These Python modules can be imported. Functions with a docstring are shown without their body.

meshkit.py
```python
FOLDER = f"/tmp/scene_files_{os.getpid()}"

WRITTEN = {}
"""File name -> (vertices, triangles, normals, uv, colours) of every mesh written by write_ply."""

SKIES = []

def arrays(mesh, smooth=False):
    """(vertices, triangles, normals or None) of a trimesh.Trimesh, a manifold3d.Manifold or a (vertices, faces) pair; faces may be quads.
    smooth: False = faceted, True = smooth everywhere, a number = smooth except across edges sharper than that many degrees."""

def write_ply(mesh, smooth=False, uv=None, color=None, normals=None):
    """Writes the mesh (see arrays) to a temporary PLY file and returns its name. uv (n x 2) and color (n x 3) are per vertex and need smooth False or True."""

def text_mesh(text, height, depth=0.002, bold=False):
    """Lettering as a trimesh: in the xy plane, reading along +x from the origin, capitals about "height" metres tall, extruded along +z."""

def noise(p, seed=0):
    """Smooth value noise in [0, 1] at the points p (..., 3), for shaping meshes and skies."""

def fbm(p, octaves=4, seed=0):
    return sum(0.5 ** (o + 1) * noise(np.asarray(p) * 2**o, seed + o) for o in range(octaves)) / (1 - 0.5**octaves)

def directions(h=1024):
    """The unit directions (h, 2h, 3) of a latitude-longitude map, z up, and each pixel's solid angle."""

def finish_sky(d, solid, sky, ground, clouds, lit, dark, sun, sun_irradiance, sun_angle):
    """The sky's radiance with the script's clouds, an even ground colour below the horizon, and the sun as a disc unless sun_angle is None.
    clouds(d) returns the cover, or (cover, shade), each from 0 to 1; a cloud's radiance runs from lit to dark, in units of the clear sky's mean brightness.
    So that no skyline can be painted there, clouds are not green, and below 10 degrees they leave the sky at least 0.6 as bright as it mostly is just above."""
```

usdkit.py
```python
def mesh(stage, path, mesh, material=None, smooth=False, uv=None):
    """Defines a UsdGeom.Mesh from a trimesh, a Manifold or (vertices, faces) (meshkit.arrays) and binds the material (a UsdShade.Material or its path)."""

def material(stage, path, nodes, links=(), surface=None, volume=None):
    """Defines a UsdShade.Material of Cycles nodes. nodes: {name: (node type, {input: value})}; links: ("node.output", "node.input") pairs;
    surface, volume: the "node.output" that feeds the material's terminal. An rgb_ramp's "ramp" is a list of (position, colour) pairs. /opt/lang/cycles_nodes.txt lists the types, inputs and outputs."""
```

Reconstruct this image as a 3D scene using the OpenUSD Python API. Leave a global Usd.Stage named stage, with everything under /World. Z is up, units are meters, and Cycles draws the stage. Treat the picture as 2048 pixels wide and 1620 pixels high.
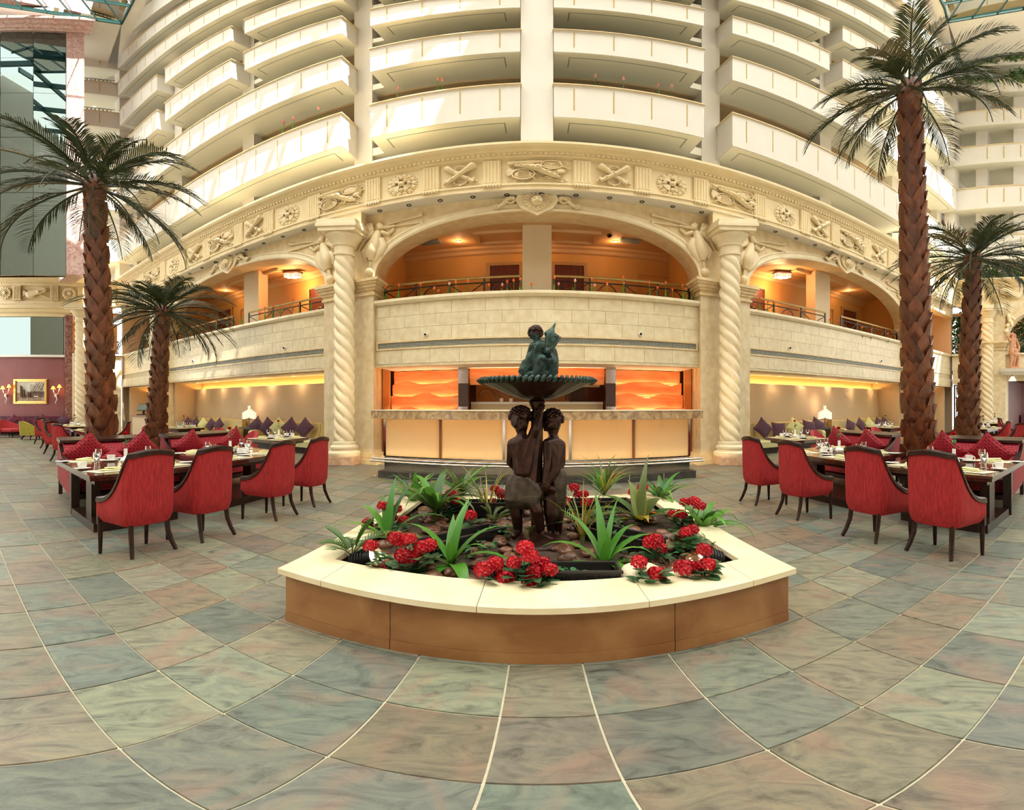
import math, random
import numpy as np, trimesh, manifold3d, meshkit, usdkit
from pxr import Usd, UsdGeom, UsdLux, UsdShade, Gf, Sdf, Vt

stage = Usd.Stage.CreateInMemory()
UsdGeom.SetStageUpAxis(stage, 'Z'); UsdGeom.SetStageMetersPerUnit(stage, 1.0)
UsdGeom.Xform.Define(stage, '/World'); UsdGeom.Scope.Define(stage, '/World/Looks')

# ---------------------------------------------------------------- camera, sky, sun, exposure
F, EYE = 1100.0, 1.5                                   # focal length in pixels of the 2048 wide frame, eye height
cam = UsdGeom.Camera.Define(stage, '/World/camera')
cam.CreateHorizontalApertureAttr(36.0); cam.CreateFocalLengthAttr(36.0 * F / 2048)
cam.CreateHorizontalApertureOffsetAttr(-50.0 / 2048 * 36)
cam.CreateClippingRangeAttr(Gf.Vec2f(0.1, 500)); cam.CreateExposureAttr(0.0)
cam.AddTranslateOp().Set(Gf.Vec3d(0, 0, EYE)); cam.AddRotateXOp().Set(90.0)
dome = UsdLux.DomeLight.Define(stage, '/World/sky_light')
dome.CreateColorAttr(Gf.Vec3f(1.0, 0.995, 0.97)); dome.CreateIntensityAttr(3.4)
sun = UsdLux.DistantLight.Define(stage, '/World/sun_light')
sun.CreateAngleAttr(0.6); sun.CreateNormalizeAttr(True); sun.CreateIntensityAttr(17.0); sun.CreateColorAttr(Gf.Vec3f(1.0, 0.95, 0.84))
SUN_AZ, SUN_EL = 40.0, 52.0                            # from behind the camera, to the right
sun.AddRotateZOp().Set(SUN_AZ); sun.AddRotateXOp().Set(90.0 - SUN_EL)
cam.GetExposureAttr().Set(-1.6)
SPOT, GAL, GAL2, GSPOT = 800., 280., 230., 40.   # lamps
LAMP, SCON = 60., 60.


# ---------------------------------------------------------------- helpers
PI = math.pi
rng = np.random.default_rng(7)

def W(P):
    """The plan of the hall: straight surveyed metres (x right, y ahead, z up) to where the bowed building stands."""
    P = np.asarray(P, float); X, Y, Z = P[..., 0], P[..., 1], P[..., 2]
    r = np.maximum(np.hypot(X, Y), 0.25); th = np.arctan2(X, Y)
    D = F * EYE / (750.0 * np.arctan(EYE / r))
    return np.stack([th * 750.0 / F * D, D, np.minimum(EYE + D * 750.0 / F * np.arctan((Z - EYE) / r), 19.62)], -1)

def turn(X, Y):
    """By how much the building's bow turns things at (X, Y), in degrees counter-clockwise, and their view angle."""
    th = math.atan2(X, Y); al = math.atan(th * 750.0 / F)
    return math.degrees(th - al), al

_used = {}
def uname(parent, name):
    n = _used.get((parent, name), 0); _used[(parent, name)] = n + 1
    return f'{parent}/{name}' if n == 0 else f'{parent}/{name}_{n:03d}'

class T:
    """A thing: an Xform whose children are its parts."""
    def __init__(s, name, label=None, cat=None, loc=(0, 0, 0), rotz=0.0, scale=(1, 1, 1), group=None, kind=None):
        s.path = uname('/World', name); x = UsdGeom.Xform.Define(stage, s.path); s.loc = np.array(loc, float)
        x.AddTranslateOp().Set(Gf.Vec3d(*map(float, loc)))
        if rotz: x.AddRotateZOp().Set(float(rotz))
        if tuple(scale) != (1, 1, 1): x.AddScaleOp().Set(Gf.Vec3f(*map(float, scale)))
        s.prim = x.GetPrim(); tag(s.prim, label, cat, group, kind)
    def part(s, name, m, mat, smooth=False, parent=None, label=None, kind=None, **k):
        p = obj(name, m, mat, smooth, (parent or s).path if not isinstance(parent, str) else parent, **k)
        tag(stage.GetPrimAtPath(p), label, None, None, kind); return p
    def wpart(s, name, m, mat, smooth=False, parent=None, label=None, kind=None, **k):
        v, f = vf(m); w = W(v); f = np.asarray(f); f = f[w[f][:, :, 2].min(1) < 19.615] if len(f) else f
        return s.part(name, (w - s.loc, f), mat, smooth, parent, label, kind, **k) if len(f) else None

def tag(p, label=None, cat=None, group=None, kind=None):
    for k, v in (('label', label), ('category', cat), ('group', group), ('kind', kind)):
        if v: p.SetCustomDataByKey(k, v)

def vf(m):
    if isinstance(m, MB): return m.arrays()
    if hasattr(m, 'to_mesh'):
        q = m.to_mesh(); return q.vert_properties[:, :3].astype(float), q.tri_verts.astype(int)
    if isinstance(m, (tuple, list)): return np.asarray(m[0], float), np.asarray(m[1], int)
    return np.asarray(m.vertices), np.asarray(m.faces)

def obj(name, m, mat, smooth=False, parent='/World', label=None, cat=None, group=None, kind=None, tone=None, uv=None):
    p = uname(parent, name); v, f = vf(m)
    g = usdkit.mesh(stage, p, (v, f), '/World/Looks/' + mat, smooth, uv)
    if tone is not None:
        UsdGeom.PrimvarsAPI(g).CreatePrimvar('tone', Sdf.ValueTypeNames.Color3fArray, 'vertex').Set(Vt.Vec3fArray.FromNumpy(np.asarray(tone, np.float32)))
    if parent == '/World': tag(g.GetPrim(), label, cat, group, kind)
    return p

def dup(t, label, loc, rotz=0.0, scale=(1, 1, 1), cat=None, group=None):
    was = t.prim.GetCustomData()
    base = t.path.rsplit('/', 1)[1]; base = base[:-4] if base[-4:-3] == '_' and base[-3:].isdigit() else base
    r = T(base, label, cat or was['category'], loc, rotz, scale, group or was.get('group'))
    r.prim.GetReferences().AddInternalReference(Sdf.Path(t.path)); r.prim.SetInstanceable(True); return r

class MB:
    """Collects pieces of one mesh."""
    def __init__(s): s.v, s.f, s.n = [], [], 0
    def add(s, m):
        v, f = vf(m); f = np.asarray(f)
        if f.shape[1] == 4: f = np.vstack([f[:, [0, 1, 2]], f[:, [0, 2, 3]]])
        s.v.append(v); s.f.append(f + s.n); s.n += len(v); return s
    def arrays(s): return np.vstack(s.v), np.vstack(s.f)
    def box(s, x0, x1, y0, y1, z0, z1, seg=0): return s.add(box(x0, x1, y0, y1, z0, z1, seg))
    def tube(s, pts, r, n=8): return s.add(tube(pts, r, n))

def grid(A):
    """Faces of a grid of points (n, m, 3)."""
    n, m = A.shape[:2]; i = np.arange(n * m).reshape(n, m)
    q = np.stack([i[:-1, :-1], i[1:, :-1], i[1:, 1:], i[:-1, 1:]], -1).reshape(-1, 4)
    return A.reshape(-1, 3), np.vstack([q[:, [0, 1, 2]], q[:, [0, 2, 3]]])

def box(x0, x1, y0, y1, z0, z1, seg=0):
    """A box; seg = the most length of a side's pieces in plan, so that the building's bow can bend it."""
    nx = max(1, int(math.ceil(abs(x1 - x0) / seg))) if seg else 1; ny = max(1, int(math.ceil(abs(y1 - y0) / seg))) if seg else 1
    xs, ys, V, Fs, n = np.linspace(x0, x1, nx + 1), np.linspace(y0, y1, ny + 1), [], [], 0
    def put(a, b, fn, flip):
        nonlocal n
        A = np.array([[fn(p, q) for q in b] for p in a]); v, f = grid(A)
        V.append(v); Fs.append((f[:, ::-1] if flip else f) + n); n += len(v)
    put(xs, ys, lambda p, q: (p, q, z1), False); put(xs, ys, lambda p, q: (p, q, z0), True)
    put(xs, (z0, z1), lambda p, q: (p, y0, q), False); put(xs, (z0, z1), lambda p, q: (p, y1, q), True)
    put(ys, (z0, z1), lambda p, q: (x0, p, q), True); put(ys, (z0, z1), lambda p, q: (x1, p, q), False)
    return np.vstack(V), np.vstack(Fs)

def sweep(prof, a0, a1, axis='x', seg=.3, caps=True, fn=None):
    """Extrudes a closed profile [(depth, height), ...] along x or y, in pieces."""
    n = max(1, int(math.ceil(abs(a1 - a0) / seg))); A = np.linspace(a0, a1, n + 1); P = np.array(prof, float)
    if axis == 'x': G = np.array([[(a, p[0], p[1]) for p in np.vstack([P, P[:1]])] for a in A])
    else: G = np.array([[(p[0], a, p[1]) for p in np.vstack([P, P[:1]])] for a in A])
    m = MB()
    # sharp edges: one strip for each side of the profile
    for k in range(len(P)): m.add(grid(G[:, k:k + 2]))
    if caps:
        from shapely.geometry import Polygon
        try:
            tv, tf = trimesh.creation.triangulate_polygon(Polygon(P), engine='earcut')
            for a in (a0, a1):
                m.add((np.array([(a, p[0], p[1]) if axis == 'x' else (p[0], a, p[1]) for p in tv]), tf))
        except Exception: pass
    return m

def tube(pts, r, n=8, caps=True):
    """A tube along points; r one radius or one for each point."""
    P = np.asarray(pts, float); k = len(P); R = np.broadcast_to(np.asarray(r, float), (k,))
    d = np.gradient(P, axis=0); d /= np.maximum(np.linalg.norm(d, axis=1, keepdims=True), 1e-9)
    u = np.cross(d[0], (0, 0, 1.0)); u = np.cross(d[0], (0, 1.0, 0)) if np.linalg.norm(u) < .1 else u
    G, a = [], np.linspace(0, 2 * PI, n + 1)
    for i in range(k):
        u = u - d[i] * np.dot(u, d[i]); u /= max(np.linalg.norm(u), 1e-9); w = np.cross(d[i], u)
        G.append(P[i] + R[i] * (np.cos(a)[:, None] * u + np.sin(a)[:, None] * w))
    v, f = grid(np.array(G))
    if caps:
        m = MB().add((v, f))
        for i in (0, k - 1):
            c = np.vstack([P[i], G[i]]); m.add((c, np.array([(0, j + 1, j + 2) for j in range(n)])))
        return m.arrays()
    return v, f

def lathe(prof, n=24, x=0., y=0., z=0.):
    """Turns a profile [(radius, height), ...] about a vertical axis."""
    a = np.linspace(0, 2 * PI, n + 1)
    return grid(np.array([[(x + r * math.cos(t), y + r * math.sin(t), z + h) for t in a] for r, h in prof]))

def ball(c, r, sub=2, sc=(1, 1, 1)):
    m = trimesh.creation.icosphere(sub, 1.0); return np.asarray(m.vertices) * np.array(sc) * r + np.array(c), np.asarray(m.faces)

def rbox(sx, sy, sz, r=.02, c=(0, 0, 0), seg=8):
    """A box with rounded edges, centred on c."""
    s = manifold3d.Manifold.sphere(r, seg); h = (sx / 2 - r, sy / 2 - r, sz / 2 - r)
    m = manifold3d.Manifold.batch_hull([s.translate((h[0] * i, h[1] * j, h[2] * k)) for i in (-1, 1) for j in (-1, 1) for k in (-1, 1)])
    v, f = vf(m); return v + np.array(c), f

def rot(m, ax, deg, at=(0, 0, 0)):
    v, f = vf(m); R = trimesh.transformations.rotation_matrix(math.radians(deg), ax)[:3, :3]
    return (v - np.array(at)) @ R.T + np.array(at), f
def mv(m, d): v, f = vf(m); return v + np.array(d), f
def sc(m, k): v, f = vf(m); return v * np.array(k), f

def skin(joints, bones, edge=.02, smooth=12):
    """One continuous body: joints {name: (x, y, z, radius)}, bones [(a, b), ...]; hulls of spheres united and smoothed."""
    M = manifold3d.Manifold; S = lambda j: M.sphere(joints[j][3], 12).translate(joints[j][:3])
    u = M.batch_boolean([M.batch_hull([S(j) for j in b]) for b in bones], manifold3d.OpType.Add).refine_to_length(edge)
    v, f = vf(u); t = trimesh.Trimesh(v, f, process=True); trimesh.smoothing.filter_taubin(t, iterations=smooth)
    return np.asarray(t.vertices), np.asarray(t.faces)

# ---------------------------------------------------------------- materials
def mat(name, col, rough=.5, col2=None, scale=4., metal=0., spec=None, bump=0., bscale=None, stretch=(1, 1, 1), detail=4., lo=.35, hi=.65, coat=0., sheen=0., obj_space=False, distort=0., rand=0., emit=None, trans=0.):
    n = {'p': ('principled_bsdf', {'base_color': col, 'roughness': rough, 'metallic': metal, **({'specular_ior_level': spec} if spec is not None else {}), **({'coat_weight': coat, 'coat_roughness': .08} if coat else {}),
              **({'sheen_weight': sheen} if sheen else {}), **({'emission_color': emit[0], 'emission_strength': emit[1]} if emit else {}), **({'transmission_weight': trans} if trans else {})})}
    L = []; src = 'tc.object' if obj_space else 'g.position'
    n['tc' if obj_space else 'g'] = ('texture_coordinate', {}) if obj_space else ('geometry', {})
    n['m'] = ('mapping', {'scale': stretch}); L.append((src, 'm.vector'))
    if col2 is not None:
        n['n'] = ('noise_texture', {'scale': scale, 'detail': detail, 'distortion': distort}); n['r'] = ('rgb_ramp', {'ramp': [(lo, col), (hi, col2)]})
        L += [('m.vector', 'n.vector'), ('n.fac', 'r.fac')]
        if rand:
            n['oi'] = ('object_info', {}); n['mr'] = ('map_range', {'from_min': 0., 'from_max': 1., 'to_min': 1 - rand, 'to_max': 1 + rand}); n['hv'] = ('hsv', {})
            L += [('oi.random', 'mr.value'), ('mr.result', 'hv.value'), ('r.color', 'hv.color'), ('hv.color', 'p.base_color')]
        else: L.append(('r.color', 'p.base_color'))
    elif rand:
        n['oi'] = ('object_info', {}); n['mr'] = ('map_range', {'from_min': 0., 'from_max': 1., 'to_min': 1 - rand, 'to_max': 1 + rand}); n['hv'] = ('hsv', {'color': col})
        L += [('oi.random', 'mr.value'), ('mr.result', 'hv.value'), ('hv.color', 'p.base_color')]
    if bump:
        n['bn'] = ('noise_texture', {'scale': bscale or scale * 4, 'detail': 4.}); n['b'] = ('bump', {'strength': bump, 'distance': .01})
        L += [('m.vector', 'bn.vector'), ('bn.fac', 'b.height'), ('b.normal', 'p.normal')]
    usdkit.material(stage, '/World/Looks/' + name, n, L, surface='p.BSDF')

mat('cream_paint', (.74, .69, .595), .55, (.77, .72, .63), 1.5)
mat('soffit_paint', (.86, .83, .68), .6)
mat('cap_paint', (.72, .55, .30), .5)
mat('groove_gold', (.50, .36, .10), .5)
mat('shade_brown', (.50, .36, .20), .7)  # brown puts the shade of the upper corridors into their colour
mat('plaster', (.80, .64, .36), .55, (.84, .69, .42), 3., bump=.08, bscale=30)
mat('relief_plaster', (.82, .67, .41), .5)
mat('column_plaster', (.86, .74, .50), .45, (.80, .66, .42), 3.)
mat('limestone', (.64, .50, .28), .5, (.76, .64, .42), 5., detail=6, bump=.06, bscale=40)
mat('limestone_warm', (.68, .50, .25), .5, (.78, .62, .36), 4., detail=6, bump=.06, bscale=40)
mat('stone_block', (.68, .56, .34), .45, (.78, .68, .46), 6., detail=6, rand=.05, obj_space=False)
mat('joint_dark', (.60, .49, .29), .7)
mat('cap_stone', (.84, .74, .52), .4, (.76, .64, .42), 5.)
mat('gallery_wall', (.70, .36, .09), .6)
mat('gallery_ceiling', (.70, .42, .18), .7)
mat('door_wood', (.16, .035, .015), .35, (.10, .02, .01), 3., stretch=(8, 8, .6))
mat('door_trim', (.48, .26, .09), .5)
mat('black_iron', (.02, .015, .012), .45, metal=.5)
mat('brass', (.55, .40, .18), .35, metal=1.)
mat('steel', (.72, .66, .58), .18, metal=1.)
mat('mirror_steel', (.50, .44, .38), .12, metal=1.)
mat('vent_grey', (.34, .36, .31), .5)
mat('white_metal', (.80, .76, .68), .4)
mat('teal_steel', (.006, .05, .045), .5)
mat('rouge_marble', (.42, .20, .17), .25, (.66, .50, .46), 7., detail=8, distort=1.2, lo=.3, hi=.72)
mat('rouge_marble_dark', (.16, .045, .03), .2, (.42, .22, .17), 7., detail=8, distort=1.2, lo=.42, hi=.75)
mat('plinth_marble', (.46, .27, .17), .3, (.60, .40, .27), 6., detail=8, distort=1.)
mat('purple_wall', (.22, .065, .062), .6, (.25, .075, .07), 2.)
mat('dark_red_wall', (.12, .018, .008), .5)
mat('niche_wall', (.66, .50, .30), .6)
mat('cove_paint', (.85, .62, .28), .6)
mat('grout', (.62, .56, .40), .8, (.54, .49, .35), 20., bump=.2)
mat('dark_stone', (.05, .045, .04), .35, (.08, .07, .06), 6.)
mat('lamp_glow', (1, .8, .5), .5, emit=((1, .72, .4), 25.))
ONYX_GLOW = .35
usdkit.material(stage, '/World/Looks/frosted_panel', {'t': ('translucent_bsdf', {'color': (.96, .90, .72)}), 'p': ('principled_bsdf', {'base_color': (.74, .62, .42), 'roughness': .3}), 'm': ('mix_closure', {'fac': .35})}, [('t.BSDF', 'm.closure1'), ('p.BSDF', 'm.closure2')], surface='m.closure')
mat('strip_glow', (1, .8, .5), .5, emit=((1, .82, .52), 2600.))
mat('cove_glow', (1, .7, .3), .5, emit=((1, .60, .20), 110.))
mat('counter_marble', (.30, .17, .08), .15, (.62, .42, .20), 4., detail=8, distort=2., lo=.35, hi=.62)
mat('dark_brown', (.07, .025, .012), .25)
mat('brown_wood', (.30, .12, .03), .35)
mat('white_china', (.86, .84, .78), .12)
mat('planter_stone', (.26, .105, .030), .38, (.40, .20, .07), 2.2, detail=8, stretch=(1, 1, 1.6), distort=.6, bump=.06, bscale=18, rand=.07)
mat('coping_stone', (.86, .76, .52), .35, (.80, .68, .42), 3., detail=6, rand=.03)
mat('soil', (.035, .02, .012), .9, (.09, .05, .03), 30., bump=.8)
mat('pebble', (.085, .030, .016), .22, (.22, .105, .06), 9., detail=5, rand=.3, obj_space=True)
mat('black_plastic', (.018, .016, .015), .35)
def bronze(name, a, b):
    n = {'g': ('geometry', {}), 's': ('separate_xyz', {}), 'n': ('noise_texture', {'scale': 16., 'detail': 5.}), 'r': ('rgb_ramp', {'ramp': [(.38, a), (.66, b)]}), 'p': ('principled_bsdf', {'metallic': .55, 'roughness': .34, 'specular_ior_level': .6}), 'b': ('bump', {'strength': .12, 'distance': .01})}
    usdkit.material(stage, '/World/Looks/' + name, n, [('g.position', 'n.vector'), ('n.fac', 'r.fac'), ('r.color', 'p.base_color'), ('n.fac', 'b.height'), ('b.normal', 'p.normal')], surface='p.BSDF')
bronze('bronze', (.022, .007, .004), (.055, .019, .011)); bronze('verdigris', (.008, .018, .015), (.04, .085, .07)); bronze('bronze_cloth', (.045, .032, .024), (.09, .068, .052))
def leafm(name, a, b, tr=.25):
    usdkit.material(stage, '/World/Looks/' + name, {'oi': ('object_info', {}), 'mx': ('mix_color', {'a': a, 'b': b}), 't': ('translucent_bsdf', {'color': b}), 'p': ('principled_bsdf', {'roughness': .32}), 'm': ('mix_closure', {'fac': tr})},
        [('oi.random', 'mx.fac'), ('mx.result', 'p.base_color'), ('p.BSDF', 'm.closure1'), ('t.BSDF', 'm.closure2')], surface='m.closure')
leafm('leaf_bright', (.05, .22, .02), (.13, .34, .04)); leafm('leaf_dark', (.025, .10, .02), (.07, .17, .03)); leafm('leaf_yellow', (.16, .22, .03), (.42, .30, .03)); leafm('leaf_olive', (.05, .10, .02), (.15, .18, .04))
leafm('geranium_leaf', (.03, .13, .05), (.07, .20, .08)); leafm('frond', (.018, .028, .010), (.05, .062, .022), .15); leafm('frond_dry', (.10, .09, .04), (.16, .13, .06), .15)
leafm('petal_red', (.42, .003, .012), (.62, .008, .02), .2); leafm('tulip_orange', (.85, .14, .03), (.95, .30, .08), .25); leafm('tulip_pink', (.85, .30, .25), (.95, .60, .50), .25); leafm('gerbera', (.85, .08, .02), (.9, .12, .03), .2)
mat('lamp_white', (1, .95, .85), .5, emit=((1, .80, .58), 2.0))
mat('red_fabric', (.25, .006, .008), .85, (.40, .016, .016), 60., stretch=(1, 1, .16), detail=5, obj_space=True, bump=.1, bscale=60)
mat('pink_red_fabric', (.42, .03, .045), .75, (.50, .05, .06), 20.)
mat('olive_fabric', (.34, .28, .03), .8); mat('banquette_gold', (.50, .36, .10), .5, (.56, .42, .14), 3.); mat('banquette_pale', (.66, .62, .30), .6)
mat('cushion_purple', (.06, .018, .04), .7, (.10, .035, .07), 30., obj_space=True); mat('cushion_green', (.60, .58, .22), .6, (.66, .64, .30), 20., obj_space=True)
mat('purple_pattern', (.05, .006, .025), .7, (.18, .006, .03), 7., detail=1., lo=.45, hi=.55)
mat('dark_wood', (.016, .006, .004), .28, (.032, .012, .007), 8., stretch=(1, 6, 1), spec=.25); mat('table_wood', (.05, .018, .010), .10, (.085, .032, .016), 5., stretch=(6, 1, 1), spec=.55)
mat('napkin', (.72, .68, .36), .8); mat('placemat', (.80, .72, .48), .7); mat('cutlery', (.7, .68, .65), .15, metal=1.); mat('glass_cup', (.9, .9, .9), .02)
glassy_ = lambda: usdkit.material(stage, '/World/Looks/clear_glass', {'f': ('fresnel', {'IOR': 1.5}), 't': ('transparent_bsdf', {'color': (.93, .94, .93)}), 'g': ('glossy_bsdf', {'color': (1, 1, 1), 'roughness': .02}), 'm': ('mix_closure', {})}, [('f.fac', 'm.fac'), ('t.BSDF', 'm.closure1'), ('g.BSDF', 'm.closure2')], surface='m.closure')
glassy_()
def honey():
    usdkit.material(stage, '/World/Looks/honeycomb_red', {'u': ('uvmap', {'attribute': 'st'}), 'b': ('brick_texture', {'color1': (.055, .001, .006), 'color2': (.075, .002, .008), 'mortar': (.36, .006, .020), 'scale': 1., 'mortar_size': .016, 'mortar_smooth': .6, 'brick_width': .062, 'row_height': .036}), 'bp': ('bump', {'strength': .5, 'distance': .01}), 'p': ('principled_bsdf', {'roughness': .65})},
        [('u.UV', 'b.vector'), ('b.color', 'p.base_color'), ('b.fac', 'bp.height'), ('bp.normal', 'p.normal')], surface='p.BSDF')
honey()
mat('gold_frame', (.60, .38, .10), .3, (.75, .52, .18), 20., metal=.7); mat('sconce_shade', (1, .55, .12), .5, emit=((1, .48, .08), 3.)); mat('terracotta', (.55, .26, .13), .6, (.64, .34, .19), 8.)
mat('paint_sky', (.50, .52, .46), .5, (.68, .62, .50), 3.); mat('paint_ground', (.40, .30, .18), .5, (.24, .15, .08), 6.); mat('paint_dark', (.05, .03, .025), .5, (.20, .10, .06), 14.); mat('paint_light', (.72, .64, .50), .5)
mat('sugar_paper', (.75, .40, .32), .7)

usdkit.material(stage, '/World/Looks/sun_diffusing_roof', {'t': ('translucent_bsdf', {'color': (.50, .51, .51)}), 'd': ('diffuse_bsdf', {'color': (.6, .61, .61)}), 'm': ('mix_closure', {'fac': .25})}, [('t.BSDF', 'm.closure1'), ('d.BSDF', 'm.closure2')], surface='m.closure')  # for the unseen roof that diffuses the sun and bounds its patches

mat('onyx_tube', (1, .6, .3), .5, emit=((1, .64, .30), 80.))
usdkit.material(stage, '/World/Looks/onyx', {'g': ('geometry', {}), 'm': ('mapping', {'scale': (.35, .35, 2.6)}), 'n': ('noise_texture', {'scale': 2.4, 'detail': 7., 'distortion': .9}), 'r': ('rgb_ramp', {'ramp': [(.3, (.86, .40, .15)), (.45, (.93, .52, .24)), (.58, (.97, .62, .31)), (.72, (1., .74, .40))]}),
    'p': ('principled_bsdf', {'roughness': .22, 'emission_strength': ONYX_GLOW}), 't': ('translucent_bsdf', {}), 'x': ('mix_closure', {'fac': .6})}, [('g.position', 'm.vector'), ('m.vector', 'n.vector'), ('n.fac', 'r.fac'), ('r.color', 'p.base_color'), ('r.color', 'p.emission_color'), ('r.color', 't.color'), ('p.BSDF', 'x.closure1'), ('t.BSDF', 'x.closure2')], surface='x.closure')
# ---------------------------------------------------------------- floor of slate tiles
def slate():
    n = {'g': ('geometry', {}), 'a': ('attribute', {'attribute': 'tone'}), 'off': ('vector_math', {'math_type': 'multiply_add', 'vector2': (61., 43., 29.)}),
         'm': ('mapping', {'scale': (1.0, 2.6, 1.), 'rotation': (0, 0, .5)}), 'n': ('noise_texture', {'scale': 2.6, 'detail': 10., 'roughness': .66, 'distortion': 2.4}),
         'r': ('rgb_ramp', {'ramp': [(.30, (.36, .36, .38)), (.41, (.74, .74, .75)), (.51, (1.0, 1.0, 1.0)), (.60, (1.18, 1.15, 1.08)), (.74, (1.5, 1.3, 1.02))]}),
         'x': ('mix_color', {'blend_type': 'multiply', 'fac': 1., 'use_clamp': False}), 'n2': ('noise_texture', {'scale': 1.1, 'detail': 5., 'distortion': 2.5}),
         'r2': ('rgb_ramp', {'ramp': [(.5, (0, 0, 0)), (.66, (.42, .42, .42))]}), 'x2': ('mix_color', {'b': (.30, .17, .12)}),
         'n3': ('noise_texture', {'scale': 30., 'detail': 5.}), 'b': ('bump', {'strength': .35, 'distance': .01}), 'bm': ('math', {'math_type': 'multiply_add', 'value2': .25}),
         'p': ('principled_bsdf', {'roughness': .42, 'specular_ior_level': .45})}
    usdkit.material(stage, '/World/Looks/slate', n, [('g.position', 'off.vector3'), ('a.color', 'off.vector1'), ('off.vector', 'm.vector'), ('m.vector', 'n.vector'), ('n.fac', 'r.fac'), ('a.color', 'x.a'), ('r.color', 'x.b'),
        ('off.vector', 'n2.vector'), ('n2.fac', 'r2.fac'), ('r2.color', 'x2.fac'), ('x.result', 'x2.a'), ('x2.result', 'p.base_color'), ('g.position', 'n3.vector'), ('n3.fac', 'bm.value1'), ('n.fac', 'bm.value3'), ('bm.value', 'b.height'), ('b.normal', 'p.normal')], surface='p.BSDF')
slate()
floor = T('floor', 'grey green and rust slate paving laid in curved rows', 'floor', kind='structure')
floor.part('grout_bed', box(-45, 45, -8, 40, -.12, -.006), 'grout')
TX = [-.13 + .0, .22]
xs = sorted([.22 + .44 * k for k in range(0, 47)] + [-.135 - .45 * k for k in range(0, 46)])
ys = [.51 + .425 * k for k in range(-2, 24)]
tones = [(.235, .235, .185), (.215, .225, .185), (.255, .225, .165), (.235, .195, .15), (.185, .19, .165), (.29, .265, .195), (.225, .19, .155), (.255, .265, .215), (.19, .215, .185), (.25, .205, .15), (.21, .215, .18), (.27, .265, .20)]
tiles = []
for i in range(len(xs) - 1):
    for j in range(len(ys) - 1):
        x0, x1, y0, y1 = xs[i], xs[i + 1], ys[j], ys[j + 1]; cx, cy = (x0 + x1) / 2, (y0 + y1) / 2
        if math.hypot(cx, cy) < .5 or (cy < .1 and abs(cx) < .4) or (abs(cx) < 1.2 and 2.1 < cy < 4.) or abs(cx) > 18.6 + .2 * (8.7 - cy) * .9: continue
        if cy > 8.7 and abs(cx) < 5.4: continue
        g = .005; n = 5 if math.hypot(cx, cy) < 4 else 2
        gx, gy = np.meshgrid(np.linspace(x0 + g, x1 - g, n + 1), np.linspace(y0 + g, y1 - g, n + 1), indexing='ij')
        top = np.stack([gx, gy, np.zeros_like(gx)], -1); w = W(top); h = rng.uniform(-.0015, .002); w[..., 2] = h
        ring = [(a, 0) for a in range(n)] + [(n, a) for a in range(n)] + [(n - a, n) for a in range(n)] + [(0, n - a) for a in range(n)] + [(0, 0)]
        up = np.array([w[a, b] for a, b in ring]); dn = up - (0, 0, .03); up2 = up
        A = grid(w); B = grid(np.stack([dn, up2], 1)); m = MB().add(A).add(B)
        c = np.array(tones[rng.integers(len(tones))]) * np.array([.73, .79, .75]) * rng.uniform(.88, 1.12) * rng.uniform(.97, 1.03, 3)
        d = W(np.array([[cx, cy, 0.]]))[0]; inframe = d[1] > 2 and -1120 < d[0] / d[1] * F < 1020
        size = 1 / d[1] ** 2 if inframe else 0
        tiles.append((size, m, c))
tiles.sort(key=lambda t: -t[0])
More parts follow.
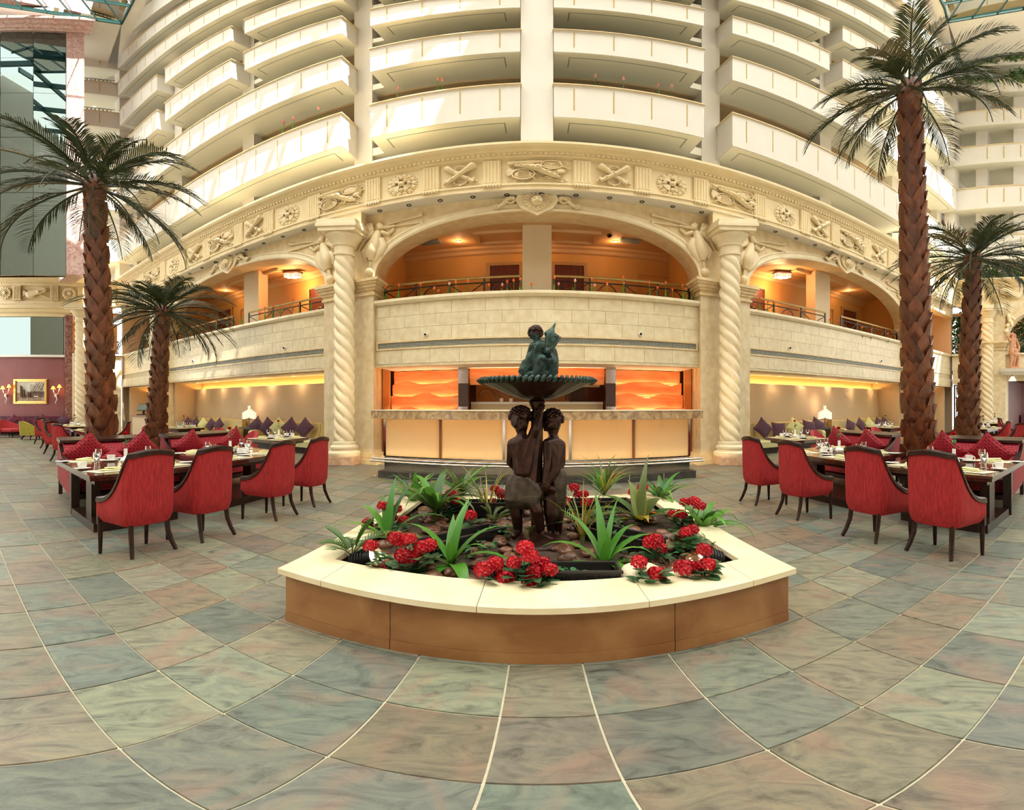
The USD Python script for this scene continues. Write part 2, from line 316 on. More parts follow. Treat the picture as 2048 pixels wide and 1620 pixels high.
for s, m, c in tiles[:300]:
    v, f = m.arrays(); floor.part('slate_tile', (v, f), 'slate', tone=np.repeat(c[None], len(v), 0))
rest = MB(); tn = []
for s, m, c in tiles[300:]:
    v, f = m.arrays(); rest.add((v, f)); tn.append(np.repeat(c[None], len(v), 0))
floor.part('distant_slate_tiles', rest, 'slate', kind='stuff', tone=np.vstack(tn))

# ---------------------------------------------------------------- the back wall: lower storey, gallery, arches
_W0 = W
def W(P):
    P = np.array(P, float); t = np.clip((P[..., 1] - 5.2) / 2.6, 0, 1)
    P[..., 1] = P[..., 1] + .026 * np.abs(P[..., 0]) * t * t * (3 - 2 * t); return _W0(P)
def WP(x, y, z=0.): return W(np.array([[x, y, z]]))[0]
YW = 8.6                                              # front plane of the wall, YF of the frieze
YF = 8.22
def ST(name, label, at=(0, 10.5, 0), cat=None): return T(name, label, cat, W(np.array([at], float))[0], kind='structure')
back = ST('wall_back', 'cream limestone lower wall and gallery parapet of the bowed front')
piers = [(-14.9, -13.4), (-5.5, -4.0), (4.0, 5.5), (13.4, 14.9)]
for a, b in piers:
    back.wpart('pier', box(a, b, YW - .12, YW + .55, 0, 4.4, .3), 'limestone')
    m = MB()
    for z0, z1, o in ((0, .12, .16), (.12, .2, .11), (.2, .26, .07)): m.box(a - o, b + o, YW - .12 - o, YW + .5, z0, z1, .3)
    back.wpart('pier_base', m, 'limestone_warm')
    m = MB()
    for z0, z1, o in ((4.36, 4.42, .05), (4.42, 4.5, .02), (4.5, 4.57, .06), (4.57, 4.66, .1), (4.66, 4.72, .15), (4.72, 4.8, .19)): m.box(a - o, b + o, YW - .12 - o, YW + .6, z0, z1, .3)
    back.wpart('impost_capital', m, 'limestone_warm')
bays = [(-18.2, -14.9), (-13.4, -5.5), (-4.0, 4.0), (5.5, 13.4), (14.9, 18.2)]
for bi, (a, b) in enumerate(bays):
    # wall band above the recess, with laid blocks in front of it
    back.wpart('wall_core', box(a, b, YW + .03, YW + .3, 2.48, 4.12, .3), 'joint_dark')
    back.wpart('lintel', box(a, b, YW + .0, YW + .3, 2.46, 2.52, .3), 'limestone')
    back.wpart('parapet_cap', MB().add(sweep([(YW - .1, 4.13), (YW - .1, 4.2), (YW + .4, 4.2), (YW + .4, 4.12), (YW - .02, 4.06), (YW - .06, 4.08)], a, b, seg=.3)), 'cap_stone')
    rows = [(2.525, 2.885, .72, 0), (3.105, 3.43, .82, .41), (3.43, 3.745, .82, 0), (3.745, 4.06, .82, .41)]
    for z0, z1, w, o in rows:
        n = max(2, round((b - a) / w)); cuts = [a] + [a + (b - a) * (k + (o / w)) / n for k in range(0 if o else 1, n)] + [b]
        for k in range(len(cuts) - 1):
            j = .0025; y = YW + rng.uniform(-.001, .001)
            back.wpart('stone_block', box(cuts[k] + j, cuts[k + 1] - j, y, YW + .06, z0 + j, z1 - j, .3), 'stone_block')
    if abs(a + b) / 2 > 16: continue
    # slot diffuser set in the wall
    back.wpart('vent_frame', MB().box(a + .06, b - .06, YW - .02, YW + .06, 2.885, 2.925, .3).box(a + .06, b - .06, YW - .02, YW + .06, 3.065, 3.105, .3).box(a + .02, a + .08, YW - .02, YW + .06, 2.885, 3.105).box(b - .08, b - .02, YW - .02, YW + .06, 2.885, 3.105), 'limestone_warm')
    m = MB().box(a + .08, b - .08, YW + .04, YW + .06, 2.925, 3.065, .3)
    for k in range(4): m.box(a + .08, b - .08, YW + .0, YW + .035, 2.935 + .034 * k, 2.951 + .034 * k, .3)
    n = int((b - a) / .09)
    for k in range(n): m.box(a + .1 + .09 * k, a + .115 + .09 * k, YW + .01, YW + .04, 2.93, 3.06)
    back.wpart('vent_grille', m, 'vent_grey')
    for px in ((-2.65, 2.45) if bi == 2 else (-11.6, -7.0) if bi == 1 else (7.0, 11.6)):
        m = MB().add(rot(lathe([(.0, .0), (.055, .0), (.055, .02), (.03, .03), (.0, .03)], 16), (1, 0, 0), 90)); m = mv(m, (px, YW - .002, 3.22))
        back.wpart('sprinkler_plate', m, 'white_metal')
        back.wpart('sprinkler_head', mv(rot(lathe([(0, 0), (.022, 0), (.03, .03), (0, .05)], 10), (1, 0, 0), 90), (px, YW - .03, 3.22)), 'black_iron')

def arch_z(x, c, hs, zs, rise, p=2.25):
    t = np.clip(np.abs((x - c) / hs), 0, 1); return zs + rise * (1 - t ** p) ** (1 / p)
SPR, RISE = 4.8, 1.58
for c, hs in ((-9.45, 3.95), (0, 4.0), (9.45, 3.95)):
    t = np.sin(np.linspace(-PI / 2, PI / 2, 61)); X = c + hs * t; Z = arch_z(X, c, hs, SPR, RISE)
    up = np.full_like(X, 6.9); m = MB()
    m.add(grid(np.stack([np.stack([X, np.full_like(X, YW), Z], -1), np.stack([X, np.full_like(X, YW), up], -1)], 1)))
    m.add(grid(np.stack([np.stack([X, np.full_like(X, YW), Z], -1), np.stack([X, np.full_like(X, YW + .6), Z], -1)], 1)))
    m.add(grid(np.stack([np.stack([X, np.full_like(X, YW + .6), Z], -1), np.stack([X, np.full_like(X, YW + .6), up], -1)], 1)))
    back.wpart('arch_wall', m, 'limestone_warm')
    # moulded archivolt: a profile carried along the arch
    nrm = np.stack([-(np.gradient(Z)), np.gradient(X)], -1); nrm /= np.linalg.norm(nrm, axis=1, keepdims=True)
    prof = [(0, .0), (0, -.05), (.05, -.075), (.10, -.05), (.115, -.03), (.17, -.035), (.20, -.06), (.235, -.05), (.25, 0)]
    G = np.array([[(X[i] + nrm[i, 0] * o, YW + d, Z[i] + nrm[i, 1] * o) for o, d in prof] for i in range(len(X))])
    m = MB()
    for k in range(len(prof) - 1): m.add(grid(G[:, k:k + 2]))
    back.wpart('archivolt', m, 'column_plaster', smooth=50)
for a, b in piers: back.wpart('spandrel', box(a, b, YW, YW + .6, 4.78, 6.9, .3), 'limestone_warm')
for a, b in ((-18.2, -14.9), (14.9, 18.2)): back.wpart('straight_lintel', box(a, b, YW, YW + .5, 6.3, 6.9, .3), 'plaster')

back.wpart('outer_wall', box(-19, 19, 11.3, 11.4, 0, 8.2, .4), 'gallery_wall')
for s in (-1, 1): back.wpart('outer_wall', box(s * 18.2, s * 18.35, 8.7, 11.3, 0, 8.2, .4), 'niche_wall')
# the gallery behind the arches
gal = ST('gallery', 'warm lit gallery corridor behind the arches', (0, 10.5, 0))
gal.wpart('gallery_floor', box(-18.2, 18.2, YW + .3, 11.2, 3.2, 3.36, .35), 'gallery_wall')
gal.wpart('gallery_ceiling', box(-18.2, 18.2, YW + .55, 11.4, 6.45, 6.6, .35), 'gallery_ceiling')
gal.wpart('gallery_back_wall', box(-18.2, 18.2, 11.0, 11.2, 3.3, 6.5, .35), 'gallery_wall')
gal.wpart('crown_moulding', sweep([(11.0, 6.2), (10.93, 6.24), (10.9, 6.33), (10.82, 6.38), (10.8, 6.45), (11.0, 6.45)], -18.2, 18.2, seg=.35), 'gallery_ceiling')
for c in (-9.6, -.95, .95, 9.6):                     # coffers: framed, their panel set back
    w = 1.35 if abs(c) > 2 else .75
    for x0, x1, y0, y1 in ((c - w, c + w, 9.75, 9.87), (c - w, c + w, 10.5, 10.62), (c - w, c - w + .12, 9.87, 10.5), (c + w - .12, c + w, 9.87, 10.5)):
        gal.wpart('coffer_frame', box(x0, x1, y0, y1, 6.36, 6.46, .35), 'gallery_ceiling')
for x in (-9.3, 0, 9.3): gal.wpart('square_pillar', box(x - .37, x + .37, 9.5, 10.0, 3.3, 6.46, .3), 'niche_wall')
for x in (-14.2, -4.75, 4.75, 14.2): gal.wpart('square_pillar', box(x - .7, x + .7, 9.3, 11.0, 3.3, 6.46, .3), 'gallery_wall')
dn = 0
for x in (-12.4, -7.3, -6.0, -.95, .95, 6.0, 7.3, 12.4):
    d = ST(f'door_{dn + 1}', None, (x, 11, 3.36)); dn += 1
    d.wpart('door_panel', box(x - .43, x + .43, 10.95, 11.0, 3.36, 5.8, .2), 'door_wood')
    d.wpart('door_frame', MB().box(x - .53, x - .43, 10.92, 11.0, 3.36, 5.9).box(x + .43, x + .53, 10.92, 11.0, 3.36, 5.9).box(x - .53, x + .53, 10.92, 11.0, 5.8, 5.9, .3), 'door_trim')
    m = tube([(x + .1 * math.cos(t), 10.94, 5.0 + .05 * math.sin(t)) for t in np.linspace(0, 2 * PI, 17)], .012, 6)
    d.wpart('door_plaque', m, 'brass')
for x in (-3.55, 3.55, 10.9, -10.9):
    gal.wpart('wall_panel', MB().box(x - .5, x - .46, 10.96, 11., 3.4, 5.7).box(x + .46, x + .5, 10.96, 11., 3.4, 5.7).box(x - .5, x + .5, 10.96, 11., 5.66, 5.7, .3), 'gallery_wall')
for x in (-3.0, 2.6):
    m = MB().box(x - .3, x + .3, 10.0, 10.3, 6.42, 6.45, .3)
    for k in range(5): m.box(x - .28, x + .28, 10.02 + .055 * k, 10.04 + .055 * k, 6.4, 6.43, .3)
    gal.wpart('ceiling_grille', m, 'vent_grey')
gal.wpart('dome_camera', ball((1.95, 9.9, 6.42), .07), 'black_iron', smooth=True)

# railings behind the parapets: rails, posts, crossed bars and rings
def railing(name, label, a, b, y, z0, z1):
    t = T(name, label, 'railing', WP((a + b) / 2, y, z0), group=None)
    X = np.linspace(a, b, max(3, int((b - a) / .3)))
    for z, r in ((z1, .035), (z1 - .14, .018), (z0 + .06, .018)): t.wpart('rail', tube([(x, y, z) for x in X], r, 6), 'brass' if z == z1 else 'black_iron')
    n = max(2, round((b - a) / .95)); P = np.linspace(a, b, n + 1)
    for k, x in enumerate(P): t.wpart('post', box(x - .02, x + .02, y - .02, y + .02, z0, z1), 'black_iron')
    for k in range(n):
        c, w = (P[k] + P[k + 1]) / 2, (P[k + 1] - P[k]); zz = (z0 + z1) / 2 - .04; m = MB()
        if k % 2 == 0: m.tube([(P[k], y, z0 + .06), (P[k + 1], y, z1 - .14)], .014, 5); m.tube([(P[k + 1], y, z0 + .06), (P[k], y, z1 - .14)], .014, 5)
        else:
            for q in (.95, .6): m.tube([(c + q * .33 * math.cos(s), y, z0 + .06 + q * (z1 - z0 - .2) * math.sin(s)) for s in np.linspace(0, PI, 13)], .014, 5)
        t.wpart('infill_bars', m, 'black_iron')
    return t
railing('railing', 'black iron railing with brass handrail in the left half of the central arch', -3.9, -.4, 8.98, 3.9, 4.72)
railing('railing', 'black iron railing with brass handrail in the right half of the central arch', .4, 3.9, 8.98, 3.9, 4.72)
railing('railing', 'black iron railing in the left arch, beside the left twisted column', -8.9, -5.6, 8.98, 3.9, 4.72)
railing('railing', 'black iron railing in the left arch, behind the smaller left palm', -13.3, -9.7, 8.98, 3.9, 4.72)
railing('railing', 'black iron railing in the right arch, beside the right twisted column', 5.6, 8.9, 8.98, 3.9, 4.72)
railing('railing', 'black iron railing in the right arch, just left of the tall palm', 9.7, 13.3, 8.98, 3.9, 4.72)

# ---------------------------------------------------------------- frieze
fr = ST('frieze', 'cream frieze of fluted blocks and plaster reliefs over the arches')
XE = 18.0
fr.wpart('frieze_band', sweep([(YF, 6.84), (YF, 7.0), (YF + .05, 7.02), (YF + .05, 7.86), (YF + .6, 7.86), (YF + .6, 6.84)], -XE, XE, seg=.3), 'plaster')
fr.wpart('lower_fillet', sweep([(YF - .03, 6.98), (YF - .03, 7.03), (YF + .06, 7.05), (YF + .06, 6.96)], -XE, XE, seg=.3), 'plaster')
fr.wpart('cornice', sweep([(YF + .04, 7.84), (YF - .02, 7.9), (YF - .02, 7.95), (YF - .06, 8.03), (YF - .12, 8.1), (YF - .2, 8.15), (YF - .24, 8.22), (YF - .24, 8.3), (YF + .5, 8.32), (YF + .6, 7.84)], -XE, XE, seg=.3), 'plaster')
m = MB()
for k in range(int(2 * XE / .115)):
    x = -XE + .115 * k; m.box(x, x + .065, YF - .075, YF, 7.955, 8.02)
fr.wpart('bead_course', m, 'relief_plaster', kind='stuff')
fr.wpart('frieze_soffit', box(-XE, XE, YF + .02, YW + .1, 6.82, 6.86, .3), 'cream_paint')
def fluted(x):
    m = MB().box(x - .2, x + .2, YF - .0, YF + .06, 7.03, 7.84)
    for k in range(5): m.add(tube([(x - .155 + .0775 * k, YF + .005, 7.09), (x - .155 + .0775 * k, YF + .005, 7.8)], .027, 6))
    fr.wpart('fluted_block', m, 'plaster')
    m = MB().box(x - .2, x + .2, YF - .045, YF + .04, 6.985, 7.04)
    for k in range(6): m.add(ball((x - .165 + .066 * k, YF - .03, 6.955), .03, 1))
    fr.wpart('guttae', m, 'relief_plaster')
zc = 7.43
def rosette(x, w=.37):
    m = MB(); y = YF + .05
    for k in range(14):
        a = 2 * PI * k / 14; m.add(ball((x + .8 * w * math.cos(a), y - .01, zc + .8 * w * math.sin(a)), w * .21, 1, (1, .6, 1)))
    for k in range(28):
        a = 2 * PI * (k + .5) / 28; m.add(ball((x + .98 * w * math.cos(a), y - .005, zc + .98 * w * math.sin(a)), .038, 1, (1, .6, 1)))
    for k in range(4):
        a = PI / 4 + PI / 2 * k
        for d in (-.42, -.21, 0, .21, .42): m.add(tube([(x + .08 * math.cos(a), y - .05, zc + .08 * math.sin(a)), (x + w * .72 * math.cos(a + d), y - .045, zc + w * .72 * math.sin(a + d))], [.02, .035], 5))
    for k in range(4): a = PI / 2 * k; m.add(ball((x + .2 * math.cos(a), y - .05, zc + .2 * math.sin(a)), .06, 1))
    m.add(ball((x, y - .05, zc), .085, 2)); fr.wpart('rosette', m, 'relief_plaster', smooth=60)
def cannon(x):
    m = MB(); y = YF + .04
    for s in (-1, 1):
        q = lambda t: (x + s * t * .36, y - .05 - (.04 if s > 0 else 0), zc + t * .30)
        m.add(tube([q(-.85), q(-.6), q(-.2), q(.3), q(.65), q(.7), q(.9), q(.95)], [.05, .06, .055, .065, .085, .1, .1, .07], 8))
        for t in (-.5, 0, .4): m.add(tube([q(t), q(t + .05)], .08, 8))
        m.add(ball((x + s * .31, y - .04, zc - .16), .055, 1)); m.add(ball((x + s * .37, y - .03, zc - .22), .04, 1)); m.add(ball((x + s * .2, y - .03, zc - .13), .05, 1))
    m.add(tube([(x + .14 * math.cos(t), y - .03, zc - .2 + .12 * math.sin(t)) for t in np.linspace(0, 2 * PI, 15)], .03, 5))
    m.add(tube([(x + .12 * math.cos(t), y - .03, zc + .22 + .09 * math.sin(t)) for t in np.linspace(0, 2 * PI, 13)], .022, 5)); m.add(ball((x, y - .03, zc - .34), .035, 1))
    fr.wpart('crossed_cannons', m, 'relief_plaster', smooth=60)
def trophy(x, s=1):
    m = MB(); y = YF + .04
    for a, b in (((-.68, -.3), (.62, .3)), ((-.6, .28), (.66, -.3)), ((-.66, -.1), (.66, .22)), ((-.45, -.34), (.5, .33)), ((-.7, .12), (.55, -.33)), ((-.3, -.35), (.72, .12))):
        m.add(tube([(x + s * a[0], y - .02, zc + a[1]), (x + s * b[0], y - .03, zc + b[1])], [.012, .02], 5)); m.add(ball((x + s * b[0], y - .03, zc + b[1]), .035, 1, (1, .6, 1)))
    m.add(ball((x - s * .3, y - .03, zc - .12), .19, 2, (1.2, .3, .8))); m.add(tube([(x - s * .3 + .25 * math.cos(t), y - .07, zc - .12 + .17 * math.sin(t)) for t in np.linspace(0, 2 * PI, 21)], .02, 5))
    m.add(tube([(x - s * .5, y - .05, zc + .18), (x - s * .1, y - .09, zc + .1), (x + s * .35, y - .07, zc - .16), (x + s * .5, y - .05, zc - .2)], [.04, .085, .075, .03], 8))
    r2 = np.random.default_rng(int(x * 10) % 97 + 5)
    for k in range(16):
        u, w_ = r2.uniform(-.62, .62), r2.uniform(-.26, .3); a_ = r2.uniform(-.7, .9); m.add(tube([(x + u - .1 * math.cos(a_), y - .04, zc + w_ - .1 * math.sin(a_)), (x + u, y - .07, zc + w_ + .02), (x + u + .1 * math.cos(a_), y - .04, zc + w_ + .1 * math.sin(a_))], [.012, .03, .012], 5))
    for k in range(7): q_ = -.9 + .3 * k; m.add(tube([(x - s * .3 - .12, y - .09, zc - .12 + .1 * q_), (x - s * .3 + .12, y - .09, zc - .12 + .1 * q_ + .05)], .01, 4))
    for t in np.linspace(0, 1, 9): m.add(ball((x - s * .46 + s * .9 * t, y - .16 + .04 * abs(t - .5), zc + .2 - .36 * t), .03, 1))
    m.add(tube([(x - s * .55, y - .05, zc + .26), (x - s * .2, y - .07, zc + .24), (x + s * .12, y - .06, zc + .3)], [.05, .07, .03], 7)); m.add(ball((x - s * .58, y - .06, zc + .24), .075, 1, (1.2, .7, .8)))
    m.add(ball((x + s * .02, y - .16, zc + .04), .085, 2)); m.add(ball((x + s * .02, y - .23, zc + .04), .035, 1))
    m.add(ball((x + s * .32, y - .02, zc + .2), .17, 2, (1.25, .22, .75))); m.add(tube([(x + s * .32 + .23 * math.cos(t), y - .06, zc + .2 + .14 * math.sin(t)) for t in np.linspace(0, 2 * PI, 17)], .018, 5)); m.add(ball((x + s * .52, y - .05, zc - .02), .09, 1, (1.2, .6, .8)))
    for k in range(7): a = -.6 + .2 * k; m.add(tube([(x - s * .45, y - .04, zc), (x - s * (.45 + .24 * math.cos(a)), y - .03, zc - .02 + .24 * math.sin(a))], [.015, .03], 5))
    for k in range(6): a = -.4 + .22 * k; m.add(tube([(x + s * .4, y - .04, zc + .08), (x + s * (.4 + .26 * math.cos(a)), y - .03, zc + .08 + .26 * math.sin(a))], [.015, .028], 5))
    fr.wpart('trophy_relief', m, 'relief_plaster', smooth=60)
trophy(0)
for s in (-1, 1):
    for x in (1.0, 2.41, 3.9, 5.67, 7.33, 8.65, 10.3, 11.8, 13.3, 15.2, 16.8): fluted(s * x)
    for x in (3.14, 6.58, 12.5, 16.0): rosette(s * x)
    for x in (1.72, 7.92, 11.0): cannon(s * x)
    for x in (4.87, 9.53, 14.3): trophy(s * x, 1)
for k in range(-22, 23):
    x = .78 * k + .1; t = fr.wpart('downlight_ring', mv(tube([(.05 * math.cos(a), .05 * math.sin(a), 0) for a in np.linspace(0, 2 * PI, 13)], .014, 5), (x, YF + .2, 6.815)), 'black_iron')

# keystones, angels and balls on the arch wall
def keystone(c):
    """A lion-like mask in a pointed shell, with scrolls running down both sides."""
    m = MB(); y = YW - .07; z = 6.55
    from shapely.geometry import Polygon
    for pts, d0, d1 in (([(-.5, .12), (-.42, .32), (-.2, .38), (0, .5), (.2, .38), (.42, .32), (.5, .12), (.36, -.14), (.16, -.26), (0, -.36), (-.16, -.26), (-.36, -.14)], 0, .07), ([(-.33, .1), (-.25, .26), (0, .36), (.25, .26), (.33, .1), (.2, -.14), (0, -.24), (-.2, -.14)], .07, .11)):
        e = trimesh.creation.extrude_polygon(Polygon(pts), d1 - d0, engine='earcut'); v, f = vf(e); m.add((np.stack([v[:, 0] + c, y - d0 - v[:, 2], v[:, 1] + z], -1), f))
    for k in range(17): a = 2 * PI * k / 17; m.add(tube([(c + .17 * math.cos(a), y - .12, z + .06 + .17 * math.sin(a)), (c + .30 * math.cos(a), y - .11, z + .06 + .24 * math.sin(a))], [.018, .03], 5))
    m.add(ball((c, y - .12, z + .06), .15, 2, (.95, .7, 1.1))); m.add(ball((c, y - .22, z + .04), .035, 1, (.8, 1, 1.5)))
    for s in (-1, 1):
        m.add(ball((c + s * .055, y - .22, z + .09), .022, 1)); m.add(ball((c + s * .06, y - .2, z + .0), .045, 1))
        m.add(tube([(c + s * (.5 + .55 * t), y - .03, z + .16 - .2 * t + .06 * math.sin(7 * t)) for t in np.linspace(0, 1, 11)], [.07, .08, .075, .07, .065, .06, .055, .05, .04, .03, .02], 7))
        m.add(tube([(c + s * (.62 + .15 * (1 - t * .7) * math.cos(7 * t)), y - .06, z + .1 + .13 * (1 - t * .7) * math.sin(7 * t)) for t in np.linspace(0, 1.3, 22)], .032, 6))
        m.add(tube([(c + s * (.92 + .09 * (1 - t * .7) * math.cos(7 * t)), y - .05, z - .06 + .08 * (1 - t * .7) * math.sin(7 * t)) for t in np.linspace(0, 1.2, 16)], .025, 6))
    m.add(tube([(c - .05, y - .2, z - .06), (c, y - .21, z - .075), (c + .05, y - .2, z - .06)], .015, 5))
    back.wpart('carved_keystone', m, 'relief_plaster', smooth=50)
for c in (-9.45, 0, 9.45): keystone(c)
def angel(c, s):
    """A flying figure in low relief blowing two long trumpets towards the arch's crown, its wings spread behind."""
    m = MB(); y = YW - .035; q = lambda x, z: (c + s * x * 1.15, y, 5.98 + z * 1.08)
    tb = lambda pts, r: m.add(tube([q(*p) for p in pts], r, 8))
    tb([(.04, .24), (.0, .06), (-.05, -.12), (-.1, -.36), (-.12, -.56)], [.09, .14, .19, .21, .08]); tb([(.1, .0), (.16, -.2), (.08, -.42), (-.04, -.58)], [.1, .13, .13, .06]); tb([(-.16, -.08), (-.28, -.26), (-.24, -.46)], [.09, .11, .05])
    m.add(ball(q(.10, .37), .095, 2, (1, .8, 1.1))); m.add(ball(q(.07, .42), .085, 1))
    for i in range(9): a = 1.75 + i * .24; r1 = .34 + .10 * math.sin(i / 8 * PI); tb([(-.08, .2), (-.08 + .8 * r1 * math.cos(a), .2 + .8 * r1 * math.sin(a)), (-.12 + 1.45 * r1 * math.cos(a + .35), .16 + 1.35 * r1 * math.sin(a + .4))], [.05, .075, .03])
    tb([(-.1, .28), (-.2, .42), (-.32, .40), (-.40, .2)], [.07, .1, .09, .05])
    for k in range(6): tb([(.04 - .06 * k, .04 - .05 * k), (.10 - .08 * k, -.24 - .03 * k), (-.04 - .04 * k, -.54)], [.02, .03, .014])
    tb([(.12, .2), (.3, .1), (.42, .24)], [.07, .05, .04]); tb([(.1, .32), (.26, .32), (.44, .32)], [.05, .045, .035])
    tb([(.14, .36), (.6, .44), (.98, .49), (1.06, .53)], [.018, .025, .035, .065]); tb([(.14, .32), (.6, .31), (1.0, .30), (1.08, .28)], [.018, .025, .03, .055])
    tb([(-.14, -.58), (-.17, -.74)], [.05, .035])
    back.wpart('trumpeting_angel', m, 'relief_plaster', smooth=60)
    back.wpart('stone_ball', ball(q(-.18, -.86), .13, 2), 'relief_plaster', smooth=True)
for c, s in ((-3.95, 1), (3.95, -1), (-5.55, -1), (5.55, 1), (-13.2, 1), (13.2, -1)): angel(c, s)

# ---------------------------------------------------------------- twisted columns
def column(x, y, label, h=6.42):
    p = W(np.array([[x, y, 0.], [x, y, h]])); k = (p[1, 2]) / 6.84; al = turn(x, y)[1]
    t = T('twisted_column', label, 'column', (p[0, 0], p[0, 1], 0), turn(x, y)[0] * .5 * (1 if abs(x) < 10 else 0), (k * math.cos(al) ** .5, k * math.cos(al) ** .5, k))
    t.part('plinth', rbox(.9, .9, .24, .015, (0, 0, .12)), 'plinth_marble')
    t.part('base', lathe([(.0, .24), (.44, .24), (.46, .28), (.46, .34), (.42, .38), (.37, .40), (.37, .44), (.40, .46), (.40, .51), (.36, .54), (.33, .56), (.33, .64), (.3, .66)], 40), 'column_plaster', smooth=40)
    a = np.linspace(0, 2 * PI, 81); zs = np.linspace(.62, 5.95, 170); G = []
    for z in zs:
        e = min(1, (z - .62) / .15, (5.95 - z) / .15); ph = 4 * a + 2 * PI * 16.5 * (z - .62) / 5.33; rr = .262 + .034 * max(e, 0) * (np.abs(np.cos(ph / 2)) ** .8 * 2 - 1)
        G.append(np.stack([rr * np.cos(a), rr * np.sin(a), np.full_like(a, z)], -1))
    t.part('twisted_shaft', grid(np.array(G)), 'column_plaster', smooth=True)
    t.part('capital', lathe([(.27, 5.92), (.31, 5.94), (.31, 6.0), (.28, 6.02), (.28, 6.18), (.33, 6.2), (.34, 6.25), (.42, 6.36), (.5, 6.44), (.52, 6.5), (.5, 6.53)], 40), 'column_plaster', smooth=40)
    t.part('abacus', MB().add(rbox(1.1, 1.1, .12, .01, (0, 0, 6.58))).add(rbox(1.2, 1.2, .1, .01, (0, 0, 6.68))).add(rbox(1.14, 1.14, .14, .01, (0, 0, 6.77))), 'column_plaster')
    return t
column(-4.64, 8.1, 'twisted cream column between the left and central arches')
column(4.64, 8.1, 'twisted cream column between the central and right arches')
column(-13.6, 8.1, 'twisted cream column hidden in part by the smaller left palm')
column(13.6, 8.1, 'twisted cream column hidden behind the tall right palm')

for x in (-13.6, -4.64, 4.64, 13.6): fr.wpart('column_block', box(x - .4, x + .4, YF + .04, YW, 6.4, 6.86, .3), 'plaster')
# ---------------------------------------------------------------- upper storeys: balconies, corridors, pillars
def balcony(label, a, b, k, y=YF):
    z0 = 9.47 + 3.375 * (k - 1); z1 = z0 + 1.5; t = ST('balcony', label, ((a + b) / 2, y, z0))
    t.wpart('parapet', MB().box(a, b, y, y + .16, z0, z1, .3).box(a, a + .12, y + .16, y + .95, z0, z1, .3).box(b - .12, b, y + .16, y + .95, z0, z1, .3), 'cream_paint')
    t.wpart('slab', box(a + .02, b - .02, y + .02, y + .95, z0 - .02, z0 + .28, .3), 'soffit_paint')
    t.wpart('parapet_cap', MB().box(a - .03, b + .03, y - .04, y + .2, z1, z1 + .05, .3).box(a - .03, a + .15, y + .2, y + .95, z1, z1 + .05, .3).box(b - .15, b + .03, y + .2, y + .95, z1, z1 + .05, .3), 'cap_paint')
    g = MB(); n = max(1, round((b - a) / .86))
    for i in range(1, n + 1):
        x = a + (b - a) * (i - .5) / n; g.box(x - .014, x + .014, y - .004, y + .01, z0 + .32, z1 - .17)
    t.wpart('panel_grooves', g, 'groove_gold')
    s = MB().box(a + .35, b - .35, y + .22, y + .25, z0 - .026, z0 - .018, .3)
    for x in (a + .35, b - .38): s.box(x, x + .03, y + .22, y + .7, z0 - .026, z0 - .018)
    t.wpart('soffit_bead', s, 'vent_grey')
lev = ['lowest', 'second', 'third', 'fourth', 'fifth', 'sixth']
for k in range(1, 7):
    for s, sd in ((-1, 'left'), (1, 'right')):
        balcony(f'{lev[k - 1]} balcony front left of the central axis' if s < 0 else f'{lev[k - 1]} balcony front right of the central axis', *sorted((s * .37, s * 3.97)), k)
        if k in (3, 4):
            for i, (p, q) in enumerate(((4.79, 8.35), (8.97, 13.1), (13.75, 17.6))): balcony(f'{lev[k - 1]} level {sd} balcony block {["beside the main pillar", "in the middle bay", "next the corner"][i]}', *sorted((s * p, s * q)), k)
        else: balcony(f'{lev[k - 1]} long balcony front on the {sd}', *sorted((s * 4.79, s * 17.85)), k)
up = ST('wall_upper', 'cream corridor walls, slabs and pillars of the upper storeys')
for k in range(1, 8):
    z0 = 9.47 + 3.375 * (k - 1)
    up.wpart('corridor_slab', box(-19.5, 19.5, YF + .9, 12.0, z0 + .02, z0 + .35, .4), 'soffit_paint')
    up.wpart('corridor_ceiling', box(-19.5, 19.5, YF + 1.25, 12.0, z0 - .08, z0 + .02, .4), 'shade_brown')
up.wpart('corridor_back_wall', box(-21.5, 21.5, 11.2, 11.4, 7.9, 31, .4), 'shade_brown')
up.wpart('roof_terrace', box(-18, 18, YF + .5, 11.3, 8.1, 8.28, .4), 'cream_paint')
for x in (-17.6, -13.4, -9.05, -4.61, 4.61, 9.05, 13.4, 17.6): up.wpart('pillar', box(x - .28, x + .28, YF + .88, YF + 1.9, 8.2, 31, .3), 'cream_paint')
up.wpart('central_pillar', box(-.36, .36, YF + .1, YF + 1.6, 8.2, 31, .3), 'cream_paint')
up.wpart('top_wall', box(-18, 18, YF - .1, YF + .4, 29.5, 32, .3), 'cream_paint')
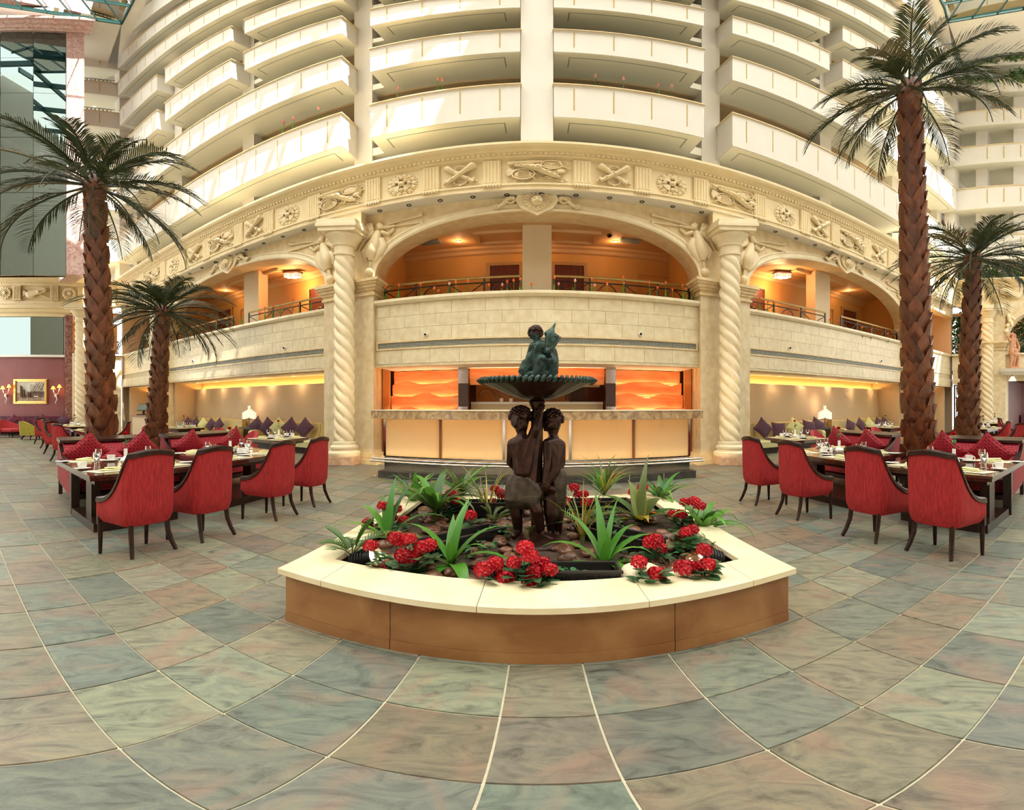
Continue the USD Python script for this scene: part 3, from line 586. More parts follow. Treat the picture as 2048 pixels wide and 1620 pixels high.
# ---------------------------------------------------------------- the side walls
def LX(Y): return 17.9 + .2 * (8.7 - Y)
def SW(s):
    """Side wall coordinates (d out of the wall, Y along it, z) to the standing building; s = -1 left, 1 right."""
    def f(P):
        P = np.asarray(P, float); return _W0(np.stack([s * (LX(P[..., 1]) - P[..., 0]), P[..., 1], P[..., 2]], -1))
    return f
def spart(t, s, name, m, mat, smooth=False, **k):
    v, f = vf(m); w = SW(s)(v); f = np.asarray(f); f = f[w[f][:, :, 2].min(1) < 19.615]
    return t.part(name, (w - t.loc, f), mat, smooth, **k) if len(f) else None
def SP(s, d, Y, z): return SW(s)(np.array([[d, Y, z]]))[0]
def side_relief(t, s, kind, Y):
    """A frieze relief of the long front again, set on a side wall."""
    m = MB()
    if kind == 'fluted':
        m.box(0, .06, Y - .2, Y + .2, 7.03, 7.84)
        for k in range(5): m.add(tube([(.055, Y - .155 + .0775 * k, 7.09), (.055, Y - .155 + .0775 * k, 7.8)], .027, 6))
        for k in range(6): m.add(ball((.06, Y - .165 + .066 * k, 6.97), .03, 1))
        spart(t, s, 'fluted_block', m, 'plaster'); return
    if kind == 'rosette':
        for k in range(14): a = 2 * PI * k / 14; m.add(ball((.03, Y + .27 * math.cos(a), zc + .27 * math.sin(a)), .085, 1, (.6, 1, 1)))
        for k in range(12): a = 2 * PI * k / 12; m.add(tube([(.06, Y, zc), (.05, Y + .24 * math.cos(a), zc + .24 * math.sin(a))], [.02, .035], 5))
        m.add(ball((.05, Y, zc), .085, 2)); spart(t, s, 'rosette', m, 'relief_plaster', smooth=60)
    else:
        for a, b in (((-.68, -.3), (.62, .3)), ((-.6, .28), (.66, -.3)), ((-.66, -.1), (.66, .22)), ((-.45, -.34), (.5, .33))): m.add(tube([(.03, Y + a[0], zc + a[1]), (.03, Y + b[0], zc + b[1])], [.015, .025], 5))
        m.add(ball((.03, Y - .3, zc - .12), .23, 2, (.3, 1.15, .8))); m.add(rot(mv(rbox(.12, .95, .3, .03), (.05, Y, zc + .03)), (1, 0, 0), 17, (0, Y, zc))); m.add(ball((.12, Y + .05, zc + .04), .09, 2)); m.add(ball((.04, Y + .3, zc + .18), .2, 2, (.3, 1.2, .7)))
        for k in range(7): a = -.6 + .2 * k; m.add(tube([(.03, Y - .45, zc), (.03, Y - .45 - .24 * math.cos(a), zc - .02 + .24 * math.sin(a))], [.015, .03], 5))
        spart(t, s, 'trophy_relief', m, 'relief_plaster', smooth=60)
def glassy(name, tint, ior=1.5, rough=.0, base=(.9, .95, .95)):
    usdkit.material(stage, '/World/Looks/' + name, {'f': ('fresnel', {'IOR': ior}), 't': ('transparent_bsdf', {'color': base}), 'g': ('glossy_bsdf', {'color': tint, 'roughness': rough}), 'm': ('mix_closure', {})},
        [('f.fac', 'm.fac'), ('t.BSDF', 'm.closure1'), ('g.BSDF', 'm.closure2')], surface='m.closure')
glassy('pane_glass', (.9, .95, .95))
mat('dark_mirror', (.22, .27, .26), .015, metal=1.)
mat('hedge_leaf', (.035, .10, .02), .5, (.09, .19, .04), 30.)
mat('bamboo_leaf', (.02, .07, .02), .45, (.05, .13, .03), 30.)

for s, nm in ((-1, 'wall_left'), (1, 'wall_right')):
    w = T(nm, 'left side wall with purple room wall, dark mirror glass and marble pilasters' if s < 0 else 'right side wall with limestone parapet, arch and balconies', 'wall', SP(s, 0, 6, 0), kind='structure')
    Y0 = .6
    # frieze
    spart(w, s, 'frieze_band', sweep([(-.6, 6.84), (0, 6.84), (0, 7.0), (-.05, 7.02), (-.05, 7.86), (-.6, 7.86)], Y0, 8.75, 'y', .3), 'plaster')
    spart(w, s, 'cornice', sweep([(-.6, 7.84), (.0, 7.84), (.04, 7.9), (.06, 8.03), (.12, 8.1), (.2, 8.15), (.24, 8.22), (.24, 8.3), (-.6, 8.32)], Y0, 8.75, 'y', .3), 'plaster')
    m = MB()
    for k in range(int((8.7 - Y0) / .115)): m.box(.0, .075, Y0 + .115 * k, Y0 + .115 * k + .065, 7.955, 8.02)
    spart(w, s, 'bead_course', m, 'relief_plaster', kind='stuff')
    spart(w, s, 'frieze_soffit', box(-.7, -.02, Y0, 8.7, 6.82, 6.86, .3), 'cream_paint')
    for kind, px in (('rosette', 8), ('fluted', 33), ('trophy', 72), ('fluted', 108), ('rosette', 137), ('fluted', 163), ('trophy', 205)) if s < 0 else (('fluted', 1928), ('rosette', 1957), ('fluted', 1990), ('trophy', 2020)):
        side_relief(w, s, kind, 19.64 / (math.tan(abs(px - 1074) / 750) + .2))
    # balconies of the side wall
    ya = 6.43 if s < 0 else .6
    for k in range(1, 7):
        z0 = 9.47 + 3.375 * (k - 1); z1 = z0 + 1.5
        b = T('balcony', None, None, SP(s, 0, 7.5, z0), kind='structure')
        spart(b, s, 'parapet', box(-.18, 0, ya, 9.35, z0, z1, .3), 'cream_paint'); spart(b, s, 'parapet_cap', box(-.2, .04, ya, 9.35, z1, z1 + .05, .3), 'cap_paint')
        spart(b, s, 'slab', box(-3, -.02, ya, 9.5, z0 - .02, z0 + .28, .4), 'soffit_paint')
        g = MB()
        for q in range(8): y = ya + .45 + .86 * q; g.box(-.02, .006, y - .022, y + .022, z0 + .32, z1 - .17) if y < 8.5 else None
        spart(b, s, 'panel_grooves', g, 'groove_gold')
        if s < 0:
            for z, r in ((z1 + .42, .022), (z1 + .12, .014)): spart(b, s, 'rail', tube([(-.1, y, z) for y in np.linspace(6.45, 8.6, 8)], r, 6), 'black_iron')
            g = MB()
            for q in range(10):
                y = 6.5 + .21 * q; g.add(tube([(-.1, y, z1 + .05), (-.1, y, z1 + .42)], .012, 5)); g.add(tube([(-.1, y + .1 + .085 * math.cos(t), z1 + .27 + .1 * math.sin(t)) for t in np.linspace(0, 2 * PI, 11)], .011, 5)) if q < 9 else None
            spart(b, s, 'balusters', g, 'black_iron')
            for q in range(2): spart(b, s, 'ceiling_lamp', mv(lathe([(0, 0), (.06, 0), (.06, .02), (0, .02)], 12), (-1.4, 7.1 + .9 * q, z0 + 3.3)), 'lamp_glow')
        else:
            for y in (7.6, 5.6): spart(b, s, 'pillar', box(-1.2, -.6, y - .3, y + .3, z1, z0 + 3.4), 'cream_paint')
    spart(w, s, 'corridor_back_wall', box(-3.2, -3, ya - .2, 10, 7.9, 31, .4), 'shade_brown')
    spart(w, s, 'corner_wall', box(-3.2, -.5, 9.3, 9.5, 7.9, 31, .4), 'cream_paint'); spart(w, s, 'corner_pillar', box(-.7, -.1, 8.85, 9.4, 8.2, 31), 'cream_paint')
    spart(w, s, 'top_wall', box(-.4, 0, .6, 9.4, 29.7, 33, .4), 'cream_paint')

# left: tower of dark mirror glass between marble pilasters, purple wall, painting
wl = T('mirror_tower', None, None, SP(-1, 2.0, 4, 7.8), kind='structure')
spart(wl, -1, 'backing', box(1.8, 1.88, .6, 5.4, 7.74, 28.4), 'dark_brown')
for z0, z1 in ((7.75, 12.5), (12.53, 16.5), (16.53, 20.5), (20.53, 24.5), (24.53, 28.2)):
    for y0, y1 in ((.7, 2.4), (2.42, 3.9), (3.92, 5.38)): spart(wl, -1, 'mirror_pane', box(1.9, 2.0, y0, y1, z0, z1, .0), 'dark_mirror')
spart(wl, -1, 'marble_pilaster', box(.9, 2.12, 5.39, 6.19, 7.78, 28.3), 'rouge_marble')
spart(wl, -1, 'marble_cornice', sweep([(2.0, 28.1), (2.2, 28.1), (2.25, 28.3), (2.32, 28.4), (2.36, 28.75), (2.46, 28.9), (2.5, 29.3), (2.65, 29.45), (2.65, 29.9), (2.0, 29.9)], .6, 6.5, 'y', .4), 'rouge_marble')
ll = T('wall_purple', None, None, SP(-1, -.4, 4, 0), kind='structure')
spart(ll, -1, 'purple_panel', box(-.6, -.4, .6, 6.02, 0, 4.02, .3), 'purple_wall')
spart(ll, -1, 'backing', box(-.7, -.62, .6, 6.02, 4.1, 6.4), 'dark_brown')
spart(ll, -1, 'ledge', box(-.6, -.28, .6, 6.02, 4.02, 4.14, .3), 'white_metal')
for y0, y1 in ((.7, 2.6), (2.62, 4.3), (4.32, 6.0)): spart(ll, -1, 'mirror_pane', box(-.6, -.42, y0, y1, 4.16, 6.25, .0), 'dark_mirror')
spart(ll, -1, 'moulding', sweep([(-.7, 6.22), (-.34, 6.22), (-.3, 6.36), (-.2, 6.44), (-.14, 6.58), (-.05, 6.62), (-.05, 6.84), (-.7, 6.84)], .6, 6.3, 'y', .3), 'plaster')
spart(ll, -1, 'marble_pilaster', box(-.6, -.25, 6.03, 6.42, 0, 6.3), 'rouge_marble_dark')
ls = T('wall_side', None, None, SP(-1, 0, 7.5, 0), kind='structure')
spart(ls, -1, 'limestone_wall', MB().box(-.3, 0, 6.4, 6.72, 0, 4.12, .3).box(-.3, 0, 7.45, 8.9, 0, 4.12, .3).box(-.3, 0, 6.72, 7.45, 2.7, 4.12, .3), 'limestone')
spart(ls, -1, 'parapet_cap', box(-.4, .1, 6.4, 8.9, 4.12, 4.2, .3), 'cap_stone')
spart(ls, -1, 'gallery_floor', box(-3, -.3, 6.4, 9.5, 3.2, 3.36, .4), 'gallery_wall')
spart(ls, -1, 'gallery_ceiling', box(-3, -.6, 6.4, 9.5, 6.45, 6.6, .4), 'gallery_ceiling')
spart(ls, -1, 'gallery_back_wall', box(-3.1, -3, 6.4, 10, 3.3, 6.5, .4), 'gallery_wall')
spart(ls, -1, 'dark_room_wall', box(-1.6, -1.5, 6.0, 8.2, 0, 3.0), 'dark_red_wall')
def iron_gate(s, label, y0, y1, z1):
    g = T('iron_gate', label, 'gate', SP(s, -.12, (y0 + y1) / 2, 0))
    m = MB()
    for k in range(9): y = y0 + (y1 - y0) * k / 8; m.add(tube([(-.12, y, 0), (-.12, y, z1)], .016, 6))
    spart(g, s, 'bars', m, 'black_iron')
    spart(g, s, 'frame', MB().box(-.15, -.09, y0, y1, 0, .08).box(-.15, -.09, y0, y1, z1 - .06, z1).box(-.15, -.09, y0, y1, z1 * .72, z1 * .72 + .05).box(-.15, -.09, y0, y1, z1 * .3, z1 * .3 + .05).box(-.15, -.09, y0 - .03, y0 + .03, 0, z1).box(-.15, -.09, y1 - .03, y1 + .03, 0, z1), 'black_iron')
    for zz in (.86, .51, .15):
        m = MB()
        for q in (-1, 1): m.add(tube([(-.1, (y0 + y1) / 2 + q * (.14 + .1 * (1 - t * .12) * math.cos(t)), z1 * zz + .14 * (1 - t * .12) * math.sin(t)) for t in np.linspace(0, 7, 24)], .016, 5))
        spart(g, s, 'scrollwork', m, 'black_iron')
iron_gate(-1, 'black wrought iron gate beside the left side column', 6.74, 7.43, 2.66)
column(-18.0, 6.45, 'twisted cream column beside the purple wall at far left', h=6.75)
g = T('railing', 'black iron gallery railing with diamond panels behind the taller left palm', 'railing', SP(-1, -.15, 7.5, 4.2))
for z in (4.28, 4.9): spart(g, -1, 'rail', tube([(-.15, y, z) for y in np.linspace(6.45, 8.85, 8)], .03, 6), 'black_iron')
for k in range(7): spart(g, -1, 'post', tube([(-.15, 6.5 + .38 * k, 4.2), (-.15, 6.5 + .38 * k, 4.9)], .02, 6), 'black_iron')
m = MB()
for k in range(6):
    y = 6.69 + .38 * k; q = [(y - .16, 4.59), (y, 4.85), (y + .16, 4.59), (y, 4.33), (y - .16, 4.59)]; m.add(tube([(-.15, a, b) for a, b in q], .012, 5)); m.add(tube([(-.15, y + .07 * math.cos(t), 4.59 + .09 * math.sin(t)) for t in np.linspace(0, 2 * PI, 11)], .012, 5))
spart(g, -1, 'infill_bars', m, 'black_iron')

# right: parapet wall, arch with pier, doorway into a dark red room
wr = T('wall_side', None, None, SP(1, 0, 6, 0), kind='structure')
spart(wr, 1, 'limestone_wall', MB().box(-.3, 0, 6.1, 8.05, 0, 4.12, .3).box(-.3, 0, 8.05, 8.9, 2.6, 4.12, .3).box(-.3, 0, 1, 6.1, 2.75, 4.12, .3), 'limestone')
spart(wr, 1, 'parapet_cap', box(-.4, .1, 1, 8.9, 4.12, 4.2, .3), 'cap_stone')
spart(wr, 1, 'pier', box(-.4, .12, 6.1, 7.5, 0, 6.85, .3), 'limestone')
m = MB()
for z0, z1, o in ((4.36, 4.42, .05), (4.42, 4.5, .02), (4.5, 4.57, .06), (4.57, 4.66, .1), (4.66, 4.72, .15), (4.72, 4.8, .19)): m.box(-.4, .12 + o, 6.1 - o, 7.5 + o, z0, z1, .3)
spart(wr, 1, 'impost_capital', m, 'limestone_warm')
Y = 4.1 + 2.0 * np.sin(np.linspace(-PI / 2, PI / 2, 41)); Z = arch_z(Y, 4.1, 2.0, 4.8, 1.7, 2.1); m = MB()
P3 = lambda d, z: np.stack([np.full_like(Y, d), Y, z], -1)
m.add(grid(np.stack([P3(.05, Z), P3(.05, Z * 0 + 6.9)], 1))); m.add(grid(np.stack([P3(.05, Z), P3(-.4, Z)], 1)))
spart(wr, 1, 'arch_wall', m, 'limestone'); nr = np.stack([-np.gradient(Z), np.gradient(Y)], -1); nr /= np.linalg.norm(nr, axis=1, keepdims=True); m = MB()
G = np.array([[(.05 - dd, Y[i] + nr[i, 0] * o, Z[i] + nr[i, 1] * o) for o, dd in [(0, 0), (0, -.05), (.08, -.08), (.12, -.03), (.22, -.06), (.25, 0)]] for i in range(len(Y))])
for k in range(5): m.add(grid(G[:, k:k + 2]))
spart(wr, 1, 'archivolt', m, 'column_plaster', smooth=50)
spart(wr, 1, 'gallery_floor', box(-3, -.3, 1, 9.5, 3.2, 3.36, .4), 'gallery_wall'); spart(wr, 1, 'gallery_ceiling', box(-3, -.6, 1, 9.5, 6.45, 6.6, .4), 'gallery_ceiling')
spart(wr, 1, 'gallery_back_wall', box(-3.1, -3, 1, 10, 3.3, 6.5, .4), 'gallery_wall')
spart(wr, 1, 'door_ledge', sweep([(-.3, 3.05), (.3, 3.05), (.34, 3.14), (.42, 3.2), (.46, 3.36), (-.3, 3.36)], 2.0, 6.25, 'y', .3), 'white_metal')
spart(wr, 1, 'dark_red_room', MB().box(-3.0, -2.9, 1, 6.4, 0, 2.9, .3).box(-2.9, -.3, 6.1, 6.2, 0, 2.9, .3).box(-2.9, -.3, 1, 6.2, 2.8, 2.9, .4), 'dark_red_wall')
spart(wr, 1, 'dark_room_wall', box(-1.6, -1.5, 7.6, 8.9, 0, 2.9), 'purple_wall')
iron_gate(1, 'black wrought iron gate beside the shorter right palm', 8.1, 8.85, 2.58)
column(18.1, 6.72, 'twisted cream column beside the dark red doorway at far right', h=6.75)
m = MB(); y = 5.85
for k in range(6): m.add(ball((.12 + .05 * (k % 2), y + .06 * (k - 3), 6.0 + .12 * math.sin(k) - .05 * k), .1, 1))
m.add(tube([(.1, y + .1, 6.25), (.12, y, 6.0), (.1, y - .1, 5.6)], [.1, .16, .05], 8)); spart(wr, 1, 'trumpeting_angel', m, 'relief_plaster', smooth=60); spart(wr, 1, 'stone_ball', ball((.12, y + .2, 5.35), .13, 2), 'relief_plaster', smooth=True)

# ---------------------------------------------------------------- roof: ceiling band and glazed skylight
RZ = 19.6
def plan(X, Y): p = _W0(np.array([[X, Y, 0.]]))[0]; return p[:2]
def ray(px, py, z): D = (z - EYE) * F / (810 - py); return ((px - 1074) * D / F, D)
cr = T('ceiling', 'white ceiling band around the glazed roof', 'ceiling', (0, 12, RZ), kind='structure')
fx = np.linspace(-16.25, 16.25, 41); front = np.array([plan(x, 8.12) for x in fx]) * (26.1 / plan(-16.25, 8.12)[1])
wallc = np.array([plan(x * 18.6 / 16.25, 8.9) * 1.03 for x in fx])
lc, l0, rc, r0 = ray(243, 47, RZ), ray(0, 11, RZ), ray(1896, 44, RZ), ray(2048, 18, RZ)
front[0], front[-1] = lc, rc
ext = lambda a, b, k: (a[0] + (b[0] - a[0]) * k, a[1] + (b[1] - a[1]) * k)
le, re_ = ext(lc, l0, 2.2), ext(rc, r0, 3.0)
def slab(A, B, z0, z1):
    A, B = np.array(A), np.array(B); m = MB()
    for z in (z0, z1): m.add(grid(np.stack([np.column_stack([A, np.full(len(A), z)]), np.column_stack([B, np.full(len(B), z)])], 1)))
    m.add(grid(np.stack([np.column_stack([A, np.full(len(A), z0)]), np.column_stack([A, np.full(len(A), z1)])], 1))); return m
lo = lambda P: (np.array(P))
cr.part('ceiling_band', mv(slab(front, wallc, RZ, RZ + .5), -cr.loc), 'cream_paint')
for c, e, s in ((lc, le, -1), (rc, re_, 1)):
    cr.part('ceiling_band', mv(slab([c, e], [(c[0] + s * 6, c[1] + 6), (e[0] + s * 9, e[1] + 4)], RZ, RZ + .5), -cr.loc), 'cream_paint')
up2 = ST('wall_upper', 'plain wall between the top balconies and the roof'); A = np.array([plan(x * 17.9 / 16.25, 8.75) for x in fx]); zt = W(np.column_stack([fx * 17.9 / 16.25, np.full(len(fx), 8.3), np.full(len(fx), 29.6)]))[:, 2]
up2.part('top_wall', mv(grid(np.stack([np.column_stack([A, np.minimum(zt, RZ)]), np.column_stack([A, np.full(len(A), RZ + .1)])], 1)), -up2.loc), 'cream_paint')
sk = T('window_1', None, None, (0, 12, RZ), kind='structure')
def seglines(P, w, h, name, mt='teal_steel'):
    m = MB()
    for a, b in P:
        a, b = np.array(a, float), np.array(b, float); d = (b - a) / max(np.linalg.norm(b - a), 1e-6); n = np.array([-d[1], d[0]]) * w / 2
        c = [a + n, b + n, b - n, a - n]; v = np.array([(*q, z) for z in (RZ - h, RZ + .05) for q in c])
        m.add((v, np.array([(0, 1, 2), (0, 2, 3), (4, 5, 6), (4, 6, 7), *[t for i in range(4) for t in ((i, (i + 1) % 4, 4 + (i + 1) % 4), (i, 4 + (i + 1) % 4, 4 + i))]])))
    sk.part(name, mv(m, -sk.loc), mt)
seglines([(front[i], front[i + 1]) for i in range(len(front) - 1)] + [(lc, le), (rc, re_)], .07, .05, 'skylight_frame')
from shapely.geometry import Polygon, LineString, box as sbox
roofp = Polygon(list(map(tuple, front)) + [re_, (re_[0] + 6, -14), (le[0] - 6, -14), le])
for c, e, s in ((lc, l0, -1), (rc, r0, 1)):           # fine glazing bars where the roof is in view
    u = np.array(e) - np.array(c); u /= np.linalg.norm(u); n = np.array([u[1], -u[0]]); n = n if n[1] < 0 else -n
    K, J = [], []
    for k in range(0, 9):
        p = np.array(c) + u * .98 * k; l = LineString([p + n * .02, p + n * 4.2]).intersection(roofp)
        K += [(g.coords[0], g.coords[-1]) for g in getattr(l, 'geoms', [l]) if g.length > .05]
    for j in (1, 2, 3):
        p = np.array(c) + n * 1.4 * j; l = LineString([p - u * 4, p + u * 8]).intersection(roofp)
        J += [(g.coords[0], g.coords[-1]) for g in getattr(l, 'geoms', [l]) if g.length > .05]
    seglines(K, .028, .03, 'glazing_bar'); seglines(J, .035, .04, 'glazing_beam')
    for k in range(-4, 8):
        for j in range(3):
            q = [np.array(c) + u * .98 * (k + a) + n * 1.4 * (j + b) for a, b in ((0, 0), (1, 0), (1, 1), (0, 1))]; pg = Polygon(q).buffer(-.02).intersection(roofp)
            if pg.area < .15 or pg.geom_type != 'Polygon': continue
            tv, tf = trimesh.creation.triangulate_polygon(pg, engine='earcut'); sk.part('glass_pane', (np.column_stack([tv, np.full(len(tv), RZ + .02)]) - sk.loc, tf), 'pane_glass')
outer = sbox(-60, -20, 60, 70).difference(roofp)  # unseen roof beyond the skylight, shuts daylight out of the side corridors
for g in getattr(outer, 'geoms', [outer]):
    tv, tf = trimesh.creation.triangulate_polygon(g, engine='earcut'); cr.part('outer_roof', (np.column_stack([tv, np.full(len(tv), RZ + .6)]) - cr.loc, tf), 'cream_paint')
# unseen frosted roof, near half and front right, outlined to limit the sun patches
def deck(poly):
    m = MB()
    for g in getattr(poly, 'geoms', [poly]):
        tv, tf = trimesh.creation.triangulate_polygon(g, engine='earcut'); e = (np.column_stack([tv, np.zeros(len(tv))]), tf); m.add(mv(e, (0, 0, RZ + .08)))
    cr.part('frosted_roof_panel', mv(m, -cr.loc), 'sun_diffusing_roof')
deck(Polygon([(-45, -16), (45, -16), (45, 16), (17, 16), (17, 21), (3.4, 21), (3.4, 5.2), (2.4, 5.6), (-3.9, 10.2), (-8, 14.5), (-12, 18.6), (-45, 23)]).difference(Polygon([(-45, 21.5), (-17, 21.5), (-17, 30), (-45, 30)])))
B = []
for y in np.arange(-14, 24, 3.0):
    l = LineString([(-40, y), (40, y)]).intersection(roofp); B += [(g.coords[0], g.coords[-1]) for g in getattr(l, 'geoms', [l]) if g.length > .1]
for x in np.arange(-30, 31, 2.0):
    l = LineString([(x, -14), (x, 21.5)]).intersection(roofp); B += [(g.coords[0], g.coords[-1]) for g in getattr(l, 'geoms', [l]) if g.length > .1]
seglines(B, .12, .2, 'roof_beam')

# out of view: balcony tiers behind us, shut off front light, darken the mirror
wf = T('wall_front', 'opposite side of the hall, out of view, with tiers of balconies', 'wall', (0, -13, 0), kind='structure')
wf.part('back_wall', box(-30, 30, -2.6, -2.4, 0, RZ), 'dark_brown')
for k in range(7):
    z = 2.9 + 2.3 * k; wf.part('balcony_front', box(-30, 30, -.2, 0, z, z + 1.0), 'brown_wood' if k < 4 else 'shade_brown'); wf.part('slab', box(-30, 30, -2.4, 0, z - .05, z + .1), 'soffit_paint')
for k in range(-5, 6): wf.part('pillar', box(5 * k - .3, 5 * k + .3, -1.6, -1., 0, RZ), 'cream_paint')
for s in (-1, 1): wf.part('end_wall', box(s * 29.5, s * 29.8, -.1, 37, 0, RZ), 'cream_paint')

# greenery on the right: planters on the two top balconies, bamboo in the gallery
def foliage(name, label, pts, n, leaf, mt, cat, group=None):
    """A bush of many leaves through boxes of points (standing metres)."""
    c = np.mean([np.array(p[0]) for p in pts], 0); t = T(name, label, cat, c, group=group); m = MB(); V, Fc, k = [], [], 0; r2 = np.random.default_rng(5)
    for (cx, sz) in pts:
        for i in range(n):
            p = np.array(cx) + r2.uniform(-1, 1, 3) * np.array(sz); d = r2.normal(size=3); d[2] -= .3; d /= np.linalg.norm(d); u = np.cross(d, r2.normal(size=3)); u /= np.linalg.norm(u); L = leaf * r2.uniform(.6, 1.3)
            V += [p, p + d * L * .5 + u * L * .18, p + d * L, p + d * L * .5 - u * L * .18]; Fc += [(k, k + 1, k + 2), (k, k + 2, k + 3)]; k += 4
    t.part('foliage', (np.array(V) - c, np.array(Fc)), mt, kind='stuff'); return t
for lab, px, k in (('green trailing shrub on the topmost right balcony, nearer the corner', (1890, 1992), 6), ('green trailing shrub on the topmost right balcony, at the frame edge', (2008, 2052), 6), ('green trailing shrub one balcony below the top, behind the tall palm', (1888, 1985), 5), ('green trailing shrub one balcony below the top, at the frame edge', (2022, 2052), 5)):
    z1 = 9.47 + 3.375 * (k - 1) + 1.5; pts = []
    for px_ in range(px[0], px[1], 8):
        Y = 19.64 / (math.tan((px_ - 1074) / 750) + .2); pts.append((SP(1, -.05, Y, z1 + .25), (.18, .22, .26)))
    foliage('balcony_shrub', lab, pts, 150, .2, 'hedge_leaf', 'shrub')
foliage('bamboo', 'dense dark bamboo behind the parapet left of the shorter right palm', [(SP(1, -.9, Y, z), (.5, .5, .35)) for Y in (7.6, 8.2, 8.8) for z in (4.4, 4.9, 5.4, 5.9, 6.3)], 150, .3, 'bamboo_leaf', 'bamboo')
foliage('bamboo', 'dark bamboo behind the arch at the right edge, above the statue', [(SP(1, -1.2, Y, z), (.5, .4, .35)) for Y in (3.2, 4.0, 4.8, 5.5) for z in (4.4, 4.9, 5.4, 5.9)], 130, .3, 'bamboo_leaf', 'bamboo')
foliage('bamboo', 'dark bamboo above the right frieze corner, behind the crown of the shorter palm', [(SP(1, -.6, Y, z), (.4, .5, .3)) for Y in (5.2, 6.2, 7.2, 8.2) for z in (8.5, 9.0)], 150, .3, 'bamboo_leaf', 'bamboo')
# ---------------------------------------------------------------- bar in the central recess
rec = ST('wall_recess', 'recesses of the lower wall with their lit back walls')
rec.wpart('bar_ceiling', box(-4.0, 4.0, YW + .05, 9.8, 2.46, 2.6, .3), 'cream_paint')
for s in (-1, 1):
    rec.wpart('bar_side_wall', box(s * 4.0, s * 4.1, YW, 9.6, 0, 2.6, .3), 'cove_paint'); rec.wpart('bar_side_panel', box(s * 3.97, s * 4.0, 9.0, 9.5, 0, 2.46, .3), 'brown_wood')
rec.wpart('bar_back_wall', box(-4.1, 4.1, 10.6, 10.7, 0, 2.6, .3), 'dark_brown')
def onyx_bank(label, a, b, rows):
    t = T('onyx_panel', label, 'wall panel', WP((a + b) / 2, 9.5, rows[0][0])); r2 = np.random.default_rng(int(abs(a) * 10) + 3)
    for i, (z0, z1) in enumerate(rows):
        t.wpart('light_tube', tube([(x, 9.53 + .11 * i, z1 - .07) for x in np.linspace(a + .03, b - .03, 8)], .014, 6), 'onyx_tube')
        t.wpart('light_tray', box(a, b, 9.56 + .11 * i, 9.575 + .11 * i, z0 - .1, z1 - .03, .3), 'brown_wood')  # unseen baffle, keeps each tube's light off the next sheet
        X = np.linspace(a, b, 33); ph = r2.uniform(0, 6); top = i == len(rows) - 1
        zt = np.full(33, z1) if top else z1 + .045 * np.sin(X * 4.6 + ph) + .025 * np.sin(X * 7.7 + ph * 2)
        V = np.linspace(0, 1, 7); G = np.array([[(x, 9.5 - .09 * math.sin(PI * (.06 + .60 * v)), z0 - .10 + (zt[k] - z0 + .10) * v) for v in V] for k, x in enumerate(X)])
        G[:, :, 1] += .11 * i
        G2 = G.copy(); G2[:, :, 1] += .02
        t.wpart('onyx_sheet', MB().add(grid(G)).add(grid(G2)).add(grid(np.stack([G[:, -1], G2[:, -1]], 1))), 'onyx', smooth=40)
    return t
rows3 = [(1.0, 1.40), (1.40, 1.76), (1.76, 2.10), (2.10, 2.44)]
onyx_bank('backlit orange onyx wall panels left of the bar hatch', -3.95, -2.0, rows3)
onyx_bank('backlit orange onyx wall panels right of the bar hatch', 2.0, 3.95, rows3)
onyx_bank('backlit orange onyx strip above the bar hatch behind the fountain', -1.72, 1.72, [(2.12, 2.44)])
for s, d in ((-1, 'left'), (1, 'right')):
    t = T('bar_post', f'brown post with mirrored head on the {d} side of the bar hatch', 'post', WP(s * 1.86, 9.35, 0))
    t.wpart('post_shaft', box(s * 1.74, s * 1.99, 9.3, 9.5, 0, 2.05), 'dark_brown'); t.wpart('mirrored_head', box(s * 1.74, s * 1.99, 9.28, 9.5, 2.05, 2.46), 'mirror_steel'); t.wpart('mirrored_foot', box(s * 1.74, s * 1.99, 9.28, 9.5, 1.3, 1.46), 'mirror_steel')
t = T('service_counter', 'pale back counter with brown panel of reflected arches inside the bar hatch', 'counter', WP(0, 10, 0))
t.wpart('worktop', box(-1.7, 1.7, 9.5, 9.9, 1.52, 1.58, .3), 'white_china'); t.wpart('counter_front', box(-1.7, 1.7, 9.52, 9.56, 1.0, 1.52, .3), 'niche_wall')
m = MB()
for k in range(5):
    c = -1.4 + .5 * k; m.add(tube([(c + .2 * math.cos(q), 10.3, 1.72 + .2 * math.sin(q)) for q in np.linspace(0, PI, 11)], .03, 6))
t.wpart('arched_cabinet', MB().box(-1.7, .9, 10.32, 10.4, 1.58, 2.1, .3).add(m), 'brown_wood')  # brown panel, its raised arches stand for a reflection
t = T('warming_hood', 'cream heat lamp hood with hanging strip fringe in the bar hatch', 'hood', WP(1.1, 9.9, 1.95)); t.wpart('hood', MB().box(.45, 1.65, 9.7, 10.1, 1.98, 2.03, .3), 'niche_wall')
m = MB()
for k in range(9): m.box(.75 + .06 * k, .775 + .06 * k, 9.86, 9.88, 1.62, 1.98)
t.wpart('fringe', m, 'black_iron')
for x in (-.92, -.67):
    t = T('cup_stack', 'stack of white cups on the back counter, ' + ('left' if x < -.8 else 'right') + ' of two', 'cups', WP(x, 9.65, 1.58), 0, group='cup stacks in the bar hatch')
    for k in range(2): t.part('cup', lathe([(0, .0), (.04, .0), (.055, .045), (.05, .045), (.036, .006), (0, .006)], 16, z=.048 * k), 'white_china', smooth=40)
bar = T('bar_counter', 'curved bar counter with brown marble top and glowing cream panels', 'bar', WP(0, 7, 0))
bar.wpart('marble_top', box(-3.26, 3.26, 6.82, 7.75, 1.225, 1.385, .3), 'counter_marble'); bar.wpart('top_edge', box(-3.27, 3.27, 6.81, 7.76, 1.385, 1.4, .3), 'cap_stone')
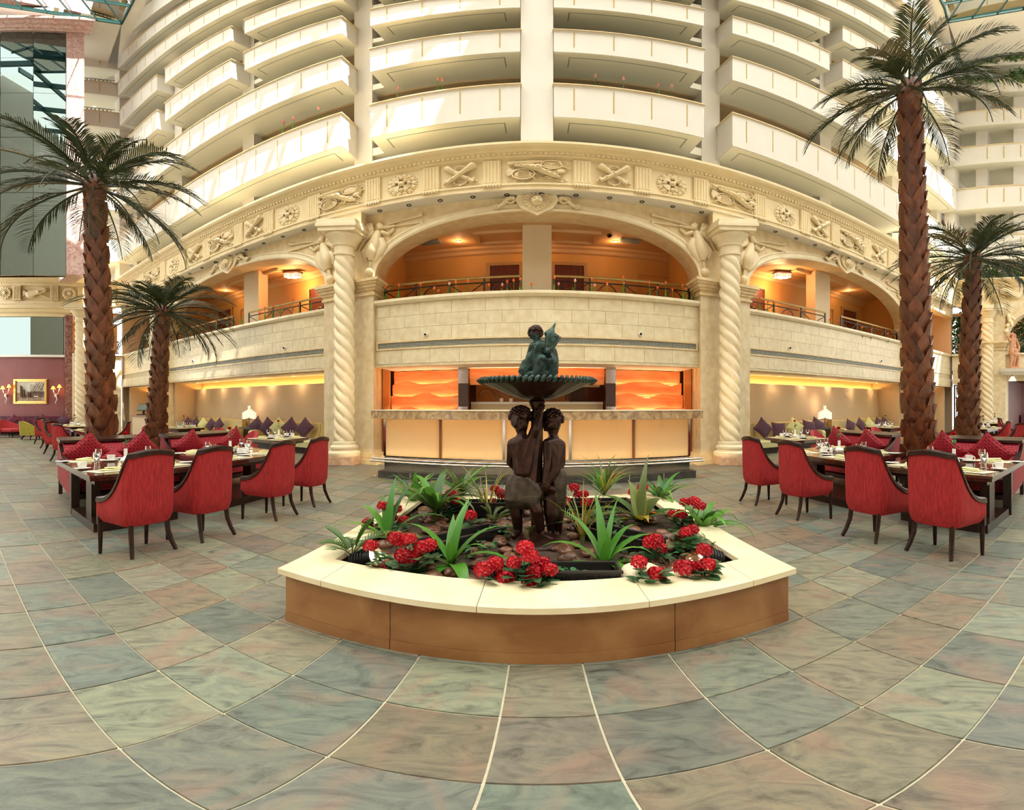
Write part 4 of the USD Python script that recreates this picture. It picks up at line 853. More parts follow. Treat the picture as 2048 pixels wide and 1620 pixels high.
bar.wpart('plinth', box(-3.14, 3.14, 6.9, 7.6, 0, .15, .3), 'dark_stone'); bar.wpart('mirror_kick_panel', box(-3.04, 3.04, 7.0, 7.05, .15, .44, .3), 'mirror_steel')
for k in range(1, 9): x = -3.14 + 6.28 * k / 9; bar.wpart('plinth_joint', box(x - .006, x + .006, 6.895, 6.9, 0, .15), 'grout')
bar.wpart('bar_ledge', box(-3.04, 3.04, 7.0, 7.12, .43, .46, .3), 'steel')
edges = [-3.03, -1.85, -.62, .62, 1.85, 3.03]
for k in range(5): bar.wpart('glass_panel', box(edges[k] + .02, edges[k + 1] - .02, 7.0, 7.015, .46, 1.22, .3), 'frosted_panel')
for k in range(6): bar.wpart('panel_divider', box(edges[k] - .025, edges[k] + .025, 6.985, 7.03, .46, 1.225), 'brown_wood' if k in (1, 4) else 'mirror_steel')
bar.wpart('light_box_back', box(-3.03, 3.03, 7.5, 7.55, .44, 1.22, .3), 'brown_wood')
bar.wpart('light_strip', box(-3.0, 3.0, 7.10, 7.13, .462, .475, .3), 'strip_glow')
for z, y in ((.36, 6.86), (.40, 6.94)): bar.wpart('foot_rail', tube([(x, y, z) for x in np.linspace(-3.3, 3.3, 30)], .022, 8), 'steel', smooth=True)
for k in range(6): bar.wpart('rail_bracket', tube([(edges[k] * .98, 6.86, .36), (edges[k] * .98, 7.02, .33)], .014, 6), 'steel')

# ---------------------------------------------------------------- lit recesses left and right
for s, sd in ((-1, 'left'), (1, 'right')):
    for a, b in ((5.5, 13.4), (14.9, 17.8)):
        rec.wpart('recess_ceiling', box(s * a, s * b, YW + .05, 10.05, 2.46, 2.6, .3), 'cream_paint')
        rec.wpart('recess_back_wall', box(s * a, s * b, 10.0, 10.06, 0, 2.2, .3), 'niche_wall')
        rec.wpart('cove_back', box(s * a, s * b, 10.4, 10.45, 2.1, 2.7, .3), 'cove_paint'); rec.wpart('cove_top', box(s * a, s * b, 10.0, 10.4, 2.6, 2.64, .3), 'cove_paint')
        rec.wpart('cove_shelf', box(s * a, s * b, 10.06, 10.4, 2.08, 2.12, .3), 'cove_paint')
        for x in (a, b): rec.wpart('recess_end_wall', box(s * x - .05, s * x + .05, YW + .3, 10.4, 0, 2.6, .3), 'niche_wall')
        c = T('cove_light', f'warm light strip lying in the {"long" if a < 6 else "short"} cove of the {sd} recess', 'lamp', WP(s * (a + b) / 2, 10.3, 2.13)); c.wpart('strip', box(s * (a + .1), s * (b - .1), 10.28, 10.32, 2.13, 2.145, .3), 'cove_glow')
        x = a + .7
        while x < b - .3:
            p = WP(s * x, 9.72, 2.455); d = T('downlight', 'small recessed downlight in the ' + sd + ' recess ceiling', 'downlight', p, 0, group='downlights over the ' + sd + ' banquettes')
            d.part('trim_ring', lathe([(.05, 0), (.075, 0), (.075, -.012), (.05, -.012), (.05, 0)], 16), 'white_metal'); d.part('bulb', lathe([(0, -.004), (.05, -.004), (.05, -.002), (0, -.002)], 12), 'lamp_glow')
            l = UsdLux.DiskLight.Define(stage, d.path + '/lamp'); l.CreateRadiusAttr(.05); l.CreateIntensityAttr(SPOT); l.CreateColorAttr(Gf.Vec3f(1., .70, .42)); l.AddTranslateOp().Set(Gf.Vec3d(0, 0, -.02)); UsdLux.ShapingAPI.Apply(l.GetPrim()).CreateShapingConeAngleAttr(48.); UsdLux.ShapingAPI(l).CreateShapingConeSoftnessAttr(.6)
            x += 1.32

# gallery lamps
for s, x in ((-1, -8.0), (1, 8.05)):
    p = WP(x, 10.3, 6.3); t = T('ceiling_lamp', 'glowing ceiling lamp of small glass cubes in the ' + ('left' if s < 0 else 'right') + ' arch', 'lamp', p, turn(x, 10.3)[0])
    t.part('ceiling_plate', rbox(.62, .3, .04, .01, (0, 0, .06)), 'brown_wood')
    for k in range(3):
        for j in range(2): t.part('glass_cube', rbox(.16, .12, .15, .015, (-.2 + .2 * k, -.07 + .14 * j, -.04 - .02 * (k % 2))), 'lamp_white')
    l = UsdLux.SphereLight.Define(stage, t.path + '/lamp'); l.CreateRadiusAttr(.15); l.CreateIntensityAttr(GAL); l.CreateColorAttr(Gf.Vec3f(1., .55, .25)); l.AddTranslateOp().Set(Gf.Vec3d(0, -.0, -.35))
for x, y in ((-2.2, 10.3), (2.2, 10.3), (-11.6, 10.3), (11.6, 10.3), (0, 10.45), (-16.4, 9.8), (16.4, 9.8)):  # added downlights, warm fill for the gallery between its lamps
    d = T('downlight', 'added gallery ceiling downlight ' + {-2.2: 'left of the central pillar', 2.2: 'right of the central pillar', -11.6: 'at the far end of the left arch', 11.6: 'at the far end of the right arch', 0: 'behind the central pillar', -16.4: 'beyond the left arch', 16.4: 'beyond the right arch'}[x], 'downlight', WP(x, y, 6.44))
    d.part('trim_ring', lathe([(.05, 0), (.08, 0), (.08, -.012), (.05, -.012), (.05, 0)], 16), 'white_metal'); d.part('bulb', lathe([(0, -.006), (.05, -.006), (.05, -.002), (0, -.002)], 12), 'lamp_glow')
    l = UsdLux.SphereLight.Define(stage, d.path + '/lamp'); l.CreateRadiusAttr(.06); l.CreateIntensityAttr(GAL2); l.CreateColorAttr(Gf.Vec3f(1., .52, .22)); l.AddTranslateOp().Set(Gf.Vec3d(0, 0, -.14))

# ---------------------------------------------------------------- planter
def sca(r, z=0): return EYE / (r * math.atan(EYE / r))
pl = T('planter', 'low stone planter box with cream coping around the fountain', 'planter', W(np.array([[0, 3.05, 0.]]))[0])
X0, Y0_, Y1_, ZR = 1.44, 1.815, 4.28, .425
cut = [-X0, -.75, .70, X0]
for k in range(3):
    a, b = cut[k] + .002, cut[k + 1] - .002
    pl.wpart('front_panel', box(a, b, Y0_, Y0_ + .05, .085, ZR - .04, .12), 'planter_stone'); pl.wpart('front_kerb', box(a, b, Y0_ - .004, Y0_ + .05, 0, .083, .12), 'planter_stone')
for s in (-1, 1):
    for k in range(3): a = Y0_ + .05 + .8 * k; pl.wpart('side_panel', box(s * (X0 - .05), s * X0, a + .002, a + .798, 0, ZR - .04, .12), 'planter_stone')
for k in range(3): pl.wpart('rear_panel', box(-X0 + .96 * k, -X0 + .96 * k + .958, Y1_ - .05, Y1_, 0, ZR - .04, .12), 'planter_stone')
o = .035; CW = .21
cx_ = [-X0 - o, -1.16, -.29, .55, 1.16, X0 + o]
for k in range(5): pl.wpart('coping_slab', box(cx_[k] + .002, cx_[k + 1] - .002, Y0_ - o, Y0_ + .30, ZR - .04, ZR, .1), 'coping_stone')
for s in (-1, 1):
    for k in range(3): a = Y0_ + .302 + .66 * k; pl.wpart('coping_slab', box(s * (X0 - CW + o), s * (X0 + o), a, a + .656, ZR - .04, ZR, .1), 'coping_stone')
cx2 = [-X0 - o, -.5, .45, X0 + o]
for k in range(3): pl.wpart('coping_slab', box(cx2[k] + .002, cx2[k + 1] - .002, Y1_ - .19, Y1_ + o, ZR - .04, ZR, .1), 'coping_stone')
gx, gy = np.meshgrid(np.linspace(-1.27, 1.27, 50), np.linspace(2.12, 4.1, 40), indexing='ij'); gz = .31 + .05 * meshkit.fbm(np.stack([gx * 3, gy * 3, gx * 0], -1), 3, 2) + .04 * np.exp(-((gx / .5) ** 2 + ((gy - 3.0) / .5) ** 2))
pl.wpart('soil_bed', grid(np.stack([gx, gy, gz], -1)), 'soil', smooth=True, kind='stuff')
def soil_z(x, y): i = min(49, max(0, int(round((x + 1.27) / 2.54 * 49)))); j = min(39, max(0, int(round((y - 2.12) / 1.98 * 39)))); return gz[i, j]
def put(x, y, z=None):
    """Where a thing rooted at (x, y) of the planter stands, its turn and its size."""
    return W(np.array([[x, y, soil_z(x, y) if z is None else z]]))[0], turn(x, y)[0], sca(math.hypot(x, y))
protos = []
for k in range(5):
    v, f = ball((0, 0, 0), 1, 2); v = v * (1 + .25 * (meshkit.noise(v * 1.6 + 9 * k) - .5))[:, None] * np.array([.05, .037, .026])
    protos.append((v, f))
r3 = np.random.default_rng(11); P0 = {}; n = 0
while n < 290:
    x, y = r3.uniform(-1.2, 1.2), r3.uniform(2.16, 4.05)
    if math.hypot(x, y - 3.0) < .26: continue
    k = n % 5; z = soil_z(x, y) + r3.uniform(.008, .028); p = W(np.array([[x, y, z]]))[0]; s = r3.uniform(.95, 1.9)
    if k not in P0:
        P0[k] = T('pebble', 'rounded reddish brown river pebble among the planting', 'pebble', p, r3.uniform(0, 360), (s, s, s), 'river pebbles in the planter'); P0[k].part('stone', protos[k], 'pebble', smooth=True)
    else: dup(P0[k], 'rounded reddish brown river pebble among the planting', p, r3.uniform(0, 360), (s, s, s * r3.uniform(.8, 1.2)))
    n += 1
def bigstone(px, py, r, label):
    v, f = ball((0, 0, 0), 1, 2); v = v * (1 + .3 * (meshkit.noise(v * 1.4 + px) - .5))[:, None] * np.array([r * 1.3, r, r * .8]); x, y = pixp(px, py, .36); p, tr, s = put(x, y)
    obj('stone', (v * s + p + (0, 0, r * .4), f), 'coping_stone', True, label=label, cat='stone')
def pixp(px, py, z):
    th, r = (px - 1074) / 750, (z - EYE) / math.tan((810 - py) / 750); return r * math.sin(th), r * math.cos(th)
bigstone(1285, 1158, .11, 'large pale stone at the front rim, right of the bright green plants')
bigstone(738, 1112, .07, 'pale pinkish stone beside the left ground spotlight')
def trough(label, c, w, d, rotz, h=.10):
    p, tr, s = put(*c); t = T('planter_trough', label, 'trough', p, tr + rotz, (s, s, s)); m = MB(); q = .012
    t.part('trough_body', MB().add(box(-w / 2, w / 2, -d / 2, -d / 2 + q, -.03, h)).add(box(-w / 2, w / 2, d / 2 - q, d / 2, -.03, h)).add(box(-w / 2, -w / 2 + q, -d / 2, d / 2, -.03, h)).add(box(w / 2 - q, w / 2, -d / 2, d / 2, -.03, h)).add(box(-w / 2, w / 2, -d / 2, d / 2, -.03, h - .05)), 'black_plastic')
    t.part('trough_rim', MB().add(rbox(w + .03, .02, .02, .006, (0, -d / 2, h), 6)).add(rbox(w + .03, .02, .02, .006, (0, d / 2, h), 6)).add(rbox(.02, d + .03, .02, .006, (-w / 2, 0, h), 6)).add(rbox(.02, d + .03, .02, .006, (w / 2, 0, h), 6)), 'black_plastic')
    m = MB()
    for k in range(int(w / .035)): x = -w / 2 + .02 + .035 * k; m.add(tube([(x, -d / 2 - .002, .0), (x + .02, -d / 2 - .002, h - .02)], .003, 4)).add(tube([(x + .02, -d / 2 - .002, .0), (x, -d / 2 - .002, h - .02)], .003, 4))
    t.part('lattice_ribs', m, 'black_plastic', kind='stuff')
trough('black trough along the front rim under the red geraniums', (.1, 2.26), .78, .2, 0)
trough('black trough slanting to the right behind the right green plant', (.62, 2.84), .75, .2, -52, .12)
trough('black trough slanting to the left behind the left green plant', (-.58, 2.82), .75, .2, 52, .12)
trough('black trough along the back of the planter, right of the statue', (.55, 3.75), .75, .2, 0, .16)
trough('black trough along the back of the planter, left of the statue', (-.5, 3.75), .75, .2, 0, .16)
def ground_spot(label, c, rotz, lit):
    p, tr, s = put(*c); t = T('ground_spotlight', label, 'lamp', p + (0, 0, .05), tr + rotz, (s, s, s)); b = lambda pr: rot(lathe(pr, 18), (0, 1, 0), 70)
    t.part('housing', b([(0, -.2), (.035, -.2), (.04, -.14), (.055, -.12), (.055, 0), (.06, 0), (.06, .03), (.048, .03), (.048, .0), (0, .0)]), 'black_plastic', smooth=40)
    m = MB()
    for k in range(5): m.add(b([(.05, -.12 + .022 * k), (.064, -.12 + .022 * k), (.064, -.112 + .022 * k), (.05, -.112 + .022 * k)]))
    t.part('cooling_fins', m, 'black_plastic'); t.part('lens', b([(0, .012), (.047, .012), (.047, .016), (0, .016)]), 'lamp_glow')
    l = UsdLux.SphereLight.Define(stage, t.path + '/lamp'); l.CreateRadiusAttr(.015); l.CreateIntensityAttr(lit * 5); l.CreateColorAttr(Gf.Vec3f(1., .68, .32)); l.AddTranslateOp().Set(Gf.Vec3d(.12, 0, .09))
ground_spot('black finned spotlight glowing near the right front corner of the planter', (1.13, 2.36), 180, GSPOT)
ground_spot('small spotlight glowing near the left front corner of the planter', (-1.12, 2.33), 0, GSPOT)
# ---------------------------------------------------------------- fountain with bronze children
RF = 3.0; pF = W(np.array([[0, RF, .34]]))[0]; sF = sca(RF)
def q(px, py, y=0., r=None):
    """A point of the statue from where it shows in front of the lens, in metres from its foot."""
    p = ((px - 1074) / 750 * (RF + y), y, 1.5 + (RF + y) * math.tan((810 - py) / 750) - .34); return p if r is None else (*p, r)
fo = T('fountain', 'bronze fountain of two children holding up a gadrooned bowl with a small figure on top', 'fountain', pF, 0, (sF * .95, sF * .95, sF * .96))
v, f = vf(lathe([(0, -.03), (.30, -.03), (.31, .02), (.27, .05), (.2, .07), (.1, .1), (0, .1)], 40)); v = v * (1 + .12 * (meshkit.noise(v * 7) - .5))[:, None]
fo.part('rock_base', mv((v, f), (0.01, 0, 0)), 'bronze', smooth=True)
zb = lambda py: q(0, py)[2]
fo.part('stem', lathe([(.075, zb(1080)), (.05, zb(1060)), (.047, zb(960)), (.05, zb(870)), (.052, zb(830)), (.04, zb(822)), (.06, zb(812)), (.07, zb(805)), (.045, zb(800))], 24), 'bronze', smooth=40)
# bowl: fluted underside, gadrooned lip
a = np.linspace(0, 2 * PI, 145); R_ = np.array([.045, .10, .18, .27, .36, .42, .455, .47]); Zs = np.array([zb(804), zb(801), zb(796), zb(788), zb(778), zb(772), zb(768), zb(763)])
G = []
for r, z in zip(R_, Zs): e = .02 * math.sin(min(1, r / .3) * PI / 2); rr = r * (1 + e * 1.6 * np.abs(np.sin(9 * a)) - e); G.append(np.stack([rr * np.cos(a), rr * np.sin(a), z + .012 * (r / .47) * np.abs(np.sin(9 * a))], -1))
bp = fo.part('bowl', MB().add(grid(np.array(G))).add(lathe([(.47, zb(763)), (.44, zb(760)), (.40, zb(766)), (.25, zb(776)), (0, zb(778))], 72)), 'bronze', smooth=60)
m = MB()
for k in range(64):
    t = 2 * PI * k / 64; d = np.array([math.cos(t), math.sin(t), 0]); tg = np.array([-math.sin(t), math.cos(t), 0]); c = d * .478 + (0, 0, zb(762))
    m.add(tube([c - tg * .014 + (0, 0, -.02) - d * .01, c + d * .012, c + tg * .014 + (0, 0, .02) - d * .012], [.012, .02, .012], 7))
fo.part('gadrooned_rim', m, 'verdigris', smooth=True, parent=bp)
fo.part('water', lathe([(0, zb(771)), (.40, zb(771))], 40), 'dark_mirror', parent=bp)

def hair_cap(c, r, n, seed, sz, top=.25):
    m = MB(); r2 = np.random.default_rng(seed); m.add(ball((c[0], c[1], c[2] + r * .12), r * .98, 2, (1, 1, .95)))
    for k in range(n):
        z = 1 - (k + .5) / n * (1 + top); t = k * 2.39996; s = math.sqrt(max(0, 1 - z * z)); d = np.array([s * math.cos(t), s * math.sin(t), z])
        if d[1] < -.25 and d[2] < .3: continue
        m.add(ball(np.array(c) + d * r * 1.0 + (0, 0, r * .08), sz * r2.uniform(.8, 1.25), 1, (1, 1, .85)))
    return m
def face(J, c, r, fx, fy):
    """Nose, cheeks, brows, lips and chin on the side (fx, fy) of a head."""
    f = np.array([fx, fy, 0.]) / math.hypot(fx, fy); s = np.array([-f[1], f[0], 0]); c = np.array(c); P = lambda a, b, z, rr: (*(c + f * r * a + s * r * b + (0, 0, r * z)), r * rr)
    J.update(no=P(1.02, 0, -.12, .13), nb=P(.93, 0, .12, .1), ch=P(.80, 0, -.72, .22), ckl=P(.72, .42, -.3, .3), ckr=P(.72, -.42, -.3, .3), lp=P(.93, 0, -.44, .1), brl=P(.86, .32, .2, .12), brr=P(.86, -.32, .2, .12), jw=P(.3, 0, -.55, .5))
    return [('hd', 'no'), ('nb', 'no'), ('hd', 'ch'), ('hd', 'ckl'), ('hd', 'ckr'), ('lp', 'ch'), ('nb', 'brl'), ('nb', 'brr'), ('hd', 'jw')]
def eyes(c, r, fx, fy):
    f = np.array([fx, fy, 0.]) / math.hypot(fx, fy); s = np.array([-f[1], f[0], 0]); m = MB()
    for b in (-.33, .33): m.add(ball(np.array(c) + f * r * .93 + s * r * b + (0, 0, r * .02), r * .11, 1))
    return m
def hand(J, w, d, up, n, r=.0085):
    """Five fingers from the palm at w, along d, the knuckles turned by up."""
    w, d, up = np.array(w, float), np.array(d, float), np.array(up, float); d /= np.linalg.norm(d); sd = np.cross(d, up); sd /= np.linalg.norm(sd); B = []; L = [.030, .038, .042, .038, .030]
    J[n + 'p'] = (*(w + d * .02), .022)
    for k in range(5):
        o = sd * .012 * (k - 2); a = w + d * .03 + o
        if k == 0: a = w + d * .008 + sd * -.024; dd = d * .6 - sd * .8
        else: dd = d + sd * .08 * (k - 2)
        b = a + dd * L[k] * .6; e = b + (dd * .6 - up * .7) * L[k] * .55
        for j, p in (('a', a), ('b', b), ('c', e)): J[f'{n}{k}{j}'] = (*p, r * (1 if j != 'c' else .85))
        B += [(n + 'p', f'{n}{k}a'), (f'{n}{k}a', f'{n}{k}b'), (f'{n}{k}b', f'{n}{k}c')]
    return B
def cloth(J, bones, n, seed, amp=.018, freq=(34, 34, 4)):
    v, f = skin(J, bones, .014, 14); t = trimesh.Trimesh(v, f, process=False); w = meshkit.fbm(v * np.array(freq) + seed, 3, seed) - .5; return v + t.vertex_normals * (w * amp)[:, None], f

# left child, looking out, its left arm about the stem
J = dict(hd=q(1037, 845, -.05, .078), sk=q(1039, 838, -.03, .082), nk=q(1042, 872, -.03, .036), c1=q(1043, 890, -.03, .072), c2=q(1042, 920, -.03, .085), bl=q(1046, 950, -.05, .088), hp=q(1044, 985, -.03, .092), hl=q(1030, 992, -.02, .07), hr=q(1060, 995, -.04, .07),
         kl=q(1031, 1035, -.03, .052), al=q(1034, 1068, -.01, .032), fl=q(1024, 1076, -.09, .024), ul=q(1034, 1060, 0, .04), kr=q(1074, 1028, -.09, .055), cr=q(1078, 1050, -.07, .044), ar=q(1083, 1070, -.05, .031), fr=q(1098, 1080, -.12, .024), fr2=q(1106, 1084, -.15, .017),
         sl=q(1022, 893, -.03, .045), sr=q(1062, 890, -.05, .045), er=q(1072, 862, -.12, .033), wr=q(1082, 828, -.075, .024), el=q(1018, 930, .03, .034), wl=q(1040, 950, .09, .026))
B = [('hd', 'sk'), ('sk', 'nk'), ('nk', 'c1'), ('c1', 'c2'), ('c2', 'bl'), ('bl', 'hp'), ('c1', 'sl'), ('c1', 'sr'), ('sl', 'c2'), ('sr', 'c2'), ('hp', 'hl'), ('hp', 'hr'), ('hl', 'kl'), ('kl', 'ul'), ('ul', 'al'), ('al', 'fl'), ('hr', 'kr'), ('kr', 'cr'), ('cr', 'ar'), ('ar', 'fr'), ('fr', 'fr2'), ('sr', 'er'), ('er', 'wr'), ('sl', 'el'), ('el', 'wl')]
B += face(J, J['hd'][:3], .078, .15, -1) + hand(J, J['wr'][:3], (0, .1, 1), (-.3, -1, 0), 'h')
c1 = fo.part('left_child', skin(J, B, .011, 10), 'bronze', smooth=True, label='bronze child facing out with arm around the stem')
fo.part('hair', hair_cap(J['sk'][:3], .086, 90, 3, .017), 'bronze', smooth=True, parent=c1); fo.part('eyes', eyes(J['hd'][:3], .078, .15, -1), 'bronze', smooth=True, parent=c1)
K = dict(a=q(1045, 962, -.04, .09), b=q(1026, 975, -.03, .075), c=q(1024, 1005, -.03, .08), d=q(1066, 985, -.05, .075), e=q(1050, 1005, -.06, .085), f=q(1076, 992, -.07, .05), k=q(1064, 1016, -.08, .05), l=q(1022, 1012, -.03, .06))
fo.part('hip_cloth', cloth(K, [('a', 'b'), ('b', 'c'), ('a', 'd'), ('a', 'e'), ('c', 'e'), ('d', 'f'), ('f', 'k'), ('e', 'k'), ('c', 'l'), ('e', 'l'), ('a', 'e', 'c', 'b'), ('a', 'd', 'k', 'e')], 0, 3, .03), 'bronze_cloth', smooth=True, parent=c1)
# right child, seen from its side, head turned to the stem, arms hanging
J = dict(hd=q(1104, 849, .02, .074), sk=q(1107, 843, .03, .08), nk=q(1108, 874, .03, .035), c1=q(1109, 892, .02, .066), c2=q(1108, 920, .01, .078), bl=q(1106, 948, 0, .078), hp=q(1108, 980, .01, .084), hl=q(1100, 990, 0, .062), hr=q(1116, 990, .03, .062), kl=q(1101, 1034, -.03, .048), al=q(1104, 1066, .0, .03), fl=q(1092, 1078, -.07, .023), kr=q(1118, 1036, .02, .046), ar=q(1119, 1066, .04, .029), fr=q(1112, 1076, -.02, .022),
         sl=q(1096, 892, -.06, .042), el=q(1096, 932, -.09, .034), wl=q(1090, 975, -.1, .024), sr=q(1124, 894, .05, .042), er=q(1126, 930, .05, .032), wr=q(1116, 958, .0, .024))
B = [('hd', 'sk'), ('sk', 'nk'), ('nk', 'c1'), ('c1', 'c2'), ('c2', 'bl'), ('bl', 'hp'), ('c1', 'sl'), ('c1', 'sr'), ('sl', 'c2'), ('sr', 'c2'), ('hp', 'hl'), ('hp', 'hr'), ('hl', 'kl'), ('kl', 'al'), ('al', 'fl'), ('hr', 'kr'), ('kr', 'ar'), ('ar', 'fr'), ('sl', 'el'), ('el', 'wl'), ('sr', 'er'), ('er', 'wr')]
B += face(J, J['hd'][:3], .074, -.9, -.55) + hand(J, J['wl'][:3], (-.05, 0, -1), (0, -1, 0), 'h')
c2 = fo.part('right_child', skin(J, B, .011, 10), 'bronze', smooth=True, label='bronze child turned towards the stem with arms lowered')
fo.part('hair', hair_cap(J['sk'][:3], .084, 90, 5, .016), 'bronze', smooth=True, parent=c2); fo.part('eyes', eyes(J['hd'][:3], .074, -.9, -.55), 'bronze', smooth=True, parent=c2)
K = dict(a=q(1112, 948, .02, .07), b=q(1118, 975, .02, .075), c=q(1114, 1005, .02, .07), d=q(1122, 1015, .03, .055), e=q(1110, 1030, .01, .06), f=q(1118, 1042, .03, .045), g=q(1124, 955, .02, .045))
fo.part('hip_cloth', cloth(K, [('a', 'b'), ('b', 'c'), ('c', 'd'), ('c', 'e'), ('d', 'f'), ('e', 'f'), ('a', 'g'), ('g', 'b'), ('b', 'd')], 0, 9, .03), 'bronze_cloth', smooth=True, parent=c2)
# small draped figure on the bowl, hugging a fish
J = dict(hd=q(1071, 664, 0, .05), nk=q(1074, 680, .0, .026), c1=q(1078, 690, .0, .05), c2=q(1080, 705, .01, .052), hp=q(1080, 725, .0, .06), sl=q(1064, 690, -.02, .03), sr=q(1094, 688, -.03, .032), er=q(1098, 700, -.09, .024), wr=q(1114, 682, -.06, .018), el=q(1058, 705, .0, .022), wl=q(1070, 715, .06, .018))
B = [('hd', 'nk'), ('nk', 'c1'), ('c1', 'c2'), ('c2', 'hp'), ('c1', 'sl'), ('c1', 'sr'), ('sr', 'er'), ('er', 'wr'), ('sl', 'el'), ('el', 'wl')] + face(J, J['hd'][:3], .05, -.8, -.2) + hand(J, J['wr'][:3], (.2, .3, 1), (0, -1, 0), 'h', .006)
c3 = fo.part('small_figure', skin(J, B, .009, 8), 'verdigris', smooth=True, label='curly-haired figure in green patina robe')
h = hair_cap(J['hd'][:3], .052, 70, 7, .0165, .5)
fo.part('curls', h, 'bronze', smooth=True, parent=c3)
K = dict(a=q(1078, 690, 0, .055), b=q(1064, 712, -.01, .055), c=q(1055, 735, 0, .055), d=q(1048, 750, 0, .045), e=q(1080, 715, 0, .072), f=q(1075, 750, -.02, .065), g=q(1098, 722, .0, .082), h=q(1104, 738, .0, .062), i=q(1094, 752, -.01, .05), j=q(1102, 700, .02, .05))
fo.part('robe', cloth(K, [('a', 'b'), ('b', 'c'), ('c', 'd'), ('a', 'e'), ('e', 'f'), ('e', 'g'), ('g', 'h'), ('f', 'i'), ('h', 'i'), ('c', 'e'), ('d', 'f'), ('j', 'g'), ('a', 'j')], 0, 4, .045, (46, 46, 7)), 'verdigris', smooth=True, parent=c3)
K = dict(a=q(1092, 700, -.05, .025), b=q(1102, 684, -.06, .045), c=q(1102, 668, -.05, .042), d=q(1106, 656, -.03, .018), e=q(1112, 645, -.02, .007), f=q(1114, 672, -.05, .03), g=q(1094, 664, -.04, .02))
fo.part('fish', skin(K, [('a', 'b'), ('b', 'c'), ('c', 'd'), ('d', 'e'), ('b', 'f'), ('c', 'f'), ('c', 'g'), ('d', 'g')], .008, 5), 'verdigris', smooth=True, parent=c3)
K = dict(a=q(1050, 752, -.02, .03), b=q(1043, 738, -.02, .03), c=q(1038, 742, -.03, .016), d=q(1046, 722, -.01, .018), e=q(1052, 718, 0, .012))
fo.part('fish_head', skin(K, [('a', 'b'), ('b', 'c'), ('b', 'd'), ('d', 'e')], .008, 5), 'verdigris', smooth=True, parent=c3)

# ---------------------------------------------------------------- plants of the planter
def blade(L, w, az, el, droop, n=9, fold=.25, tip=2.2, x=0, y=0, z=0, twist=0):
    """A strap leaf: starts at elevation el, bends down by droop, folded along its midrib; a thin solid."""
    A, p, e = [], np.array([x, y, z], float), el
    d = np.array([math.cos(az), math.sin(az), 0]); s = np.array([-math.sin(az), math.cos(az), 0])
    for i in range(n):
        t = i / (n - 1); ww = w * (math.sin(PI * min(1, t * .94 + .06) ** .75) ** .8) * (1 - t ** tip * .6) / 2; ww = max(ww, .001); up = -d * math.sin(e) + np.array([0, 0, math.cos(e)])
        c, sn = math.cos(twist * t), math.sin(twist * t); s2 = s * c + up * sn; u2 = up * c - s * sn
        A.append([p + s2 * ww + u2 * fold * ww, p, p - s2 * ww + u2 * fold * ww]); p = p + (d * math.cos(e) + np.array([0, 0, math.sin(e)])) * L / (n - 1); e -= droop / (n - 1) * (.4 + 1.2 * t)
    return grid(np.array(A))
def strap_plant(label, px, py, spec, cat='plant', name='dracaena', zz=.37, stem=0.):
    x, y = pixp(px, py, zz); p, tr, s = put(x, y); s *= 1.42; t = T(name, label, cat, p, tr, (s, s, s))
    for (az, el, L, w, dr, mt) in spec: t.part('leaf', blade(L * 1.08, w, math.radians(az), math.radians(el - 4), math.radians(dr + 38), z=stem + .02), mt, smooth=True)
    t.part('stem', tube([(0, 0, -.04), (0, 0, .05 + stem)], [.012, .015], 6), 'leaf_olive')
    return t
def mixspec(seed, n, L, w, mts, el=(35, 80), dr=(40, 110)):
    r2 = np.random.default_rng(seed); n = int(n * 1.35); w = w * 1.12; return [(k * 137.5 + r2.uniform(-15, 15), r2.uniform(*el), L * r2.uniform(.75, 1.1), w * r2.uniform(.85, 1.15), r2.uniform(*dr), mts[r2.integers(len(mts))]) for k in range(n)]
bb = 'leaf_bright'
strap_plant('bright green strap-leaved plant at the front rim, left of the central geraniums', 903, 1132, [(75, 78, .34, .055, 25, bb), (100, 70, .26, .06, 20, bb), (25, 60, .34, .05, 60, bb), (160, 62, .32, .05, 50, bb), (-15, 38, .36, .045, 80, bb), (185, 30, .26, .05, 60, bb), (205, 5, .30, .06, 30, bb), (-120, 10, .16, .06, 55, bb), (-62, 25, .30, .075, 110, bb), (-80, 70, .2, .05, 30, bb), (60, 82, .30, .05, 10, bb), (-30, 60, .25, .05, 60, bb)])
strap_plant('bright green strap-leaved plant at the front rim, right of the central geraniums', 1208, 1130, [(95, 80, .36, .05, 15, bb), (60, 72, .34, .035, 10, bb), (140, 68, .33, .05, 30, bb), (165, 45, .34, .055, 70, bb), (20, 48, .36, .05, 60, bb), (-8, 18, .36, .05, 40, bb), (195, 20, .34, .05, 50, bb), (-72, 25, .34, .07, 105, bb), (-85, 75, .2, .05, 20, bb), (-150, 5, .18, .06, 40, bb), (40, 60, .3, .045, 45, bb), (-25, 55, .25, .045, 70, bb)])
strap_plant('tall strap-leaved plant with orange lower leaves near the left rim', 775, 1078, [(95, 82, .36, .05, 10, bb), (60, 78, .34, .05, 15, 'leaf_dark'), (150, 60, .36, .05, 70, bb), (185, 40, .36, .04, 60, bb), (20, 50, .38, .07, 70, 'leaf_dark'), (-20, 25, .32, .06, 40, 'leaf_olive'), (-70, 50, .2, .05, 60, 'leaf_yellow'), (-100, 40, .2, .05, 60, 'leaf_yellow'), (-40, 45, .2, .045, 60, 'leaf_yellow'), (-130, 45, .2, .05, 80, 'leaf_yellow'), (120, 70, .3, .05, 30, bb)])
strap_plant('large dark strap-leaved plant left of the statue with long arching leaves', 870, 1040, mixspec(4, 15, .48, .055, ['leaf_dark', 'leaf_dark', bb, 'leaf_olive'], (35, 78), (30, 90)), stem=.06)
